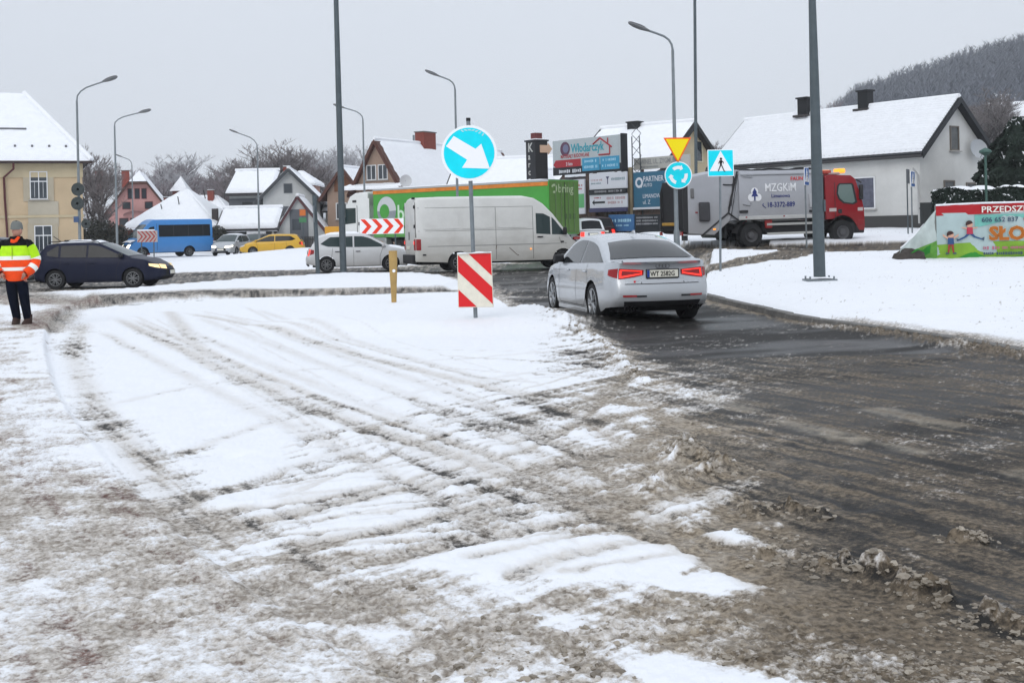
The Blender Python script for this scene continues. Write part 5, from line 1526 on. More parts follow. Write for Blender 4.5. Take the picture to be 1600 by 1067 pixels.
# ---- pink house with the clipped gable
def pink_house():
    Yf = 128.0; s = FPX / Yf
    x0 = at(168, 300, Yf).x; x1 = at(258, 300, Yf).x; W_ = x1 - x0
    t = thing('pink_house', 'pink house with clipped snowy gable and red chimneys', 'house', (x0, Yf, 0), radians(13))
    wl = plaster('pink plaster', (.50, .27, .25))
    e, r = 4.2, 7.3
    mb = MB(); D = 12
    c0, c1 = W_ * .36, W_ * .66
    pr = [(0, -1), (W_, -1), (W_, e), (c1, r - .1), (c0, r - .1), (0, e)]
    mb.prism(pr, 0, D); mb.build('wall', wl, t)
    rm = MB()
    rid = r + 1.3; cm = W_ / 2
    for P in ([(-.5, -.5, e - .4), (c0, -.5, r), (cm, 2.6, rid), (cm, D, rid), (-.5, D, e - .4)], [(W_ + .5, -.5, e - .4), (W_ + .5, D, e - .4), (cm, D, rid), (cm, 2.6, rid), (c1, -.5, r)], [(c0, -.5, r), (c1, -.5, r), (cm, 2.6, rid)]):
        n = len(P); rm.add(P + [(p[0], p[1], p[2] - .2) for p in P], [tuple(range(n)), tuple(range(2 * n - 1, n - 1, -1))] + [(i, (i + 1) % n, n + (i + 1) % n, n + i) for i in range(n)])
    rm.build('roof', M_BROWN, t)
    sm = MB()
    for P in ([(-.45, -.3, e - .3), (c0, -.3, r + .1), (cm, 2.6, rid + .12), (cm, D, rid + .12), (-.45, D, e - .3)], [(W_ + .45, -.3, e - .3), (W_ + .45, D, e - .3), (cm, D, rid + .12), (cm, 2.6, rid + .12), (c1, -.3, r + .1)], [(c0, -.35, r + .08), (c1, -.35, r + .08), (cm, 2.6, rid + .12)]):
        sm.add([(p[0], p[1], p[2] + .07) for p in P], [tuple(range(len(P)))])
    sm.build('roof_snow', M_SNOW, t)
    dk = mat('dark frame', (.03, .03, .032), .6)
    for i in range(3): window(t, W_, D, '-y', W_ * .5 - 1.05 + i * .72, r - 1.75, .55, 1.15, 1, 1, mat('maroon frame', (.10, .03, .035), .6), sill=False)
    window(t, W_, D, '-y', W_ * .5 - .85, 1.6, 1.7, 1.9, 2, 1, mat('maroon frame', (.10, .03, .035), .6))
    window(t, W_, D, '-y', 1.15, 1.9, .95, 1.6, 1, 1, mat('maroon frame', (.10, .03, .035), .6))
    for x in (1.5, W_ - 2.4): window(t, W_, D, '-y', x, e + .25, .85, .8, 1, 1, mat('maroon frame', (.10, .03, .035), .6), sill=False)
    P = [[(W_ * .5 + 1.5 * cos(a), y, 3.75 + .5 * sin(a)) for y in (-.6, 0)] for a in np.linspace(0, pi, 9)]
    MB().grid(P).build('window_hood', M_GREYW, t)
    for x in (-.4, .55): chimney(t, cm - 3.4 + x * 3, 6, 6.2, 2.7, .8, .8)
    chimney(t, W_ - .2, 3.5, 4.2, 1.5, .8, .8)
    return t
pink_house()

# ---- low buildings with broad snowy roofs behind the bus
def hip_block(name, label, px0, px1, Yf, D, eave, ridge, wall, z=0, inset=None, ang=0.0, chim=()):
    x0 = at(px0, 300, Yf).x; x1 = at(px1, 300, Yf).x; Lh = x1 - x0
    t = thing(name, label, 'building', (x0, Yf, z), radians(ang))
    MB().box((Lh / 2, D / 2, eave / 2 - .5), (Lh - 1.0, D - 1.0, eave + 1)).build('wall', wall, t)
    i = inset if inset is not None else D / 2
    R = [(0, 0, eave), (Lh, 0, eave), (Lh, D, eave), (0, D, eave), (i, D / 2, ridge), (Lh - i, D / 2, ridge)]
    MB().add(R, [(0, 1, 5, 4), (1, 2, 5), (2, 3, 4, 5), (3, 0, 4), (3, 2, 1, 0)]).build('roof', M_TILE, t)
    up = lambda p, d=.05: (p[0], p[1], p[2] + d)
    snow_sheet([up(R[0]), up(R[1]), up(R[5]), up(R[4])], .18, 'roof_snow', t, seed=5)
    snow_sheet([up(R[1]), up(R[2]), up(R[5]), up(R[5])], .18, 'roof_snow', t, seed=6); snow_sheet([up(R[3]), up(R[0]), up(R[4]), up(R[4])], .18, 'roof_snow', t, seed=7)
    for x, y, z0, h in chim: chimney(t, x, y, z0, h, .7, .7)
    return t
rw = plaster('old red wall', (.16, .06, .05)); pw_ = plaster('salmon wall', (.42, .25, .21))
t = hip_block('low_pavilion', 'low building under a broad snowy pyramid roof behind the bus', 188, 338, 108, 12, 2.3, 5.9, rw, inset=4.4)
for x, y, h in ((3.1, 2.4, .7), (4.5, 3.1, 1.0), (6.6, 4.4, .8)): MB().tube([(x, y, 2.3 + y * .6), (x - .15, y, 2.3 + y * .6 + h)], .05, 5).build('roof_pipe', M_BLACK, t)
MB().box((4.6, -.02, 2.25), (6.0, .12, .12)).build('eave_board', M_GUT, t)
MB().box((8.3, 1.2, 3.0), (.5, .5, 1.8)).build('flue', mat('dark flue', (.05, .04, .04), .7), t)
t = hip_block('long_roofed_house', 'long salmon house with snowy roof and row of red chimneys', 252, 362, 140, 9, 3.4, 6.2, pw_, inset=3.0, chim=((5.0, 3.4, 4.9, 1.9), (9.9, 3.4, 4.9, 1.9), (1.0, 3.4, 3.9, 1.6)))
tt = thing('roof_turret', 'small snowy pyramid roof of a turret behind the red chimneys', 'turret', at(283, 300, 150), 0)
zt_ = at(283, 300, 150).z
MB().box((0, 0, -2.2), (1.7, 1.7, 4.6)).build('wall', rw, tt)
MB().add([(-1.15, -1.15, .1), (1.15, -1.15, .1), (1.15, 1.15, .1), (-1.15, 1.15, .1), (0, 0, 2.0)], [(0, 1, 4), (1, 2, 4), (2, 3, 4), (3, 0, 4), (3, 2, 1, 0)]).build('roof', M_SNOW, tt)

# ---- light house with grey cladding, porch and lean-to
def modern_house():
    Yf = 104.0; s = FPX / Yf
    x0 = at(412, 300, Yf).x; x1 = at(492, 300, Yf).x; W_ = x1 - x0
    wl = plaster('pale grey plaster', (.55, .56, .55))
    # gable faces the camera: ridge runs away
    t = thing('modern_house', 'pale house with grey panels, wide gable and partly bare roof', 'house', (x1, Yf, 0), radians(96))
    D = W_; Lh = 13.0
    gable(t, Lh, D, 4.7, 6.95, wl, mat('slate roof', (.10, .105, .115), .6), .7, .5, .2, .12, barge=mat('dark barge', (.06, .065, .07), .6), gut=True)
    window(t, Lh, D, '-x', D * .5 - .45, 5.0, .75, .85, 1, 1, M_GREYW, sill=False)
    MB().box((-.03, D * .5 + .1, 2.4), (.08, 4.3, 2.9)).build('grey_panel', M_GREYW, t)
    window(t, Lh, D, '-x', D * .5 - 1.2, 2.0, 1.1, 1.5, 1, 1, M_GREYW, sill=False).location.x -= .06
    # wing to the left
    xw = at(352, 300, Yf + 3).x
    w = thing('house_wing', 'pale wing with grey window band and thick snow on its roof', 'house', (xw, Yf + 4.5, 0), radians(2))
    Lw = at(420, 300, Yf + 4).x - xw
    gable(w, Lw, 8.5, 5.3, 7.1, wl, None, .7, .3, .2, .32)
    MB().box((Lw * .45, -.03, 4.0), (3.4, .08, 1.5)).build('grey_panel', M_GREYW, w)
    for x in (.9, 2.3): window(w, Lw, 8.5, '-y', x + .2, 3.5, 1.1, 1.0, 1, 1, M_GREYW, sill=False).location.y -= .06
    return t
modern_house()
def porch():
    Yf = 98.0
    x0 = at(430, 300, Yf).x; x1 = at(508, 300, Yf).x; W_ = x1 - x0
    t = thing('porch_building', 'small grey and white gabled porch with steep red edged roof', 'building', (x1, Yf, 0), radians(94))
    gable(t, 4.5, W_, 1.5, 4.4, plaster('pale grey plaster', (.55, .56, .55)), M_TILE, .3, .3, .15, .12, gut=False, barge=mat('maroon barge', (.10, .04, .045), .7), ridge_at=.55)
    MB().box((-.03, W_ * .53, 1.7), (.06, 1.5, 3.5)).build('door_panel', M_GREYW, t)
    MB().box((-.05, W_ * .53 + .2, 2.2), (.06, .7, .9)).build('pane', M_PANE, t)
    sh = thing('carport', 'open shelter with thick snow on roof and board front', 'shelter', (at(342, 300, 97).x, 97, 0), radians(1))
    Lc = at(428, 300, 97).x - at(342, 300, 97).x
    gable(sh, Lc, 5.0, 1.95, 3.35, mat('dark boarded wall', (.07, .07, .07), .8, var=.2), M_TILE, .35, .3, .15, .30, gut=False)
    for x in (.15, Lc * .55, Lc - .15): MB().box((x, -.12, 1.1), (.14, .12, 2.4)).build('post', mat('weathered post', (.33, .32, .30), .8), sh)
    for i in range(4): MB().box((Lc / 2, -.09, .35 + i * .24), (Lc - .3, .04, .2)).build('board', mat('grey board', (.20, .205, .21), .8, var=.2), sh)
    for i, x in enumerate((2.7, 3.1)): MB().box((x, -.12, 1.75), (.3, .05, .18)).build('green_sign', mat('leaf green', (.15, .35, .10), .6), sh)
    MB().box((Lc - 1.5, -.15, 1.9), (1.6, .2, 1.1)).build('snow_clump', M_SNOW, sh, bevel=.2)
    MB().box((.3, -.14, 1.0), (.5, .1, 1.7)).build('pale_board', mat('pale board', (.5, .5, .49), .8), sh)
porch()
t = hip_block('salmon_house', 'salmon house with pale snowy roof above the modern roof', 432, 492, 125, 7, 6.6, 8.1, pw_, inset=2.0, chim=((.6, 3, 7.4, 1.2),))
# far houses to the left of the brown one
t = simple_house('far_house', 'small far house with snowy roofs left of the brown gable', 496, 150, 5, 6.5, 8, 4.2, 6.4, plaster('far grey wall', (.35, .34, .33)), snow=.2, gut=False)
t = simple_house('far_house', 'far salmon cottage with snowy roof behind the grey post', 494, 118, 3, 4.0, 5, 2.6, 4.0, pw_, snow=.2, gut=False)
window(t, 4.0, 5, '-y', 1.9, .9, .9, 1.2, 1, 1, M_BROWN, sill=False)
t = simple_house('far_house', 'cream house with snowy lean-to roof beside the tall pole', 508, 112, 2, 3.6, 5, 3.6, 5.2, plaster('far cream wall', (.45, .43, .38)), snow=.2, gut=False)
window(t, 3.6, 5, '-y', 2.2, 1.6, .9, 1.3, 2, 1)

# ---- brown gabled house behind the green trailer
def brown_house():
    Yf = 96.0
    x0 = at(530, 300, Yf).x; x1 = at(668, 300, Yf).x
    wl = plaster('tan plaster', (.33, .235, .18))
    D = at(602, 300, Yf).x - x0
    Lh = 21.0
    t = thing('brown_house', 'tan gabled house with brown trim and long snowy roof beyond the trailer', 'house', (x0 + D + 1.2, Yf, 0), radians(62))
    gable(t, Lh, D + .6, 5.2, 8.75, wl, M_BROWN, .5, .45, .2, .16, barge=M_BROWN, gut=True)
    w = D + .6
    for u in (w * .36, w * .62): window(t, Lh, w, '-x', u - .45, 5.7, .95, 1.25, 2, 1)
    for u in (w * .12, w * .62): window(t, Lh, w, '-x', u, 2.5, 1.3, 1.5, 2, 1)
    MB().box((-.6, w / 2, 5.0), (1.5, w + 1.6, .14)).build('canopy', M_BROWN, t)
    snow_sheet([(-1.4, -.8, 5.0), (-1.4, w + .8, 5.0), (.05, w + .8, 5.35), (.05, -.8, 5.35)], .12, 'canopy_snow', t)
    MB().box((-.05, w * .45, 3.4), (.2, .5, 3.6)).build('wood_post', M_BROWN, t)
    chimney(t, 7.5, w * .5, 8.3, 1.7, 2.0, .9); MB().tube([(5.6, w * .5, 8.8), (5.6, w * .5, 9.7)], .1, 6).build('vent', M_STEEL, t)
    MB().box((9.0, 1.9, 7.2), (1.2, .9, .1), m=Matrix.Rotation(.85, 3, 'X')).build('roof_window', mat('roof window', (.25, .27, .3), .3), t)
    d = thing('satellite_dish', 'pale dish under the brown canopy above the trailer', 'satellite dish', at(634, 283, Yf - 2.5), radians(20))
    MB().lathe([(.001, .12), (.35, .08), (.5, 0)], 18).build('reflector', mat('dish white', (.6, .61, .62), .5), d, smooth=60)
    MB().tube([(0, .1, 0), (0, .9, -.1)], .03, 6).build('bracket', M_STEEL, d)
    # small second gable on the left
    q = thing('brown_house', 'narrow dark brown gable left of the larger tan gable', 'house', (at(562, 300, 101).x, 101, 0), radians(75))
    gable(q, 8, 3.0, 4.9, 6.8, wl, M_BROWN, .6, .4, .2, .15, barge=M_BROWN, gut=False)
    MB().box((-.05, 1.5, 5.6), (.06, 1.6, 1.3)).build('brown_panel', mat('rust boards', (.16, .07, .035), .8), q)
    window(q, 8, 3.0, '-x', .8, 2.6, 1.0, 1.4, 2, 1)
    # long low roof to the right
    r = thing('long_barn', 'long low building under smooth snowy roof behind the round blue sign', 'building', (at(700, 300, 88).x, 88, 0), radians(-10))
    gable(r, 15.5, 9, 3.9, 6.6, plaster('barn wall', (.40, .30, .27)), M_TILE, .5, .4, .2, .2)
    for i, x in enumerate((3.0, 4.1, 5.2, 6.2)): MB().box((x, 1.2, 4.95), (.25, .25, .1)).build('snow_guard', M_STEEL, r)
brown_house()

# ---- pink gable, advertising chimney
def advert_tower():
    Yf = 80.0; s = FPX / Yf
    p = at(840, 300, Yf)
    W_ = 1.05
    t = thing('advert_tower', 'black advertising pillar with vertical white letters and arrow panel', 'sign', (p.x, Yf, 0), radians(36))
    blk = mat('black panel', (.022, .023, .026), .5)
    ztop = at(840, 221, Yf).z
    MB().box((0, 0, ztop / 2), (W_, W_, ztop)).build('pillar', blk, t, bevel=.02)
    MB().box((0, 0, ztop + .02), (W_ + .14, W_ + .14, .10)).build('cap', blk, t)
    MB().box((0, 0, ztop + .1), (W_, W_, .08)).build('snow_cap', M_SNOW, t, bevel=.03)
    MB().box((0, 0, ztop + .3), (.55, .55, .5)).build('chimney_top', mat('maroon brick', (.14, .04, .04), .8, var=.2), t)
    wh = mat('dull white letters', (.50, .50, .48), .6)
    # letters run down the left face
    z = ztop - .72
    for ch, sz in zip('Karczma', (.85, .6, .6, .6, .6, .6, .6)):
        text(ch, sz, t, wh, (-W_ / 2 - .005, .28, z), (pi / 2, 0, -pi / 2), sx=.95, bold=.02); z -= .52
    ar = MB().prism([(-.15, ztop - .80), (.52, ztop - .80), (.52, ztop - .93), (.85, ztop - .55), (.52, ztop - .17), (.52, ztop - .30), (-.15, ztop - .30)], -W_ / 2 - .1, -W_ / 2 - .02).build('arrow_panel', mat('arrow pale orange', (.62, .42, .30), .6), t)
    for i, r in enumerate((.46, .30)):
        MB().grid(ring(.12, ztop - 3.15, r - .05, r, -W_ / 2 - .006, 16, 0, pi)).build('emblem_arc', wh, t)
    for x in (-.3, -.12, .12, .36): MB().box((x, -W_ / 2 - .006, ztop - 3.4), (.06, .01, .6)).build('emblem_bar', wh, t)
advert_tower()
t = simple_house('pink_shed', 'pink gabled shed partly hidden behind the big hoarding', 862, 86, 0, 3.0, 2.0, 4.3, 5.6, plaster('shed pink', (.55, .33, .29)), snow=.15, gut=False)
t.rotation_euler.z = radians(70)

# ---- beige house with long roof behind the hoardings
def beige_house():
    ux, uy = cos(ANG), sin(ANG)
    Yr = 72.0
    p = at(1026, 300, Yr); Lh, D = 6.4, 8.4; zg = .8
    x0, y0 = p.x - ux * Lh, Yr - uy * Lh
    t = thing('beige_house', 'beige house with long snowy roof rising behind the hoardings', 'house', (x0, y0, zg), ANG)
    wl = plaster('beige plaster', (.50, .42, .28))
    gable(t, Lh, D, 3.95, 7.0, wl, mat('dark brown roof', (.035, .03, .03), .7), .5, .45, .2, .12, barge=mat('black barge', (.02, .02, .022), .6))
    chimney(t, 2.4, 4.0, 6.5, .95, .8, .6, mat('black chimney', (.02, .021, .023), .7), True, True)
    for u in (2.4, 4.9): window(t, Lh, D, '+x', u, 4.7, .8, 1.4, 1, 1, mat('cream frame', (.55, .50, .36), .6), sill=False)
    q = thing('side_annexe', 'low annexe with dark edged snowy roof beside the beige gable', 'building', (at(1096, 300, 80).x, 80, .8), ANG + pi / 2)
    gable(q, 4.6, 4.2, 2.9, 4.9, plaster('annexe wall', (.42, .38, .33)), M_TILE, .35, .3, .18, .12, gut=False, barge=mat('black barge', (.02, .02, .022), .6))
beige_house()
# ---- houses on the hillside
t = simple_house('hillside_house', 'grey house with snow streaked roof high on the wooded hillside', 1550, 190, -20, 7, 6, 3.0, 5.2, plaster('hill grey wall', (.20, .19, .19)), z=14.5, snow=.15, gut=False)
t = simple_house('hillside_house', 'small white roofed house at the edge of the wooded hillside', 1588, 215, 35, 9, 8, 5.0, 8.4, plaster('hill grey wall', (.20, .19, .19)), z=15.5, snow=.2, gut=False)
# ------------------------------------------------------------------ kerbs
def kerb(name, line, mat_, h=.12, w=.15, step=1.0, z0=.0, top=None):
    """row of kerb stones along a line on the ground, each its own part"""
    base = MB().tube([(line[0][0], line[0][1], gz(*line[0]) - .1), (line[1][0], line[1][1], gz(*line[1]) - .1)], .03, 4).build(name, mat_, None)
    tag(base, kind='structure')
    seg = np.hypot(*np.diff(line, axis=0).T); cum = np.concatenate([[0], np.cumsum(seg)])
    n = int(cum[-1] / step); rr = random.Random(3)
    proto = None
    for i in range(n):
        s = (i + .5) * step
        x = np.interp(s, cum, line[:, 0]); y = np.interp(s, cum, line[:, 1])
        xa, ya = np.interp(s - .4, cum, line[:, 0]), np.interp(s - .4, cum, line[:, 1]); xb, yb = np.interp(s + .4, cum, line[:, 0]), np.interp(s + .4, cum, line[:, 1])
        if proto is None:
            proto = MB().box((0, 0, 0), (step - .012, w, .3)).build('kerb_stone', mat_, base, bevel=.012, seg=1); o = proto
        else:
            o = proto.copy(); COL.objects.link(o); o.parent = base
        o.location = (x, y, gz(x, y) + h - .15 + rr.uniform(-.008, .008)); o.rotation_euler = (0, 0, atan2(yb - ya, xb - xa) + rr.uniform(-.01, .01))
    return base
M_KERB = mat('kerb concrete', (.17, .165, .155), .8, var=.4, vscale=6, bump=.3, bscale=30)
kerb('verge_kerb', KERB_R, M_KERB, h=.10)
kerb('island_kerb', smooth_line(W([(140, 481), (250, 474), (400, 466), (560, 461), (700, 456)])), M_KERB, h=.008)

# ------------------------------------------------------------------ lamps and masts
def lamp(label, px, py_bend, Y, tip, zb=None, r=.075, arm_r=.045, group='street lamps round the junction', lean=.012, name='street_lamp'):
    top = at(px, py_bend, Y); z0 = gz(top.x, Y) if zb is None else zb
    bx = top.x + .0 
    t = thing(name, label, 'street lamp', (bx, Y, z0), 0, group)
    H = top.z - z0
    tp = at(tip[0], tip[1], Y); dx = tp.x - top.x; dz = tp.z - top.z
    tip_v = Vector((dx, 0, H + dz))
    MB().tube([(0, 0, -.2), (0, 0, .9), (0, 0, .95), (0, 0, H)], [r * 1.35, r * 1.35, r, r * .62], 10).build('pole', M_STEEL, t, smooth=50)
    s = 1 if dx > 0 else -1
    pts = [(0, 0, H), (s * .03, 0, H + dz * .25), (dx * .12, 0, H + dz * .48), (dx * .28, 0, H + dz * .66), (dx * .55, 0, H + dz * .82), (dx * .8, 0, H + dz * .95)]
    MB().tube(pts, arm_r * .8, 8).build('arm', M_STEEL, t, smooth=60)
    d = Vector((dx * .55, 0, dz * .3)).normalized()
    L_ = .75
    hd = MB()
    m = Matrix.Translation((dx * .78, 0, H + dz * .95)) @ Vector((0, 0, 0)).to_track_quat('X', 'Z').to_matrix().to_4x4() if False else None
    ax = d; P = []
    for i, (u, wy, hz) in enumerate(((0, .05, .04), (.12, .10, .07), (.35, .16, .10), (.6, .15, .09), (.72, .09, .05), (.75, .02, .01))):
        c = Vector((dx * .76, 0, H + dz * .95)) + ax * u
        P.append([c + Vector((-d.z * hz * sin(a) * (1 if s > 0 else -1) * s, wy * cos(a), abs(d.x) * hz * sin(a))) for a in np.linspace(0, 2 * pi, 11)])
    MB().grid(P).build('lamp_head', mat('lamp head grey', (.16, .165, .17), .5), t, smooth=50)
    P = [[(p.x, p.y * .8, p.z + .035) for p in q[1:5]] for q in P[1:5]]
    MB().grid(P).build('lamp_snow', M_SNOW, t)
    return t
lamp('tall lamp with road sign backs in front of the ochre house', 120, 158, 56.0, (173, 126), 0)
lamp('lamp leaning over the road just right of the ochre house', 179, 197, 70.0, (229, 175), 0)
lamp('lamp with arm reaching over the pale gabled house', 402, 232, 87.0, (364, 207), 0)
lamp('lamp in front of the tan gabled house', 567, 188, 72.0, (530, 168), 0)
lamp('lamp rising behind the round blue arrow sign', 711, 140, 57.0, (679, 118), 0)
lm = lamp('lamp carrying the yellow triangle and roundabout signs', 1051, 78, 38.7, (1004, 47), gz(6.3, 38.7))
lamp('small distant lamp above the pink house', 206, 258, 112.0, (187, 245), 0)

def mast(name, label, px, pxt, Y, zb, r0, r1, flange=True, H=None, m=None):
    b = at(px, 400, Y); t = thing(name, label, 'pole', (b.x, Y, zb))
    top = at(pxt, -25, Y)
    lean = at(pxt, 0, Y).x - at(px, 420, Y).x
    MB().tube([(0, 0, -.1), (lean * .33, 0, (top.z - zb) * .33), (lean * .66, 0, (top.z - zb) * .66), (lean * 1.0, 0, top.z - zb), (lean * 1.2, 0, (top.z - zb) * 1.2)], [r0, r0 * .85 + r1 * .15, (r0 + r1) / 2, r1, r1 * .9], 14).build('pole', m or M_STEELD, t, smooth=50)
    if flange:
        MB().box((0, 0, .03), (r0 * 5, r0 * 4, .06)).build('base_plate', M_STEEL, t, bevel=.01)
        P = [[(x, y, .065 + .05 * (1 - (x / .3) ** 2) * (1 - (y / .26) ** 2)) for y in np.linspace(-.22, .22, 6)] for x in np.linspace(-.26, .26, 6)]
        MB().grid(P).build('base_snow', M_SNOW, t, smooth=80)
        for sx in (-1, 1):
            for sy in (-1, 1): MB().lathe([(.02, .06), (.02, .12), (.001, .12)], 6, (sx * r0 * 2, sy * r0 * 1.6, 0), 'z').build('bolt', M_STEEL, t)
        MB().box((r0 * .95, -.03, 2.1 - .5), (.05, .1, .25)).build('hatch', m or M_STEELD, t, bevel=.01)
    z = top.z - zb
    return t
yb = 25.0; zb_ = CAM_H - (450 - 344.4) / FPX * yb
mast('tall_pole', 'thick grey steel pole on the snowy verge by the red cab', 1280, 1268.5, yb, gz(6.5, yb) + .14, .125, .072)
mast('tall_pole', 'tall grey pole standing in front of the white hatchback', 536, 524.5, 42.6, .08, .12, .085, False)
mast('tall_pole', 'thin tall mast rising behind the lorry and yellow triangle sign', 1089, 1085.5, 62.0, 1.0, .085, .075, False)
def short_post():
    b = at(497, 430, 41.5); t = thing('sign_post', 'short grey post with sign seen edge on beside the tall pole', 'post', (b.x, 41.5, .08))
    tz = at(491, 305, 41.5)
    d = tz.x - b.x
    MB().tube([(0, 0, -.1), (d, 0, tz.z - .08)], .075, 10).build('post', M_STEELD, t, smooth=50)
    MB().box((d * .9, 0, tz.z - .75), (.03, .6, .6)).build('sign_plate', M_STEEL, t)
short_post()

# ------------------------------------------------------------------ road signs
def disc(mb, r, y0, y1, n=36, c=(0, 0)):
    vs = [(c[0] + r * cos(2 * pi * i / n), y0, c[1] + r * sin(2 * pi * i / n)) for i in range(n)] + [(c[0] + r * cos(2 * pi * i / n), y1, c[1] + r * sin(2 * pi * i / n)) for i in range(n)]
    mb.add(vs, [tuple(range(n)), tuple(range(2 * n - 1, n - 1, -1))] + [(i, (i + 1) % n, n + (i + 1) % n, n + i) for i in range(n)])
    return mb
def main_sign():
    Y = 18.9
    b = at(743, 489, Y); t = thing('arrow_sign', 'large round blue sign with white arrow pointing down to the road', 'road sign', (b.x, Y, b.z))
    def loc(px, py): p = at(px, py, Y); return Vector((p.x - b.x, 0, p.z - b.z))
    top = loc(731.5, 189)
    MB().tube([(0, .06, -.2), (top.x, .06, top.z)], .033, 12).build('pole', M_STEEL, t, smooth=50)
    MB().lathe([(.036, 0), (.036, .05), (.001, .05)], 10, (top.x, .06, top.z), 'z').build('pole_cap', M_BLACK, t)
    c = loc(733, 239.5)
    pl = disc(MB(), .445, 0, .02).build('sign_plate', M_SIGNW, t); pl.location = c
    f = disc(MB(), .405, -.003, .0).build('blue_face', M_CYAN, pl); f.location = (0, -.002, 0)
    # arrow to the lower right, as on the photograph
    def q(px, py): p = loc(px, py) - c; return (p.x, p.z)
    ar = [q(709, 213), q(743, 233), q(752, 225), q(765.5, 264), q(722, 262.5), q(730, 250), q(697, 229)]
    MB().prism(ar, -.010, -.006).build('arrow', M_SIGNW, pl)
    for i in range(7):   # patches where old sheet has peeled
        a = radians(52 + i * 9); MB().box((.37 * cos(a), -.0065, .37 * sin(a)), (.05, .002, .02), m=Matrix.Rotation(-a + .4 * i, 3, 'Y')).build('peeled_patch', mat('peeled sheet', (.45, .72, .74), .6), pl)
    for z in (.28, -.28): MB().box((c.x + .0, .035, c.z + z), (.5, .03, .035)).build('bracket', M_STEEL, t)
    # striped board below
    Yb = Y - .06
    P = [loc(714.5, 396), loc(768, 394.5), loc(771.5, 479.5), loc(716, 480.5)]
    cx = sum((p for p in P), Vector()) / 4
    bd = thing('hazard_board', 'red and white diagonal striped board below the round blue sign', 'hazard board', (b.x, Y - .06, b.z))
    poly = [(p.x, p.z) for p in P]
    plt = MB().prism(poly, 0, .025).build('board', M_CREAM, bd, bevel=.01)
    # stripes clipped to the board
    def clip(poly, n, d0, d1):
        def half(pl, nn, d):
            out = []
            for i in range(len(pl)):
                a, b2 = pl[i], pl[(i + 1) % len(pl)]
                da, db = a[0] * nn[0] + a[1] * nn[1] - d, b2[0] * nn[0] + b2[1] * nn[1] - d
                if da >= 0: out.append(a)
                if da * db < 0:
                    k = da / (da - db); out.append((a[0] + (b2[0] - a[0]) * k, a[1] + (b2[1] - a[1]) * k))
            return out
        r = half(poly, n, d0)
        return half(r, (-n[0], -n[1]), -d1) if r else r
    ins = [(cx.x + (x - cx.x) * .96, cx.z + (z - cx.z) * .97) for x, z in poly]
    n = Vector((.70, .72)).normalized()
    c0 = cx.x * n.x + cx.z * n.y
    for d0, d1 in ((.235, .6), (-.085, .105), (-.7, -.29)):
        s = clip(ins, (n.x, n.y), c0 + d0, c0 + d1)
        if len(s) > 2: MB().prism(s, -.006, -.002).build('red_stripe', M_RED, bd)
    sn = [[(x, y, poly[0][1] - .012 + (x - poly[0][0]) * .03 + .028 * (1 - abs(y) / .05) * (.8 + .4 * sin(22 * x))) for y in (-.045, -.01, .03, .05)] for x in np.linspace(poly[0][0] + .0, poly[1][0], 12)]
    MB().grid(sn).build('snow_strip', M_SNOW, bd, smooth=80)
main_sign()
def lamp_signs():
    Y = 38.55
    p = at(1060, 274, Y); t = thing('roundabout_sign', 'round blue roundabout sign with three white arrows in a circle', 'road sign', p)
    R = 21.5 / FPX * Y
    pl = disc(MB(), R, 0, .02).build('sign_plate', M_SIGNW, t)
    disc(MB(), R * .93, -.004, -.001).build('blue_face', M_CYAN, pl)
    for k in range(3):
        a0 = radians(95 - 120 * k)
        P = [[(R * r * cos(a), -.008, R * r * sin(a)) for r in (.44, .68)] for a in np.linspace(a0 + .62, a0 - .38, 9)]
        MB().grid(P).build('arrow', M_SIGNW, pl)
        a = a0 - .38; b_ = a - .36
        MB().prism([(R * .34 * cos(a), R * .34 * sin(a)), (R * .78 * cos(a), R * .78 * sin(a)), (R * .56 * cos(b_), R * .56 * sin(b_))], -.010, -.006).build('arrow_head', M_SIGNW, pl)
    MB().box((0, .08, 0), (.08, .12, R * 1.5)).build('bracket', M_STEEL, t)
    q = at(1058.5, 232, Y); g = thing('give_way_sign', 'yellow triangle with orange red border above the roundabout sign', 'road sign', q)
    def l(px, py): r = at(px, py, Y); return (r.x - q.x, r.z - q.z)
    A, B, C_ = l(1036.5, 215.5), l(1080, 215), l(1059.5, 256)
    MB().prism([A, B, C_], 0, .02).build('sign_plate', M_ORG, g, bevel=.006)
    c = ((A[0] + B[0] + C_[0]) / 3, (A[1] + B[1] + C_[1]) / 3)
    MB().prism([(c[0] + (x - c[0]) * .83, c[1] + (z - c[1]) * .83) for x, z in (A, B, C_)], -.005, -.001).build('yellow_face', M_YEL, g)
    MB().box((0, .08, .1), (.08, .12, .5)).build('bracket', M_STEEL, g)
lamp_signs()
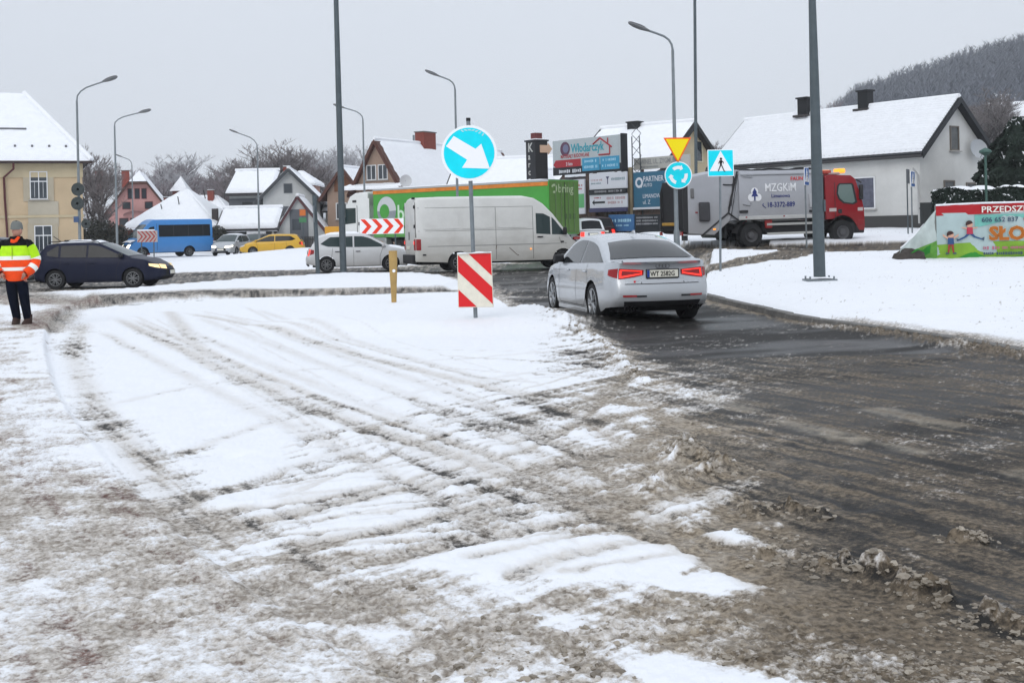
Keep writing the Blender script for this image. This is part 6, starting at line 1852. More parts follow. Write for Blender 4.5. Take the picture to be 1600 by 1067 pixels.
def walker(parent, s, y=-.012, m=None):
    """striding pedestrian figure, height s"""
    m = m or M_INK
    mb = MB()
    disc(mb, .09 * s, y - .003, y, 12, (.0, .41 * s))
    mb.prism([(-.10 * s, .30 * s), (.06 * s, .31 * s), (.10 * s, .22 * s), (.04 * s, -.02 * s), (-.08 * s, -.02 * s)], y - .003, y)
    mb.prism([(-.06 * s, .02 * s), (.03 * s, .0 * s), (-.09 * s, -.26 * s), (-.20 * s, -.50 * s), (-.25 * s, -.47 * s), (-.15 * s, -.24 * s)], y - .0031, y - .0001)
    mb.prism([(-.03 * s, .02 * s), (.05 * s, .0 * s), (.14 * s, -.22 * s), (.24 * s, -.45 * s), (.30 * s, -.47 * s), (.30 * s, -.51 * s), (.20 * s, -.51 * s), (.07 * s, -.22 * s)], y - .0032, y - .0002)
    mb.prism([(-.10 * s, .30 * s), (-.20 * s, .08 * s), (-.17 * s, .05 * s), (-.06 * s, .22 * s)], y - .0033, y - .0003)
    mb.prism([(.06 * s, .30 * s), (.20 * s, .16 * s), (.18 * s, .05 * s), (.15 * s, .06 * s), (.15 * s, .14 * s), (.03 * s, .24 * s)], y - .0034, y - .0004)
    return mb.build('walking_figure', m, parent)
def crossing_sign(label, px, py_c, Y, w, h, zb, rz=0.0, face=M_CYAN, px_b=None, group=None):
    p = at(px, py_c, Y); b = at(px_b or px, 400, Y)
    t = thing('crossing_sign', label, 'road sign', (p.x, Y, zb), rz, group)
    zc = p.z - zb
    d = b.x - p.x
    MB().tube([(d, .05, -.15), (0, .05, zc + h / 2)], .03, 10).build('pole', M_STEEL, t, smooth=50)
    pl = MB().box((0, 0, zc), (w, .02, h)).build('sign_plate', M_SIGNW, t, bevel=.008)
    MB().box((0, -.012, zc), (w * .94, .006, h * .94)).build('blue_face', face, pl)
    tr = MB().prism([(0, zc + h * .45), (-w * .43, zc - h * .30), (w * .43, zc - h * .30)], -.020, -.016).build('white_triangle', M_SIGNW, pl)
    f = walker(pl, h * .52, -.023); f.location = (w * .01, 0, zc - h * .06)
    for i in range(3): MB().box((-w * .2 + i * w * .2, -.0215, zc - h * .285), (w * .09, .002, h * .03)).build('crossing_bar', M_INK, pl) if False else None
    return t
z6 = gz(5.3, 30.0) + .15
crossing_sign('bright blue pedestrian crossing sign with walking figure on grey pole', 1126, 255, 30.0, .66, .68, z6, 0, M_CYAN, 1125.5)
M_DBLUE = mat('dull sign blue', (.03, .12, .36), .5)
crossing_sign('small dull blue crossing sign in front of the lorry body', 1260, 276, 43.5, .62, .66, gz(10.8, 43.5), radians(62), M_DBLUE, 1263)
crossing_sign('small blue crossing sign by the corner of the white house', 1426, 280, 50.5, .66, .66, gz(17, 50.5) + .1, radians(58), M_DBLUE)
def grey_plate():
    Y = 49.5; p = at(1417, 276, Y); zb = gz(p.x, Y) + .1
    t = thing('sign_post', 'grey post with back of a sign plate by the white house corner', 'post', (p.x, Y, zb))
    MB().tube([(0, 0, -.1), (0, 0, p.z - zb + .3)], .03, 8).build('post', M_STEELD, t)
    o = MB().box((0, -.04, p.z - zb), (.6, .02, .6)).build('sign_plate', mat('sign back grey', (.12, .13, .14), .6), t); o.rotation_euler.z = radians(60)
grey_plate()
def chevron_board(label, px0, px1, py0, py1, Y, n, red, white, zb, rz=0, snow=False, flip=1, pitch=1.0):
    a = at(px0, (py0 + py1) / 2, Y); b = at(px1, (py0 + py1) / 2, Y)
    w = (b.x - a.x) / cos(rz); h = (at(px0, py0, Y).z - at(px0, py1, Y).z)
    t = thing('chevron_board', label, 'chevron sign', (a.x, Y, zb), rz)
    zc = a.z - zb
    MB().box((w / 2, .02, zc), (w, .03, h)).build('board', white, t, bevel=.01)
    st = w / n; k = h * .42
    for i in range(n):
        x = i * st + st * .25
        def cl(v): return min(max(v, .01), w - .01)
        A = [(cl(x - k * .3), zc + h * .47), (cl(x + st * .42 - k * .3), zc + h * .47), (cl(x + st * .42 + k * .7), zc), (cl(x + k * .7), zc)]
        B = [(p[0], 2 * zc - p[1]) for p in A]
        if flip < 0: A = [(w - p[0], p[1]) for p in A]; B = [(w - p[0], p[1]) for p in B]
        mb = MB(); mb.prism(A, -.004, .004); mb.prism(B[::-1], -.004, .004)
        mb.build('chevron', red, t)
    for x in (w * .2, w * .8): MB().tube([(x, .06, -.2), (x, .06, zc + h * .4)], .035, 8).build('post', M_STEELD, t)
    if snow: MB().box((w * .45, .0, zc + h / 2 + .03), (w * .85, .10, .07)).build('snow_strip', M_SNOW, t, bevel=.03)
    return t
chevron_board('bright red and white chevron board above the white hatchback', 562, 631, 342.5, 366.5, 58.0, 4, mat('chevron red', (.86, .05, .02), .4), M_SIGNW, gz(-7, 58))
chevron_board('dull snowy red and white chevron board in front of the blue bus', 214, 246, 361, 379, 70.0, 5, mat('faded chevron red', (.34, .035, .03), .6), mat('faded chevron white', (.40, .36, .34), .6), gz(-21.5, 70), 0, True)
def bollard():
    x, y = gp(615.5, 466, .10)
    t = thing('yellow_bollard', 'yellow plastic marker post with pale reflector in the snowy island', 'bollard', (x, y, .08), radians(8))
    yl = mat('mustard plastic', (.42, .275, .10), .6, var=.2, vscale=4)
    prof = [(.055, -.1), (.06, .1), (.085, .62), (.092, .95), (.09, 1.06)]
    P = []
    for r, z in prof: P.append([(r * cos(a) * 1.0, r * .5 * sin(a), z) for a in np.linspace(0, 2 * pi, 17)])
    o = MB().grid(P); o.add([(r_[0], r_[1], 1.06) for r_ in P[-1][:-1]], [tuple(range(16))])
    o.build('post', yl, t, smooth=40)
    disc(MB(), .035, -.05, -.045, 14, (.01, .62)).build('reflector', M_SIGNW, t)
bollard()
# backs of signs on the lamp in front of the ochre house
M_BACK = mat('dark sign back', (.05, .06, .06), .6)
for px, py, kind, lab in ((121.5, 296, 'r', 'upper round sign back on the tall lamp by the ochre house'), (121, 318, 'r', 'lower round sign back on the tall lamp by the ochre house'),
                          (119, 343, 's', 'small blue square plate on the tall lamp by the ochre house'), (134, 350, 'r2', 'small round sign back low on the tall lamp by the ochre house')):
    p = at(px, py, 55.85); t = thing('road_sign', lab, 'road sign', p)
    if kind == 's': MB().box((0, 0, 0), (.24, .02, .28)).build('plate', mat('plate dull blue', (.06, .10, .2), .5), t)
    else: disc(MB(), .31 if kind == 'r' else .22, 0, .02, 24).build('plate', M_BACK, t)
    MB().box((.0, .06, 0), (.1, .12, .1)).build('bracket', M_STEEL, t)
for px, py, w, c, lab in ((523, 364, .55, (.62, .30, .03), 'small amber direction sign left of the lorry cab'), (473, 344, .3, (.07, .22, .10), 'small orange and green shop sign by the grey porch')):
    Y = 66 if px > 500 else 96; p = at(px, py, Y); t = thing('small_sign', lab, 'sign', (p.x, Y, 0))
    MB().box((0, 0, p.z), (w * 2, .04, w * 1.3)).build('plate', mat('small sign ' + lab[6:11], c, .5), t, bevel=.02)
    if px < 500: MB().box((0, 0, p.z + .6), (w * 1.6, .04, .5)).build('top_plate', mat('small orange', (.62, .16, .03), .5), t)
    MB().tube([(0, .05, -.2), (0, .05, p.z + .3)], .035, 8).build('post', M_STEELD, t)

# ------------------------------------------------------------------ hoardings
BP = Vector((at(865, 300, 74.0).x, 74.0)); BD = Vector((cos(ANG_B), sin(ANG_B)))
def on_board(px, off=0.0):
    """distance along the hoarding line seen at a photo column"""
    a = ray(px, 300)[0]
    nrm = Vector((-BD.y, BD.x)) * off
    x0, y0 = BP.x + nrm.x, BP.y + nrm.y
    return (a * y0 - x0) / (BD.x - a * BD.y)
def board(label, px0, px1, py0, py1, face, name='hoarding', off=0.0, th=.12, frame=None):
    t0, t1 = on_board(px0, off), on_board(px1, off)
    nrm = Vector((-BD.y, BD.x)) * off
    p = BP + BD * t0 + nrm
    zt, zb = at(px0, py0, p.y).z, at(px0, py1, p.y).z
    o = thing(name, label, 'hoarding', (p.x, p.y, zb), ANG_B)
    w, h = t1 - t0, zt - zb
    MB().box((w / 2, th / 2, h / 2), (w, th, h)).build('panel', face, o, bevel=.01)
    g = gz(p.x, p.y)
    for x in (w * .12, w * .88): MB().box((x, th + .08, (g - zb + h) / 2 - .1), (.12, .12, h + zb - g + .2 - .1)).build('post', mat('brown steel post', (.12, .075, .06), .7, var=.2), o)
    return o, w, h
def strip(o, x, z, w, h, m, name='lettering'):
    return MB().box((x + w / 2, -.006, z + h / 2), (w, .008, h)).build(name, m, o)
def small_print(o, x, z, w, h, m, seed=0, gap=.35):
    """a line of lettering too small to read: a row of uneven marks"""
    rr = random.Random(seed); mb = MB(); u = x
    while u < x + w:
        k = h * rr.uniform(.3, .75)
        if rr.random() > .14: mb.box((u + k / 2, -.006, z + h / 2), (k * .8, .006, h * rr.choice((.8, 1, 1, .7))))
        u += k * (1 + gap * .6)
    return tag(mb.build('lettering', m, o), kind='stuff')
pale = mat('hoarding pale', (.42, .46, .48), .55, var=.05); inkr = mat('hoarding red', (.36, .03, .04), .5); inkb = mat('hoarding teal', (.03, .30, .38), .5)
navy = mat('hoarding navy', (.06, .06, .13), .5); bluebox = mat('hoarding blue', (.05, .28, .46), .5); blk2 = mat('hoarding black', (.02, .022, .026), .5); offw = mat('hoarding off white', (.62, .63, .68), .55)
o, w, h = board('big pale hoarding with red house outline and blue name', 865, 973, 221, 275, pale)
MB().box((w / 2, .0, h * .115), (w, .012, h * .23)).build('dark_band', blk2, o)
MB().prism([(.05, h * .30), (.28, h * .43), (w * .42, h * .43), (w * .42, h * .22), (.28, h * .22)], -.02, -.012).build('red_arrow', inkr, o)
text('3 km', .30, o, offw, (w * .2, -.022, h * .26), bold=.01)
small_print(o, .55, h * .05, w * .33, .22, offw, 3)
for x0, x1 in ((.44, .69), (.70, .965)):
    q = MB().box((w * (x0 + x1) / 2, -.008, h * .25), (w * (x1 - x0), .012, h * .36)).build('blue_box', bluebox, o)
    lt = mat('pale blue print', (.35, .58, .72), .5)
    s1 = small_print(o, w * x0 + .2, h * .30, w * (x1 - x0) - .45, .17, lt, int(x0 * 9)); s1.location.y = -.010
    s2 = small_print(o, w * x0 + .15, h * .14, w * (x1 - x0) - .35, .17, lt, int(x0 * 7) + 2); s2.location.y = -.010
text('Włodarczyk', .74, o, inkb, (w * .28, -.008, h * .62), sx=.78, bold=.022)
text('MATERIAŁY BUDOWLANE', .33, o, inkr, (w * .12, -.008, h * .475), sx=.66, bold=.012)
disc(MB(), .44, -.01, -.004, 28, (w * .19, h * .74)).build('round_emblem', mat('emblem plum', (.11, .05, .09), .5), o)
disc(MB(), .26, -.014, -.011, 20, (w * .20, h * .75)).build('emblem_centre', mat('emblem slate', (.16, .17, .26), .5), o)
rl = MB()
for (ax, az), (bx, bz) in (((.60, .80), (.70, .955)), ((.70, .955), (.865, .68)), ((.835, .72), (.835, .49)), ((.835, .49), (.68, .49)), ((.81, .80), (.81, .94))):
    rl.tube([(w * ax, -.012, h * az), (w * bx, -.012, h * bz)], .05, 4)
rl.build('house_outline', inkr, o)
MB().box((w + .04, .15, h / 2), (.08, .5, h + .1)).build('side_frame', blk2, o)
# lattice mast behind the right end
lt = MB(); xm = w + .35
for dx in (0, .75): lt.tube([(xm + dx, .5, -2.6), (xm + dx * .8, .5, h * .93)], .035, 5)
for i in range(8):
    z = -2.4 + i * .65
    lt.tube([(xm, .5, z), (xm + .72, .5, z + .62)], .02, 4); lt.tube([(xm + .74, .5, z), (xm, .5, z + .62)], .02, 4)
lt.build('lattice_mast', mat('dark lattice', (.06, .065, .07), .6), o)

o, w, h = board('narrow white and green upright panel beside the green trailer', 896, 913, 281, 335, offw)
MB().box((w / 2, -.006, h * .38), (w * .94, .01, h * .40)).build('green_field', mat('panel green', (.12, .38, .16), .5), o)
small_print(o, w * .12, h * .80, w * .7, .1, inkr, 5); small_print(o, w * .12, h * .70, w * .7, .1, inkr, 6); small_print(o, w * .2, h * .48, w * .5, .1, navy, 7)
o, w, h = board('white board with small palm mark above the black arrow board', 921, 979, 272, 297, offw)
small_print(o, .15, h * .52, w * .30, .12, mat('print rose', (.45, .30, .32), .5), 8); small_print(o, .15, h * .32, w * .30, .1, mat('print slate', (.25, .32, .36), .5), 9); small_print(o, w * .60, h * .50, w * .36, .17, mat('print slate', (.25, .32, .36), .5), 10)
MB().prism([(w * .46, h * .76), (w * .55, h * .76), (w * .515, h * .6), (w * .515, h * .3), (w * .495, h * .3), (w * .495, h * .6)], -.012, -.004).build('print_mark', navy, o)
o2 = MB().box((w / 2, -.0, -.16), (w * 1.0, .14, .30)).build('black_strip', blk2, o); small_print(o, .5, -.20, w * .75, .12, mat('print grey', (.3, .3, .32), .5), 11).location.y = -.07
o, w, h = board('white board with black arrow pointing along the road', 921, 979, 305, 326, offw)
MB().prism([(.22, h * .42), (.42, h * .62), (.42, h * .49), (w * .42, h * .49), (w * .42, h * .35), (.42, h * .35), (.42, h * .22)], -.012, -.004).build('arrow', blk2, o)
small_print(o, .4, h * .70, w * .16, .09, inkr, 12); small_print(o, w * .47, h * .60, w * .48, .16, mat('print rose', (.45, .30, .32), .5), 13); small_print(o, w * .5, h * .28, w * .42, .16, mat('print rose', (.45, .30, .32), .5), 14)
MB().box((w / 2, -.0, -.12), (w, .14, .24)).build('dark_strip', navy, o)
o, w, h = board('teal blue hoarding with white ring mark beside the lorry hopper', 990, 1048, 270, 328, mat('hoarding deep teal', (.035, .125, .20), .55, var=.08), off=.3)
text('PARTNER', .44, o, offw, (w * .27, -.008, h * .74), sx=.85, bold=.008); text('AUTO', .28, o, offw, (w * .27, -.008, h * .60), sx=.9)
MB().grid([[(p[0], -.008, p[2]) for p in q] for q in ring(w * .16, h * .72, .17, .31, 0, 24)]).build('ring_mark', offw, o)
MB().prism([(w * .19, h * .66), (w * .24, h * .60), (w * .22, h * .58), (w * .17, h * .64)], -.012, -.004).build('ring_tail', offw, o)
text('LIMANOWA', .34, o, offw, (w * .25, -.008, h * .30), sx=.85); text('ul. Z', .34, o, offw, (w * .25, -.008, h * .14), sx=.95)
MB().box((w / 2, -.01, .06), (w, .16, .12)).build('white_edge', offw, o)
o, w, h = board('long pale sign with grey capitals under the beige house eaves', 991, 1078, 248, 266, mat('pale strip sign', (.46, .45, .42), .6), off=.9)
text('DAWINEL UL. ZYGMUNTA', .42, o, mat('grey capitals', (.24, .25, .25), .6), (.12, -.008, h * .42), sx=.72, bold=.01); small_print(o, .4, h * .10, w * .35, .12, mat('grey capitals', (.24, .25, .25), .6), 15)
o, w, h = board('blue poster board low behind the small white car', 950, 989, 336, 362, mat('poster blue', (.05, .14, .30), .5, var=.3, vscale=.6), off=-.4)
small_print(o, w * .15, h * .55, w * .72, .18, mat('pale blue print', (.35, .58, .72), .5), 16); small_print(o, w * .3, h * .30, w * .5, .1, mat('pale blue print', (.35, .58, .72), .5), 17)
o, w, h = board('black board with pale small print beside the lorry hopper', 991, 1029, 336, 366, blk2, off=-.4)
for i in range(3): small_print(o, w * .06, h * (.80 - .16 * i), w * .85, .10, mat('print grey', (.3, .3, .32), .5), 18 + i)
# brown timber wall and posts behind the boards
o = thing('timber_screen', 'weathered brown timber screen carrying the lower hoardings', 'fence', (BP.x + BD.x * .9 - BD.y * .6, BP.y + BD.y * .9 + BD.x * .6, .5), ANG_B)
tm = mat('weathered timber', (.17, .12, .10), .85, var=.3, vscale=2)
tm2 = mat('pale timber post', (.33, .27, .18), .85, var=.25, vscale=2)
for i in range(26): MB().box((.2 + i * .30, 0, 1.9 + .05 * ((i * 7) % 3)), (.26, .05, 4.0)).build('plank', tm, o)
for x in (1.7, 2.35, 5.05, 5.4): MB().box((x, -.12, 2.1), (.2, .16, 4.7)).build('timber_post', tm2 if x > 5 else tm, o)

# ------------------------------------------------------------------ kindergarten banner on the verge
def banner():
    Y0 = 32.0
    a = at(1464, 405, Y0); L_ = 6.2; rz = radians(-6)
    zb = a.z - .02; h = at(1464, 322, Y0).z - zb
    t = thing('kindergarten_banner', 'printed kindergarten banner with red top band and two jumping children', 'banner', (a.x, Y0, zb), rz)
    sky = mat('banner pale blue', (.40, .50, .50), .5, var=.12, vscale=1.6)
    def sheet(x0, x1, z0f, z1f, m, name, off=0.0, n=40, nz=6):
        P = []
        for i in range(n + 1):
            x = x0 + (x1 - x0) * i / n
            a_, b_ = z0f(x), z1f(x)
            P.append([(x, off + .015 * sin(4.2 * x + 2 * f) + .01 * sin(11 * x), a_ + (b_ - a_) * f) for f in np.linspace(0, 1, nz)])
        return MB().grid(P).build(name, m, t, smooth=70)
    sag = lambda x: .03 * sin(1.3 * x) + .012 * sin(5 * x)
    sheet(0, L_, lambda x: 0, lambda x: h - .2, sky, 'sheet')
    sheet(0, L_, lambda x: h - .27 + .05 * (x > .0) * min(x, 2) * .4, lambda x: h + .03 * min(x, 1), mat('banner red', (.40, .012, .018), .5), 'red_band', -.006)
    sheet(1.0, L_, lambda x: h - .52 - .1 * sin(2.2 * x) , lambda x: h - .26, mat('banner mint', (.16, .44, .38), .5, var=.15), 'mint_cloud', -.005)
    sheet(0, L_, lambda x: 0, lambda x: .40 + .04 * sin(1.1 * x) + .02 * x, mat('banner meadow', (.20, .38, .035), .5, var=.2, vscale=2), 'meadow', -.005)
    sheet(.55, 1.6, lambda x: 0, lambda x: .04 + .17 * max(0, sin((x - .55) * 3)), mat('banner green', (.03, .25, .03), .5), 'green_bush', -.012)
    sheet(1.7, L_, lambda x: 0, lambda x: .06 + .03 * sin(3 * x), mat('banner green', (.03, .25, .03), .5), 'green_bush', -.012)
    wh = mat('banner white', (.75, .72, .66), .5)
    text('PRZEDSZKOLE', .235, t, wh, (1.17, -.045, h - .205), sx=1.12, bold=.016)
    ink = mat('banner ink', (.05, .08, .13), .5)
    text('606 652 837', .175, t, ink, (1.17, -.045, h - .46), sx=1.08, bold=.012)
    disc(MB(), .07, -.05, -.04, 16, (2.33, h - .40)).build('phone_badge', mat('badge rose', (.40, .06, .08), .5), t)
    text('SŁON', .50, t, mat('banner pale outline', (.72, .66, .50), .5), (1.36, -.040, .515), sx=1.06, bold=.055)
    text('SŁON', .50, t, mat('banner orange', (.42, .125, .012), .5, var=.2), (1.36, -.049, .515), sx=1.06, bold=.042)
    class _O: pass
    rose = mat('banner rose print', (.45, .14, .20), .5)
    q = small_print(t, 1.2, .255, 3.6, .085, rose, 21); q.location.y = -.045
    q = small_print(t, 1.2, .11, 3.6, .075, ink, 22); q.location.y = -.045
    def kid(x, z, top, legs, hair, leap, skin=mat('print skin', (.62, .36, .26), .6)):
        g = bpy.data.objects.new('printed_child', None); link(g, t); g.location = (x, -.05, z)
        mb = MB(); disc(mb, .085, -.002, .002, 16, (0, .50)); 
        for s in (-1, 1): mb.prism([(s * .04, .36), (s * .20, .40 if leap else .46), (s * .21, .43 if leap else .52), (s * .03, .41)], -.003, .001)
        mb.build('face', skin, g)
        mb = MB()
        mb.prism([(.085 * cos(a) * 1.12 - .01, .51 + .095 * sin(a)) for a in np.linspace(.25, pi + .5, 10)], -.006, -.003); mb.build('hair', hair, g)
        MB().prism([(-.075, .42), (.075, .42), (.085, .24), (-.085, .24)], -.005, -.001).build('shirt', top, g)
        mb = MB()
        if leap:
            mb.prism([(-.08, .25), (.02, .25), (-.10, .15), (-.27, .07), (-.29, .11), (-.14, .18)], -.004, 0); mb.prism([(-.02, .25), (.08, .25), (.14, .18), (.30, .12), (.31, .08), (.10, .15)], -.0045, -.0005)
            mb2 = MB(); mb2.prism([(-.27, .07), (-.29, .11), (-.35, .13), (-.34, .05)], -.005, 0); mb2.prism([(.30, .12), (.31, .08), (.36, .05), (.38, .16)], -.005, 0); mb2.build('shoes', ink, g)
        else:
            mb.prism([(-.07, .25), (.0, .25), (-.03, .1), (-.05, .0), (-.09, .0), (-.08, .1)], -.004, 0); mb.prism([(.0, .25), (.07, .25), (.08, .1), (.09, .0), (.05, .0), (.03, .1)], -.0045, -.0005)
            mb2 = MB(); mb2.prism([(-.05, .02), (-.14, .02), (-.14, -.02), (-.05, -.02)], -.005, 0); mb2.prism([(.05, .02), (.14, .02), (.14, -.02), (.05, -.02)], -.005, 0); mb2.build('shoes', ink, g)
        mb.build('legs', legs, g)
    navyp = mat('print navy', (.03, .08, .20), .6); redp = mat('print red', (.45, .04, .07), .6); hair = mat('print dark hair', (.05, .022, .02), .6)
    kid(.36, .17, navyp, mat('print rust', (.32, .05, .03), .6), hair, False)
    kid(.86, .44, redp, navyp, hair, True)
    MB().tube([(0, .04, -.3), (0, .04, h + .02)], .03, 8).build('post', mat('banner post', (.16, .17, .16), .6), t)
    for x in (3.0, 6.1): MB().tube([(x, .06, -.3), (x, .06, h)], .03, 8).build('post', mat('banner post', (.16, .17, .16), .6), t)
    MB().tube([(0, .0, h + .02), (1.2, 0, h + .05), (3, 0, h + .05), (L_, 0, h + .05)], .03, 6).build('snow_strip', M_SNOW, t, smooth=60)
    # the loose end thrown back over a stone
    rr = random.Random(5)
    P = []
    for i in range(13):
        f = i / 12
        topz = (h - .1) * (1 - f) ** 1.1 + .30 * f
        r = []
        for j in range(9):
            g = j / 8
            z = topz * (1 - g) + (.02 + .05 * f) * g
            r.append((-1.02 * f - .10 * g * f, -.25 * f + .05 * sin(9 * f + 6 * g) + .05 * sin(17 * f - 4 * g) * f - .22 * g * f, z))
        P.append(r)
    up = [r[:6] for r in P]; lo = [r[5:] for r in P]
    MB().grid(up).build('loose_end', mat('banner loose pale', (.46, .52, .50), .5, var=.2, vscale=3), t, smooth=70)
    MB().grid(lo).build('loose_end', mat('banner loose green', (.12, .32, .05), .5, var=.4, vscale=3), t, smooth=70)
    P2 = [[(-.55 - .5 * f, -.42 - .12 * sin(5 * f) + .1 * g, .30 - .12 * f - .22 * g + .05 * sin(8 * f)) for g in np.linspace(0, 1, 5)] for f in np.linspace(-.6, 1, 10)]
    MB().grid(P2).build('loose_fold', mat('banner green', (.03, .25, .03), .5), t, smooth=70)
    P3 = [[(-1.02 * f, -.27 * f - .03, (h - .1) * (1 - f) ** 1.1 + .30 * f + .02 + .05 * f * k) for k in (0, 1)] for f in np.linspace(.35, 1, 10)]
    MB().grid(P3).build('snow_strip', M_SNOW, t)
    st = thing('stone', 'dark rough stone holding down the loose end of the banner', 'stone', (a.x - .82, Y0 - .22, zb - .06))
    bm = bmesh.new(); bmesh.ops.create_icosphere(bm, subdivisions=3, radius=1)
    for v in bm.verts:
        n = 1 + .14 * sin(4 * v.co.x + 2) * cos(5 * v.co.y) + .08 * rr.uniform(-1, 1)
        v.co = Vector((v.co.x * .42 * n, v.co.y * .3 * n, v.co.z * .26 * n + .12))
    me = bpy.data.meshes.new('boulder'); bm.to_mesh(me); bm.free(); me.materials.append(mat('dark stone', (.055, .048, .042), .9, var=.3, vscale=6))
    link(bpy.data.objects.new('boulder', me), st)
    return t
banner()
# ------------------------------------------------------------------ the man in the bright jacket
def skin_body(nodes, edges, radii, name, m, parent, levels=2, root=0):
    me = bpy.data.meshes.new(name); me.from_pydata(nodes, edges, [])
    o = bpy.data.objects.new(name, me); link(o)
    sk = o.modifiers.new('skin', 'SKIN'); sk.use_smooth_shade = True
    for i, r in enumerate(radii):
        v = me.skin_vertices[0].data[i]; v.radius = r if isinstance(r, tuple) else (r, r); v.use_root = (i == root)
    sb = o.modifiers.new('sub', 'SUBSURF'); sb.levels = sb.render_levels = levels
    dg = bpy.context.evaluated_depsgraph_get()
    out = bpy.data.meshes.new_from_object(o.evaluated_get(dg)); out.name = name
    bpy.data.objects.remove(o)
    out.materials.clear(); out.materials.append(m)
    q = bpy.data.objects.new(name, out); link(q, parent)
    out.polygons.foreach_set('use_smooth', [True] * len(out.polygons))
    return q
M_SKIN = mat('weathered skin', (.42, .22, .16), .6)
def man():
    x, y = gp(37, 514)
    t = thing('person', 'man in yellow and orange high visibility jacket and grey beanie, hands in pockets', 'person', (x, y, gz(x, y) + .03))
    J = [(-.10, 0, .93), (-.10, .0, 1.1), (-.11, .0, 1.3), (-.11, 0, 1.47), (-.10, .0, 1.56), (-.09, -.01, 1.62), (-.075, -.02, 1.70), (-.065, -.02, 1.78),
         (-.20, .0, .90), (-.15, -.03, .50), (-.10, .03, .09), (-.12, -.10, .04), (-.01, .0, .90), (.03, -.02, .50), (.075, .03, .09), (.10, -.10, .04),
         (-.31, 0, 1.45), (-.45, .03, 1.18), (-.32, -.13, 1.0), (.09, 0, 1.45), (.24, .03, 1.18), (.11, -.13, 1.0)]
    E_ = [(0, 1), (1, 2), (2, 3), (3, 4), (4, 5), (5, 6), (6, 7), (0, 8), (8, 9), (9, 10), (10, 11), (0, 12), (12, 13), (13, 14), (14, 15), (3, 16), (16, 17), (17, 18), (3, 19), (19, 20), (20, 21)]
    Rr = [(.15, .11), (.15, .11), (.16, .11), (.13, .09), (.065, .065), (.06, .06), (.078, .085), (.07, .08), (.095, .095), (.07, .07), (.045, .045), (.04, .03), (.095, .095), (.07, .07), (.045, .045), (.04, .03),
          (.06, .06), (.05, .05), (.045, .045), (.06, .06), (.05, .05), (.045, .045)]
    body = skin_body(J, E_, Rr, 'body', M_SKIN, t)
    # face looking across the road
    hd = thing('head', None, None, (-.068, -.03, 1.715)); hd.parent = t; KIDS.setdefault(t.name, []).append(hd)
    hd.rotation_euler = (0, 0, radians(-32))
    P = []
    for i in range(15):
        a = pi * i / 14; z = .125 * cos(a); r = .092 * sin(a)
        row = []
        for j in range(25):
            b = 2 * pi * j / 24
            px, py = r * 1.12 * cos(b), r * .86 * sin(b)
            fx = max(0, cos(b)) ** 6
            if -.075 < z < .03: px += fx * .028 * max(0, 1 - abs(z + .012) / .045) * (1 if abs(sin(b)) < .22 else .1)
            if z < -.05: px += max(0, cos(b)) ** 2 * .012
            row.append((px, py, z))
        P.append(row)
    MB().grid(P).build('face', M_SKIN, hd, smooth=70)
    for s in (-1, 1):
        MB().lathe([(.001, -.006), (.011, 0), (.001, .006)], 8, (.092, s * .034, .018), 'x').build('eye', M_BLACK, hd)
        MB().box((-.005, s * .085, -.005), (.03, .018, .055)).build('ear', M_SKIN, hd, bevel=.007)
    MB().box((.088, 0, -.062), (.02, .045, .008)).build('mouth', mat('lip', (.28, .10, .09), .6), hd)
    grey = mat('grey knitted wool', (.17, .18, .17), .95, bump=.5, bscale=60, var=.1)
    P = []
    for i in range(9):
        f = i / 8; z = .025 + .125 * sin(f * pi / 2); r = .105 * cos(f * pi / 2 * .98) ** .6
        P.append([(r * 1.08 * cos(b) - .004, r * .93 * sin(b), z + .012 * (cos(b) < -.2)) for b in np.linspace(0, 2 * pi, 25)])
    MB().grid([[(p[0] * .95, p[1] * .95, p[2]) for p in P[0]], [(p[0] * 1.02, p[1] * 1.02, p[2] - .025) for p in P[0]]] + P).build('beanie', grey, hd, smooth=70)
    # trousers
    dn = mat('dark denim', (.0045, .0065, .014), .95, var=.3, spec=.08, vscale=8)
    skin_body([(-.10, 0, .98), (-.10, 0, .90), (-.20, .0, .82), (-.185, -.02, .66), (-.155, -.03, .48), (-.13, 0, .26), (-.115, .02, .11), (-.005, .0, .82), (.01, -.01, .66), (.035, -.02, .48), (.06, .0, .26), (.075, .02, .11)],
              [(0, 1), (1, 2), (2, 3), (3, 4), (4, 5), (5, 6), (1, 7), (7, 8), (8, 9), (9, 10), (10, 11)],
              [(.16, .12), (.165, .125), .115, .10, .088, .078, .070, .115, .10, .088, .078, .070], 'trousers', dn, t)
    bt = mat('brown boot', (.045, .025, .02), .7)
    for s, bx, by in ((-1, -.125, -.02), (1, .085, -.0)):
        prof = [(0.0, .07, .055, 0), (.03, .072, .058, 0), (.09, .066, .056, .0), (.16, .062, .058, .02), (.22, .062, .060, .025)]
        P = []
        for z, wx, wy, oy in prof:
            P.append([(bx + (wx * cos(a)) + (s * -.03 if z < .1 else 0) * max(0, -sin(a)), by + oy + (wy * sin(a) if sin(a) > 0 else (wy + (.13 if z < .05 else .10 if z < .1 else 0)) * sin(a)), z) for a in np.linspace(0, 2 * pi, 19)])
        MB().grid(P).build('boot', bt, t, smooth=60)
    # jacket, in its colour bands
    TOR = [(.85, .17, .13), (.90, .215, .155), (.97, .245, .17), (1.1, .265, .175), (1.25, .275, .175), (1.38, .27, .165), (1.46, .245, .145), (1.52, .19, .12), (1.57, .10, .085)]
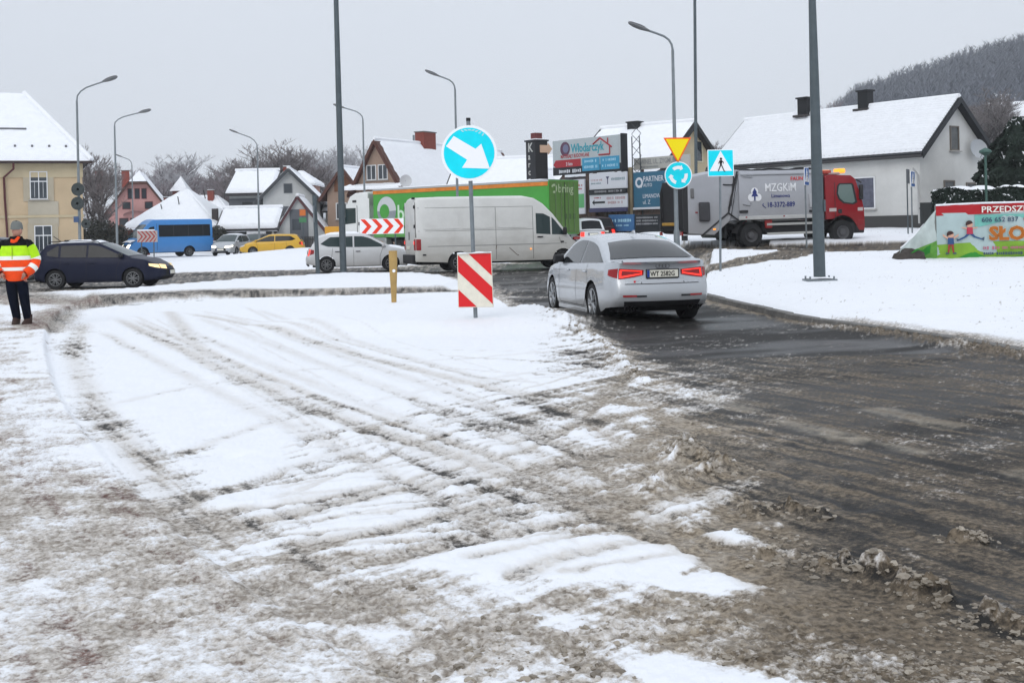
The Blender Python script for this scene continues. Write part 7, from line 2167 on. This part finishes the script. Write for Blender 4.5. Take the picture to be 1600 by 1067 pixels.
    def tr(z, off=0.0, n=33):
        zs = [q[0] for q in TOR]
        wx = np.interp(z, zs, [q[1] for q in TOR]) + off; wy = np.interp(z, zs, [q[2] for q in TOR]) + off
        cx = -.10 - .0 * z
        f = lambda a: 1 + .012 * sin(5 * a + 9 * z) + .008 * sin(11 * a - 23 * z)
        return [(cx + wx * np.sign(cos(a)) * abs(cos(a)) ** .85 * f(a), wy * np.sign(sin(a)) * abs(sin(a)) ** .85 * f(a), z - (.035 * max(0, -sin(a)) if z < .88 else 0)) for a in np.linspace(0, 2 * pi, n)]
    yel = mat('hi vis yellow cloth', (.47, .84, .012), .75, var=.2, vscale=5, bump=.8, bscale=9); org = mat('hi vis orange cloth', (.90, .075, .008), .75, var=.2, vscale=5, bump=.8, bscale=9)
    ref = mat('reflective tape', (.90, .90, .84), .4); blk = mat('black cloth', (.010, .011, .012), .95, spec=.08)
    for nm, z0, z1, m, off in (('jacket_hem', .85, 1.215, org, 0), ('jacket_chest', 1.215, 1.435, yel, 0), ('jacket_yoke', 1.435, 1.57, blk, .002), ('tape', 1.185, 1.255, ref, .006), ('tape', 1.0, 1.06, ref, .006)):
        MB().grid([tr(z, off) for z in np.linspace(z0, z1, 9)]).build(nm, m, t, smooth=70)
    MB().box((-.10, -.181, 1.32), (.012, .012, .24)).build('zip', mat('zip yellow', (.40, .55, .02), .6), t)
    MB().grid([[(-.095 + r * 1.05 * cos(a), -.005 + r * sin(a), z) for a in np.linspace(0, 2 * pi, 21)] for r, z in ((.115, 1.52), (.108, 1.575), (.095, 1.60), (.085, 1.57))]).build('collar', blk, t, smooth=60)
    MB().prism([(-.10, 1.46), (-.03, 1.50), (.03, 1.585), (-.02, 1.60), (-.075, 1.54), (-.14, 1.555), (-.15, 1.50)], -.135, -.115).build('collar_flap', org, t, bevel=.01)
    for s in (-1, 1):
        cx = -.10
        pts = [Vector((cx + s * .20, 0, 1.47)), Vector((cx + s * .27, .01, 1.36)), Vector((cx + s * .325, .03, 1.20)), Vector((cx + s * .325, .0, 1.10)), Vector((cx + s * .27, -.08, 1.0)), Vector((cx + s * .205, -.14, .95))]
        rad = [.085, .092, .088, .085, .082, .075]
        def sleeve(f0, f1, m, nm, off=0.0):
            n = 6; q = []; r = []
            for i in range(n + 1):
                f = f0 + (f1 - f0) * i / n; k = min(int(f), 4); u = f - k
                q.append(pts[k].lerp(pts[k + 1], u)); r.append(rad[k] + (rad[k + 1] - rad[k]) * u + off)
            MB().tube(q, r, 14, False).build(nm, m, t, smooth=70)
        sleeve(0, .75, blk if s < 0 else yel, 'sleeve', .001); sleeve(.75, 1.9, yel, 'sleeve'); sleeve(1.85, 2.25, ref, 'tape', .005); sleeve(2.2, 5, org, 'sleeve'); sleeve(3.25, 3.85, ref, 'tape', .005)
        MB().tube([pts[0] + Vector((-s * .05, 0, .03)), pts[0], pts[0] + (pts[1] - pts[0]) * .5], [.06, .088, .095], 12).build('shoulder', blk, t, smooth=60)
        # hand pushed into the pocket: wrist, knuckles and thumb at the opening
        h = bpy.data.objects.new('hand', None); link(h, t); h.location = pts[5]
        MB().tube([(0, 0, 0), (-s * .03, -.01, -.04)], [.034, .036], 8).build('palm', M_SKIN, h, smooth=60)
        for k in range(4): MB().tube([(-s * .02, -.02 + .018 * k - .02, -.03), (-s * .045, -.02 + .018 * k - .018, -.075), (-s * .05, -.015 + .018 * k - .01, -.105 + .006 * abs(k - 1))], [.010, .009, .007], 6).build('finger', M_SKIN, h, smooth=60)
        MB().tube([(s * .01, -.03, -.01), (s * .005, -.05, -.045), (-s * .005, -.05, -.075)], [.012, .011, .008], 6).build('thumb', M_SKIN, h, smooth=60)
    return t
man()


# ------------------------------------------------------------------ trees and hedges
def bare_tree_meshes(seed, H, spread=.5, twigs=3, thick=1.0, wtw=.024):
    """trunk mesh and twig mesh of a leafless tree"""
    rr = random.Random(seed)
    tk = MB(); tv = []; tf = []
    def twig(a, b, w):
        d = (b - a)
        s = d.cross(Vector((rr.uniform(-1, 1), rr.uniform(-1, 1), rr.uniform(-1, 1)))).normalized() * w
        n = len(tv); tv.extend([tuple(a - s), tuple(a + s), tuple(b)]); tf.append((n, n + 1, n + 2))
    def grow(p, d, L, r, lev):
        n = 3 if lev < 2 else 2
        pts = [p]; q = p; dd = d
        for i in range(n):
            dd = (dd + Vector((rr.uniform(-.18, .18), rr.uniform(-.18, .18), rr.uniform(-.05, .16)))).normalized()
            q = q + dd * L / n; pts.append(q)
        if lev < 3: tk.tube(pts, [r * (1 - .5 * i / n) for i in range(n + 1)], 6 if lev == 0 else 4, False)
        else:
            for a, b in zip(pts, pts[1:]): twig(a, b + (b - a) * .25, max(r, wtw))
        if lev >= 4: return
        k = (5, 4, 4, twigs)[lev] if lev < 4 else 0
        if lev == 0: k = 8
        for i in range(k):
            f = rr.uniform(.35, 1) if lev else rr.uniform(.32, 1)
            j = min(int(f * n), n - 1); u = f * n - j
            b = pts[j].lerp(pts[j + 1], u)
            ang = rr.uniform(0, 2 * pi)
            out = Vector((cos(ang), sin(ang), rr.uniform(.1, .8) + (.35 if lev == 0 else 0)))
            nd = (dd * (1 - spread) + out.normalized() * spread).normalized()
            grow(b, nd, L * rr.uniform(.5, .72) * (1.05 - .35 * f if lev == 0 else 1), r * .5, lev + 1)
        if lev < 4: grow(pts[-1], dd, L * .5, r * .45, lev + 1)
    grow(Vector((0, 0, -.3)), Vector((0, 0, 1)), H * .52, H * .017 * thick, 0)
    me1 = bpy.data.meshes.new('trunk'); me1.from_pydata(tk.v, [], tk.f)
    me2 = bpy.data.meshes.new('crown'); me2.from_pydata(tv, [], tf)
    return me1, me2, len(tf)
BARK = mat('dark bark', (.050, .042, .040), .9, var=.3)
TWIG = [mat('purple brown twigs', (.26, .225, .235), .95), mat('grey twigs with rime and haze tone', (.42, .415, .43), .95), mat('brown twigs', (.19, .17, .168), .95)]  # twigs lightened: part of the distance haze is put into these colours
PROTO = []
for i, (sd, sp, tw) in enumerate(((11, .60, 7), (23, .50, 7), (37, .66, 7), (51, .56, 6))):
    PROTO.append(bare_tree_meshes(sd, 10.0, sp, tw))
def bare_tree(label, px, py_top, Y, kind, twc, zb=None, wide=1.0, group='bare winter trees behind the houses'):
    top = at(px, py_top, Y); z0 = (gz(top.x, Y) if zb is None else zb)
    H = max(top.z - z0, 2) / 10.6
    t = thing('bare_tree', label, 'tree', (top.x, Y, z0), random.Random(px * 7 + Y).uniform(0, 6), group)
    t.scale = (H * wide, H * wide, H)
    m1, m2, _ = PROTO[kind]
    for nm, me, mm in (('trunk', m1, BARK), ('crown', m2, TWIG[twc])):
        key = nm + str(kind) + str(twc)
        if key not in MCACHE:
            c = me.copy(); c.materials.append(mm); MCACHE[key] = c
        link(bpy.data.objects.new(nm, MCACHE[key]), t)
    return t
MCACHE = {}
ROW = [(205, 262, 165, 0, 1, 'slender rimed tree just right of the tall left lamps'), (222, 258, 172, 1, 0, 'small dark tree behind the pink house ridge'),
       (240, 231, 175, 2, 1, 'round crowned pale tree above the pink house'), (262, 250, 180, 0, 0, 'brown tree right of the round pale tree'), (276, 240, 185, 3, 0, 'dense reddish tree left of the thin pointed one'),
       (298, 233, 190, 1, 1, 'thin pointed pale tree above the snowy turret'), (318, 262, 185, 2, 0, 'low reddish tree above the red chimneys'), (338, 252, 195, 0, 2, 'brown tree above the long salmon house'),
       (356, 244, 195, 3, 1, 'pale thin tree left of the curved lamp'), (372, 262, 180, 1, 0, 'dark low tree beside the curved lamp'), (396, 228, 165, 0, 2, 'dark tree rising behind the curved lamp'),
       (418, 214, 150, 2, 2, 'broad dark tree above the pale wing'), (440, 205, 146, 0, 2, 'tallest dark tree above the modern gable'), (462, 218, 150, 3, 2, 'dark tree right of the tallest one'),
       (480, 240, 160, 1, 0, 'low dark tree above the salmon house roof'), (500, 222, 185, 2, 1, 'pale rimed tree left of the tall pole'), (514, 212, 190, 0, 1, 'pale tree just behind the tall pole'),
       (538, 226, 195, 3, 1, 'pale tree right of the tall pole'), (552, 222, 180, 1, 1, 'pale tree beside the tan gable'), (258, 275, 150, 3, 0, 'dark reddish shrub tree behind the long snowy roof'),
       (300, 272, 155, 2, 0, 'dark reddish shrub tree behind the red chimneys'), (345, 280, 150, 0, 0, 'dark shrub tree at the end of the long roof'), (528, 250, 150, 2, 2, 'low brown tree under the tall pole lamp')]
for px, py, Y, k, tc, lab in ROW: bare_tree(lab, px, py - 8, Y, k, tc, 0, 1.35)
for px, py, Y, k, tc, lab in ((150, 232, 96, 0, 2, 'dark tangled tree at the corner of the ochre house'), (165, 285, 92, 2, 2, 'lower tangled tree between the ochre and pink houses'), (138, 206, 104, 3, 2, 'tall dark tree just behind the ochre house roof edge'),
                              (1098, 198, 130, 2, 2, 'dark tree behind the beige gable and thin mast'), (1118, 204, 140, 0, 2, 'dark tree between the beige gable and the white house roof')):
    bare_tree(lab, px, py, Y, k, tc, None, 1.1)
for px, py, Y, k, lab in ((1535, 118, 175, 2, 'large dark bare tree on the wooded slope'), (1502, 150, 170, 0, 'dark bare tree left of the largest one on the slope'), (1560, 128, 185, 3, 'dark bare tree right of the largest one on the slope')):
    bare_tree(lab, px, py, Y, k, 2, 9.0, 1.4, 'bare trees on the hillside')
bare_tree('thin reddish tree behind the black chimney on the white house', 1290, 140, 110, 1, 0, 3.0, .8)

# the wooded hill
def hill_z(px, Y):
    ridge = 26 + np.interp(px, [1000, 1090, 1180, 1250, 1300, 1345, 1400, 1450, 1500, 1550, 1600, 1750, 1950, 2300], [250, 240, 235, 215, 182, 148, 130, 112, 97, 83, 68, 28, -25, -60])
    zr = at(px, ridge, 420.0).z
    f = np.clip((Y - 95) / (420 - 95), 0, 1)
    return 2.0 + (zr - 2.0) * (f ** 1.25) if Y <= 420 else zr - (Y - 420) * .08
hm = MB(); cols = list(range(980, 2301, 30)); rows_ = [95, 120, 150, 180, 215, 250, 290, 330, 370, 400, 420, 460, 540]
hm.grid([[(at(px, 300, Y).x, Y, hill_z(px, Y)) for px in cols] for Y in rows_])
hill = hm.build('hill', mat('snow and leaf litter', (.21, .20, .195), .9, var=.5, vscale=.08), smooth=80); tag(hill, kind='structure')
def wood():
    rr = random.Random(8); V = []; F = []
    for i in range(5000):
        px = rr.uniform(1235, 2000); Y = 420 - 225 * rr.random() ** 1.5
        x = at(px, 300, Y).x; z0 = hill_z(px, Y); H = rr.uniform(6, 11)
        n = len(V); w = .16
        V += [(x - w, Y, z0 - .5), (x + w, Y, z0 - .5), (x, Y, z0 + H)]; F.append((n, n + 1, n + 2))
        for k in range(34):
            f = rr.uniform(.25, 1); a = rr.uniform(0, 2 * pi); l = rr.uniform(.9, 2.3) * (1.25 - .8 * abs(f - .5))
            b = Vector((x, Y, z0 + H * f * .92)); c = b + Vector((cos(a) * l * .75, sin(a) * l * .75, l * rr.uniform(.4, 1.1)))
            s = Vector((-(c.z - b.z), 0, c.x - b.x)).normalized() * rr.uniform(.05, .11)
            n = len(V); V += [tuple(b - s), tuple(b + s), tuple(c)]; F.append((n, n + 1, n + 2))
    me = bpy.data.meshes.new('hillside_wood'); me.from_pydata(V, [], F); me.materials.append(mat('hazed wood twigs', (.17, .185, .215), .95))  # pale bluish twig colour carries some of the hill's haze
    o = link(bpy.data.objects.new('hillside_wood', me)) or bpy.data.objects['hillside_wood']
    tag(bpy.data.objects['hillside_wood'], kind='stuff')
wood()
# leafy masses built from small leaf faces
def leaf_cloud(name, m, parent, n, fn, size, seed=0, snow=None, frac=.0):
    rr = random.Random(seed); V = []; F = []; V2 = []; F2 = []
    for i in range(n):
        c, nr = fn(rr)
        s = size * rr.uniform(.6, 1.4)
        a = Vector((rr.uniform(-1, 1), rr.uniform(-1, 1), rr.uniform(-1, 1))).normalized(); b = (nr + a * .8).normalized()
        u = b.cross(Vector((rr.uniform(-1, 1), rr.uniform(-1, 1), rr.uniform(-1, 1)))).normalized() * s; v = b.cross(u).normalized() * s * .55
        P = [c - u, c + v, c + u, c - v]
        if snow is not None and rr.random() < frac * max(0, nr.z + .35):
            k = len(V2); V2 += [tuple(p + Vector((0, 0, .03))) for p in P]; F2.append((k, k + 1, k + 2, k + 3))
        else:
            k = len(V); V += [tuple(p) for p in P]; F.append((k, k + 1, k + 2, k + 3))
    me = bpy.data.meshes.new(name); me.from_pydata(V, [], F); me.materials.append(m); link(bpy.data.objects.new(name, me), parent)
    if V2:
        me = bpy.data.meshes.new('snow_on_leaves'); me.from_pydata(V2, [], F2); me.materials.append(snow); link(bpy.data.objects.new('snow_on_leaves', me), parent)
EVER = mat('dark evergreen', (.020, .032, .024), .8, var=.4, vscale=1.5)
def conifer(label, px, py_top, Y, R, zb, n=7000, seed=1):
    top = at(px, py_top, Y); H = top.z - zb
    t = thing('conifer', label, 'tree', (top.x, Y, zb))
    MB().tube([(0, 0, -.3), (0, 0, H * .9)], [R * .07, .02], 8).build('trunk', BARK, t)
    def fn(rr):
        f = rr.random() ** .75; ang = rr.uniform(0, 2 * pi)
        lump = 1 + .22 * sin(3 * ang + 9 * f) + .18 * sin(7 * ang - 14 * f + 2) + .1 * sin(41 * f)
        r = R * (1.02 - f) ** .7 * lump * (1 - .45 * rr.random() ** 2)
        return Vector((r * cos(ang), r * sin(ang), H * (.04 + .96 * f) - .12 * r)), Vector((cos(ang), sin(ang), .5)).normalized()
    leaf_cloud('foliage', EVER, t, int(n * 1.9), fn, .115, seed, M_SNOW, .018)
    return t
conifer('dark broad evergreen with a little snow at the edge of the hedge', 1588, 186, 50.0, 2.1, 1.0, 12000, 1)
conifer('darker evergreen beside the broad one at the edge of the scene', 1640, 175, 52.0, 2.6, 1.0, 9000, 2)
conifer('small evergreen behind the white house corner', 1549, 232, 56.0, .9, 1.3, 2600, 3)
def hedge():
    Y0 = 43.0; a = at(1460, 320, Y0); b = at(1660, 320, Y0)
    zb = gz(a.x, Y0); H = at(1460, 296, Y0).z - zb - .08; Lh = b.x - a.x
    t = thing('thuja_hedge', 'clipped dark hedge with snow pillows on top behind the banner', 'hedge', (a.x, Y0, zb), radians(-8))
    def fn(rr):
        u = rr.random(); x = rr.uniform(0, Lh); w = .45 * (1 + .18 * sin(2.2 * x))
        if u < .55: return Vector((x, -w + .12 * rr.random(), rr.uniform(0, H))), Vector((0, -1, .3))
        if u < .85: return Vector((x, rr.uniform(-w, w), H * (1 + .05 * sin(3.1 * x)) - .06 * rr.random())), Vector((0, 0, 1))
        return Vector((.08 * rr.random(), rr.uniform(-w, w), rr.uniform(0, H))), Vector((-1, 0, .3))
    leaf_cloud('foliage', EVER, t, 16000, fn, .07, 5, M_SNOW, .05)
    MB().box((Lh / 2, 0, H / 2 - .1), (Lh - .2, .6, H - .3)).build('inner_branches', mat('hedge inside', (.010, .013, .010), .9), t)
    rr = random.Random(2)
    for x in (.9, 1.65, 2.5, 2.9, 3.6, 4.3): 
        w = rr.uniform(.25, .5); P = [[(x + w * i, .3 * j, H + .02 + .16 * max(0, 1 - i * i - j * j) ** .5) for j in np.linspace(-1, 1, 7)] for i in np.linspace(-1, 1, 9)]
        MB().grid(P).build('snow_pillow', M_SNOW, t, smooth=80)
    p = at(1541, 305, 42.0); q = thing('garden_lamp', 'green garden lamp post standing in front of the hedge', 'lamp', (p.x, 42.0, gz(p.x, 42.0)))
    z1 = at(1541, 236, 42.0).z - gz(p.x, 42.0)
    gm = mat('lamp post green', (.06, .12, .10), .6)
    MB().tube([(0, 0, -.1), (0, 0, z1)], .045, 8).build('post', gm, q); MB().lathe([(.001, .12), (.2, .02), (.22, -.05), (.06, -.16)], 14, (0, 0, z1), 'z').build('lamp_head', gm, q)
hedge()
def shrub(label, px, py_top, Y, R, m, zb=0.0, n=1800, seed=0):
    top = at(px, py_top, Y); H = max(top.z - zb, .5)
    t = thing('shrub', label, 'shrub', (top.x, Y, zb))
    def fn(rr):
        v = Vector((rr.gauss(0, 1), rr.gauss(0, 1), rr.gauss(0, 1))).normalized() * (rr.random() ** .4)
        return Vector((v.x * R, v.y * R, H * (.5 + .5 * v.z))), v
    leaf_cloud('foliage', m, t, n, fn, .11, seed)
    for k in range(5): MB().tube([(0, 0, -.2), (R * .5 * cos(k * 1.3), R * .5 * sin(k * 1.3), H * .8)], [.05, .015], 5).build('stem', BARK, t)
    return t
DULL = mat('dull dark leaves', (.045, .047, .038), .9, var=.4)
shrub('dark wide bush at the foot of the ochre house', 142, 338, 88, 1.9, DULL, seed=11); shrub('dark bush right of the ochre house bush', 166, 345, 86, 1.6, DULL, seed=12); shrub('low brown bush beside the pink house', 186, 352, 90, 1.4, mat('brown dead leaves', (.10, .06, .04), .9, var=.4), seed=13)
shrub('small dark bush at the back end of the blue bus', 340, 352, 96, .8, DULL, seed=14)
# dark fences and gate
def fence(label, px0, px1, Y, z0, h, n, m, gap=.2):
    a = at(px0, 350, Y); b = at(px1, 350, Y); w = b.x - a.x
    t = thing('fence', label, 'fence', (a.x, Y, z0))
    for i in range(n): MB().box((w * (i + .5) / n, 0, h / 2), (w / n * (1 - gap), .05, h)).build('slat', m, t)
    for z in (h * .25, h * .8): MB().box((w / 2, .05, z), (w, .05, .09)).build('rail', m, t)
    return t
fence('dark board fence between the ochre house and the bus', 126, 196, 92, 0, 1.9, 30, mat('dark fence board', (.045, .043, .042), .8, var=.25))
fence('dark gate beside the white house corner', 1438, 1459, 53, gz(19, 53) + .1, 1.3, 12, mat('dark gate metal', (.05, .055, .055), .6))
fence('dark low fence behind the yellow hatchback', 430, 500, 97, 0, 1.2, 26, mat('dark fence board', (.045, .043, .042), .8, var=.25))
p = at(205, 368, 95); rcar = thing('market_stall', 'dark red stall with pale shelf behind the chevron board', 'stall', (p.x, 95, 0))
MB().box((0, 0, 1.0), (2.6, 1.2, 2.0)).build('front', mat('dark red boards', (.17, .025, .02), .8, var=.2), rcar); MB().box((.2, -.62, 1.0), (1.8, .1, .5)).build('opening', mat('stall opening', (.03, .02, .02), .9), rcar); MB().box((0, 0, 2.08), (2.9, 1.5, .16)).build('roof_snow', M_SNOW, rcar, bevel=.05)

# loose slush clods, far too many to count
def clods():
    rr = np.random.RandomState(5)
    n = 7000
    px = rr.uniform(500, 1640, n); py = 640 + 430 * rr.rand(n) ** .8
    xy = np.array([gp(a, b) for a, b in zip(px, py)], np.float32)
    x, y = xy[:, 0], xy[:, 1]
    B = map_lookup(SLUSH_MAP, x, y); S = map_lookup(SNOW_MAP, x, y)
    cl = fbm(x, y, 1.8, 4, .6, 21); cl2 = fbm(x * .5 + y * .866 * .45, y * 1.5, 1.5, 3, .6, 22)
    keep = (B > .52) & (S < .62) & (cl * .6 + cl2 * .5 + rr.uniform(-.14, .14, n) - .12 * sstep(1100, 600, px) > .58) & (poly_sd(x, y, PAVE) > -.5)
    x, y = x[keep], y[keep]
    r = .004 + .016 * rr.rand(len(x)) ** 3.5
    # extra lumps along the ploughed ridges
    ex = []
    for pts, w, h in LUMPS:
        ln = smooth_line(W(pts))
        k = int(40 * np.hypot(*np.diff(ln, axis=0).T).sum() / .5) + 10
        t = rr.rand(k) * (len(ln) - 1); i = np.minimum(t.astype(int), len(ln) - 2); f = (t - i)[:, None]
        q = ln[i] * (1 - f) + ln[i + 1] * f + rr.normal(0, w * .75, (k, 2))
        ex.append(np.column_stack([q, .012 + (h * .20) * rr.rand(k) ** 3]))
    ex = np.vstack(ex)
    x = np.concatenate([x, ex[:, 0]]); y = np.concatenate([y, ex[:, 1]]); r = np.concatenate([r, ex[:, 2]])
    bm = bmesh.new(); bmesh.ops.create_icosphere(bm, subdivisions=2, radius=1)
    bv = np.array([v.co[:] for v in bm.verts]); bf = np.array([[v.index for v in f.verts] for f in bm.faces]); bm.free()
    N = len(x); nv = len(bv)
    g = bpy.data.objects['snowy_ground']
    from mathutils.bvhtree import BVHTree
    z = np.zeros(N)
    me = g.data; co = np.empty(len(me.vertices) * 3, np.float32); me.vertices.foreach_get('co', co); co = co.reshape(-1, 3)
    # height of the ground under each clod from the nearest grid row
    rowsY = co[:, 1]
    ncols = int(np.argmax(np.abs(np.diff(co[:, 1])) > 1e-6)) + 1
    Yr = co[::ncols, 1]; T = co[:ncols, 0] / co[0, 1]
    ri = np.clip(np.searchsorted(Yr, y), 1, len(Yr) - 1); ri = np.where(np.abs(Yr[ri] - y) < np.abs(Yr[ri - 1] - y), ri, ri - 1)
    ci = np.clip(np.searchsorted(T, x / y), 0, ncols - 1)
    z = co[ri * ncols + ci, 2]
    cv = np.empty(len(me.vertices) * 4, np.float32); me.attributes['cover'].data.foreach_get('color', cv)
    ok = (cv.reshape(-1, 4)[ri * ncols + ci, 0] < .5) | (r > .022)
    x, y, z, r = x[ok], y[ok], z[ok], r[ok]; N = len(x)
    V = bv[None] * (r[:, None, None] * rr.uniform(.5, 1.35, (N, nv, 1))) * np.stack([rr.uniform(.8, 1.5, N), rr.uniform(.8, 1.5, N), rr.uniform(.45, .8, N)], 1)[:, None, :]
    V = V + np.stack([x, y, z - r * .2], 1)[:, None, :]
    F = (bf[None] + (np.arange(N) * nv)[:, None, None]).reshape(-1, 3)
    m2 = bpy.data.meshes.new('slush_clods'); m2.from_pydata(V.reshape(-1, 3).tolist(), [], F.tolist())
    m2.polygons.foreach_set('use_smooth', np.zeros(len(F), bool))
    mm = bpy.data.materials.new('slush clod'); mm.use_nodes = True; t = mm.node_tree; b = t.nodes['Principled BSDF']
    ge = t.nodes.new('ShaderNodeNewGeometry'); rp = t.nodes.new('ShaderNodeValToRGB')
    rp.color_ramp.elements[0].color = (.075, .058, .040, 1); rp.color_ramp.elements[1].color = (.42, .37, .30, 1); rp.color_ramp.elements[1].position = .95
    nz = t.nodes.new('ShaderNodeTexNoise'); nz.inputs['Scale'].default_value = 7; t.links.new(ge.outputs['Position'], nz.inputs['Vector'])
    mxx = t.nodes.new('ShaderNodeMath'); mxx.operation = 'ADD'; mxx.inputs[1].default_value = 0
    ad = t.nodes.new('ShaderNodeMath'); ad.operation = 'MULTIPLY_ADD'; ad.inputs[1].default_value = .5; t.links.new(ge.outputs['Random Per Island'], ad.inputs[0]); 
    s2 = t.nodes.new('ShaderNodeMath'); s2.operation = 'MULTIPLY'; s2.inputs[1].default_value = .55; t.links.new(nz.outputs['Fac'], s2.inputs[0]); t.links.new(s2.outputs[0], ad.inputs[2])
    t.links.new(ad.outputs[0], rp.inputs[0]); t.links.new(rp.outputs[0], b.inputs['Base Color']); b.inputs['Roughness'].default_value = .6
    m2.materials.append(mm)
    o = bpy.data.objects.new('slush_clods', m2); COL.objects.link(o); tag(o, kind='stuff')
clods()
# ------------------------------------------------------------------ vehicles in their places
place(silver_sedan(), 1.88, 21.0, 102.5, 0.0)
vn = place(white_van(), -.62, 44.6, 16.0, 0.0)
pw = mat('white hatchback paint', (.62, .63, .64), .4, coat=.3, var=.04, dirt=.45, dirt_z=(.15, .8), dcol=(.36, .35, .33))
place(hatch('white_hatchback', 'white hatchback with snow on its bonnet beside the grey pole', pw, True), -6.02, 46.6, 9.0, 0.0)
pb = mat('dark navy paint', (.006, .009, .028), .38, coat=.0, var=.06, spec=.16, dirt=.12, dirt_z=(.15, .6), dcol=(.09, .09, .10))
place(hatch('blue_estate_car', 'dark navy estate car with roof bars and dipped headlights', pb, True, 3.98, 1.775, 1.43, 2.42, .82, style='wagon'), -12.95, 37.6, -1.0, -.03)
py = mat('yellow paint', (.62, .36, .025), .35, coat=.4, var=.04, dirt=.25, dirt_z=(.15, .6), dcol=(.3, .24, .1))
place(hatch('yellow_hatchback', 'yellow hatchback beyond the snowy roundabout', py, False, 4.35, 1.8, 1.44, 2.58, .9, glass=M_GLASS), -17.0, 84.0, 184.0)
ps = mat('pale silver paint', (.42, .44, .46), .35, .2, coat=.3, var=.04)
place(hatch('silver_car', 'pale silver car with bright headlights behind the blue bus', ps, True, 4.3, 1.75, 1.5, 2.55, .88), -20.4, 86.0, 263.0)
place(hatch('silver_car', 'dark car with one lit headlight behind the yellow car bonnet', mat('dark grey paint', (.05, .05, .055), .4, coat=.3), False, 4.3, 1.75, 1.5, 2.55, .88), -20.6, 95.0, 262.0)
pw2 = mat('clean white paint', (.68, .70, .72), .35, coat=.4)
place(hatch('white_small_car', 'small white hatchback with brake lights on ahead of the van', pw2, False, 4.1, 1.77, 1.6, 2.6, .85, glass=M_GLASS), 3.75, 65.0, 106.0, .35)
place(hatch('dark_small_car', 'dark car with red brake light ahead of the small white hatchback', mat('black red paint', (.03, .012, .014), .35, coat=.3), False, 4.2, 1.77, 1.62, 2.6, .85, glass=M_GLASS), 4.75, 70.5, 106.0, .45)
place(hatch('dark_hatchback', 'dark navy hatchback mostly hidden behind the man in the bright jacket', mat('midnight paint', (.014, .018, .035), .35, coat=.3), False, 4.1, 1.77, 1.55, 2.55, .85, glass=M_GLASS), -18.75, 43.6, 3.0, 0.05)
place(blue_minibus(), -24.9, 85.5, 217.0)
place(green_lorry(), 2.75, 61.95, 138.0, 0.0)
place(bin_lorry(), 9.5, 46.4, 13.0, gz(9.5,46.4)-.07, -radians(.6))
# ------------------------------------------------------------------ damp winter air
hz = MB().box((150, 240, 70), (900, 620, 146)).build('haze', None)
hmat = bpy.data.materials.new('haze air'); hmat.use_nodes = True
ht = hmat.node_tree
for n in list(ht.nodes):
    if n.type == 'BSDF_PRINCIPLED': ht.nodes.remove(n)
hv = ht.nodes.new('ShaderNodeVolumePrincipled')
hv.inputs['Color'].default_value = (.93, .96, 1.0, 1); hv.inputs['Density'].default_value = .0005; hv.inputs['Anisotropy'].default_value = 0.0
ht.links.new(hv.outputs[0], [n for n in ht.nodes if n.type == 'OUTPUT_MATERIAL'][0].inputs['Volume'])
hz.data.materials.append(hmat); tag(hz, kind='stuff')
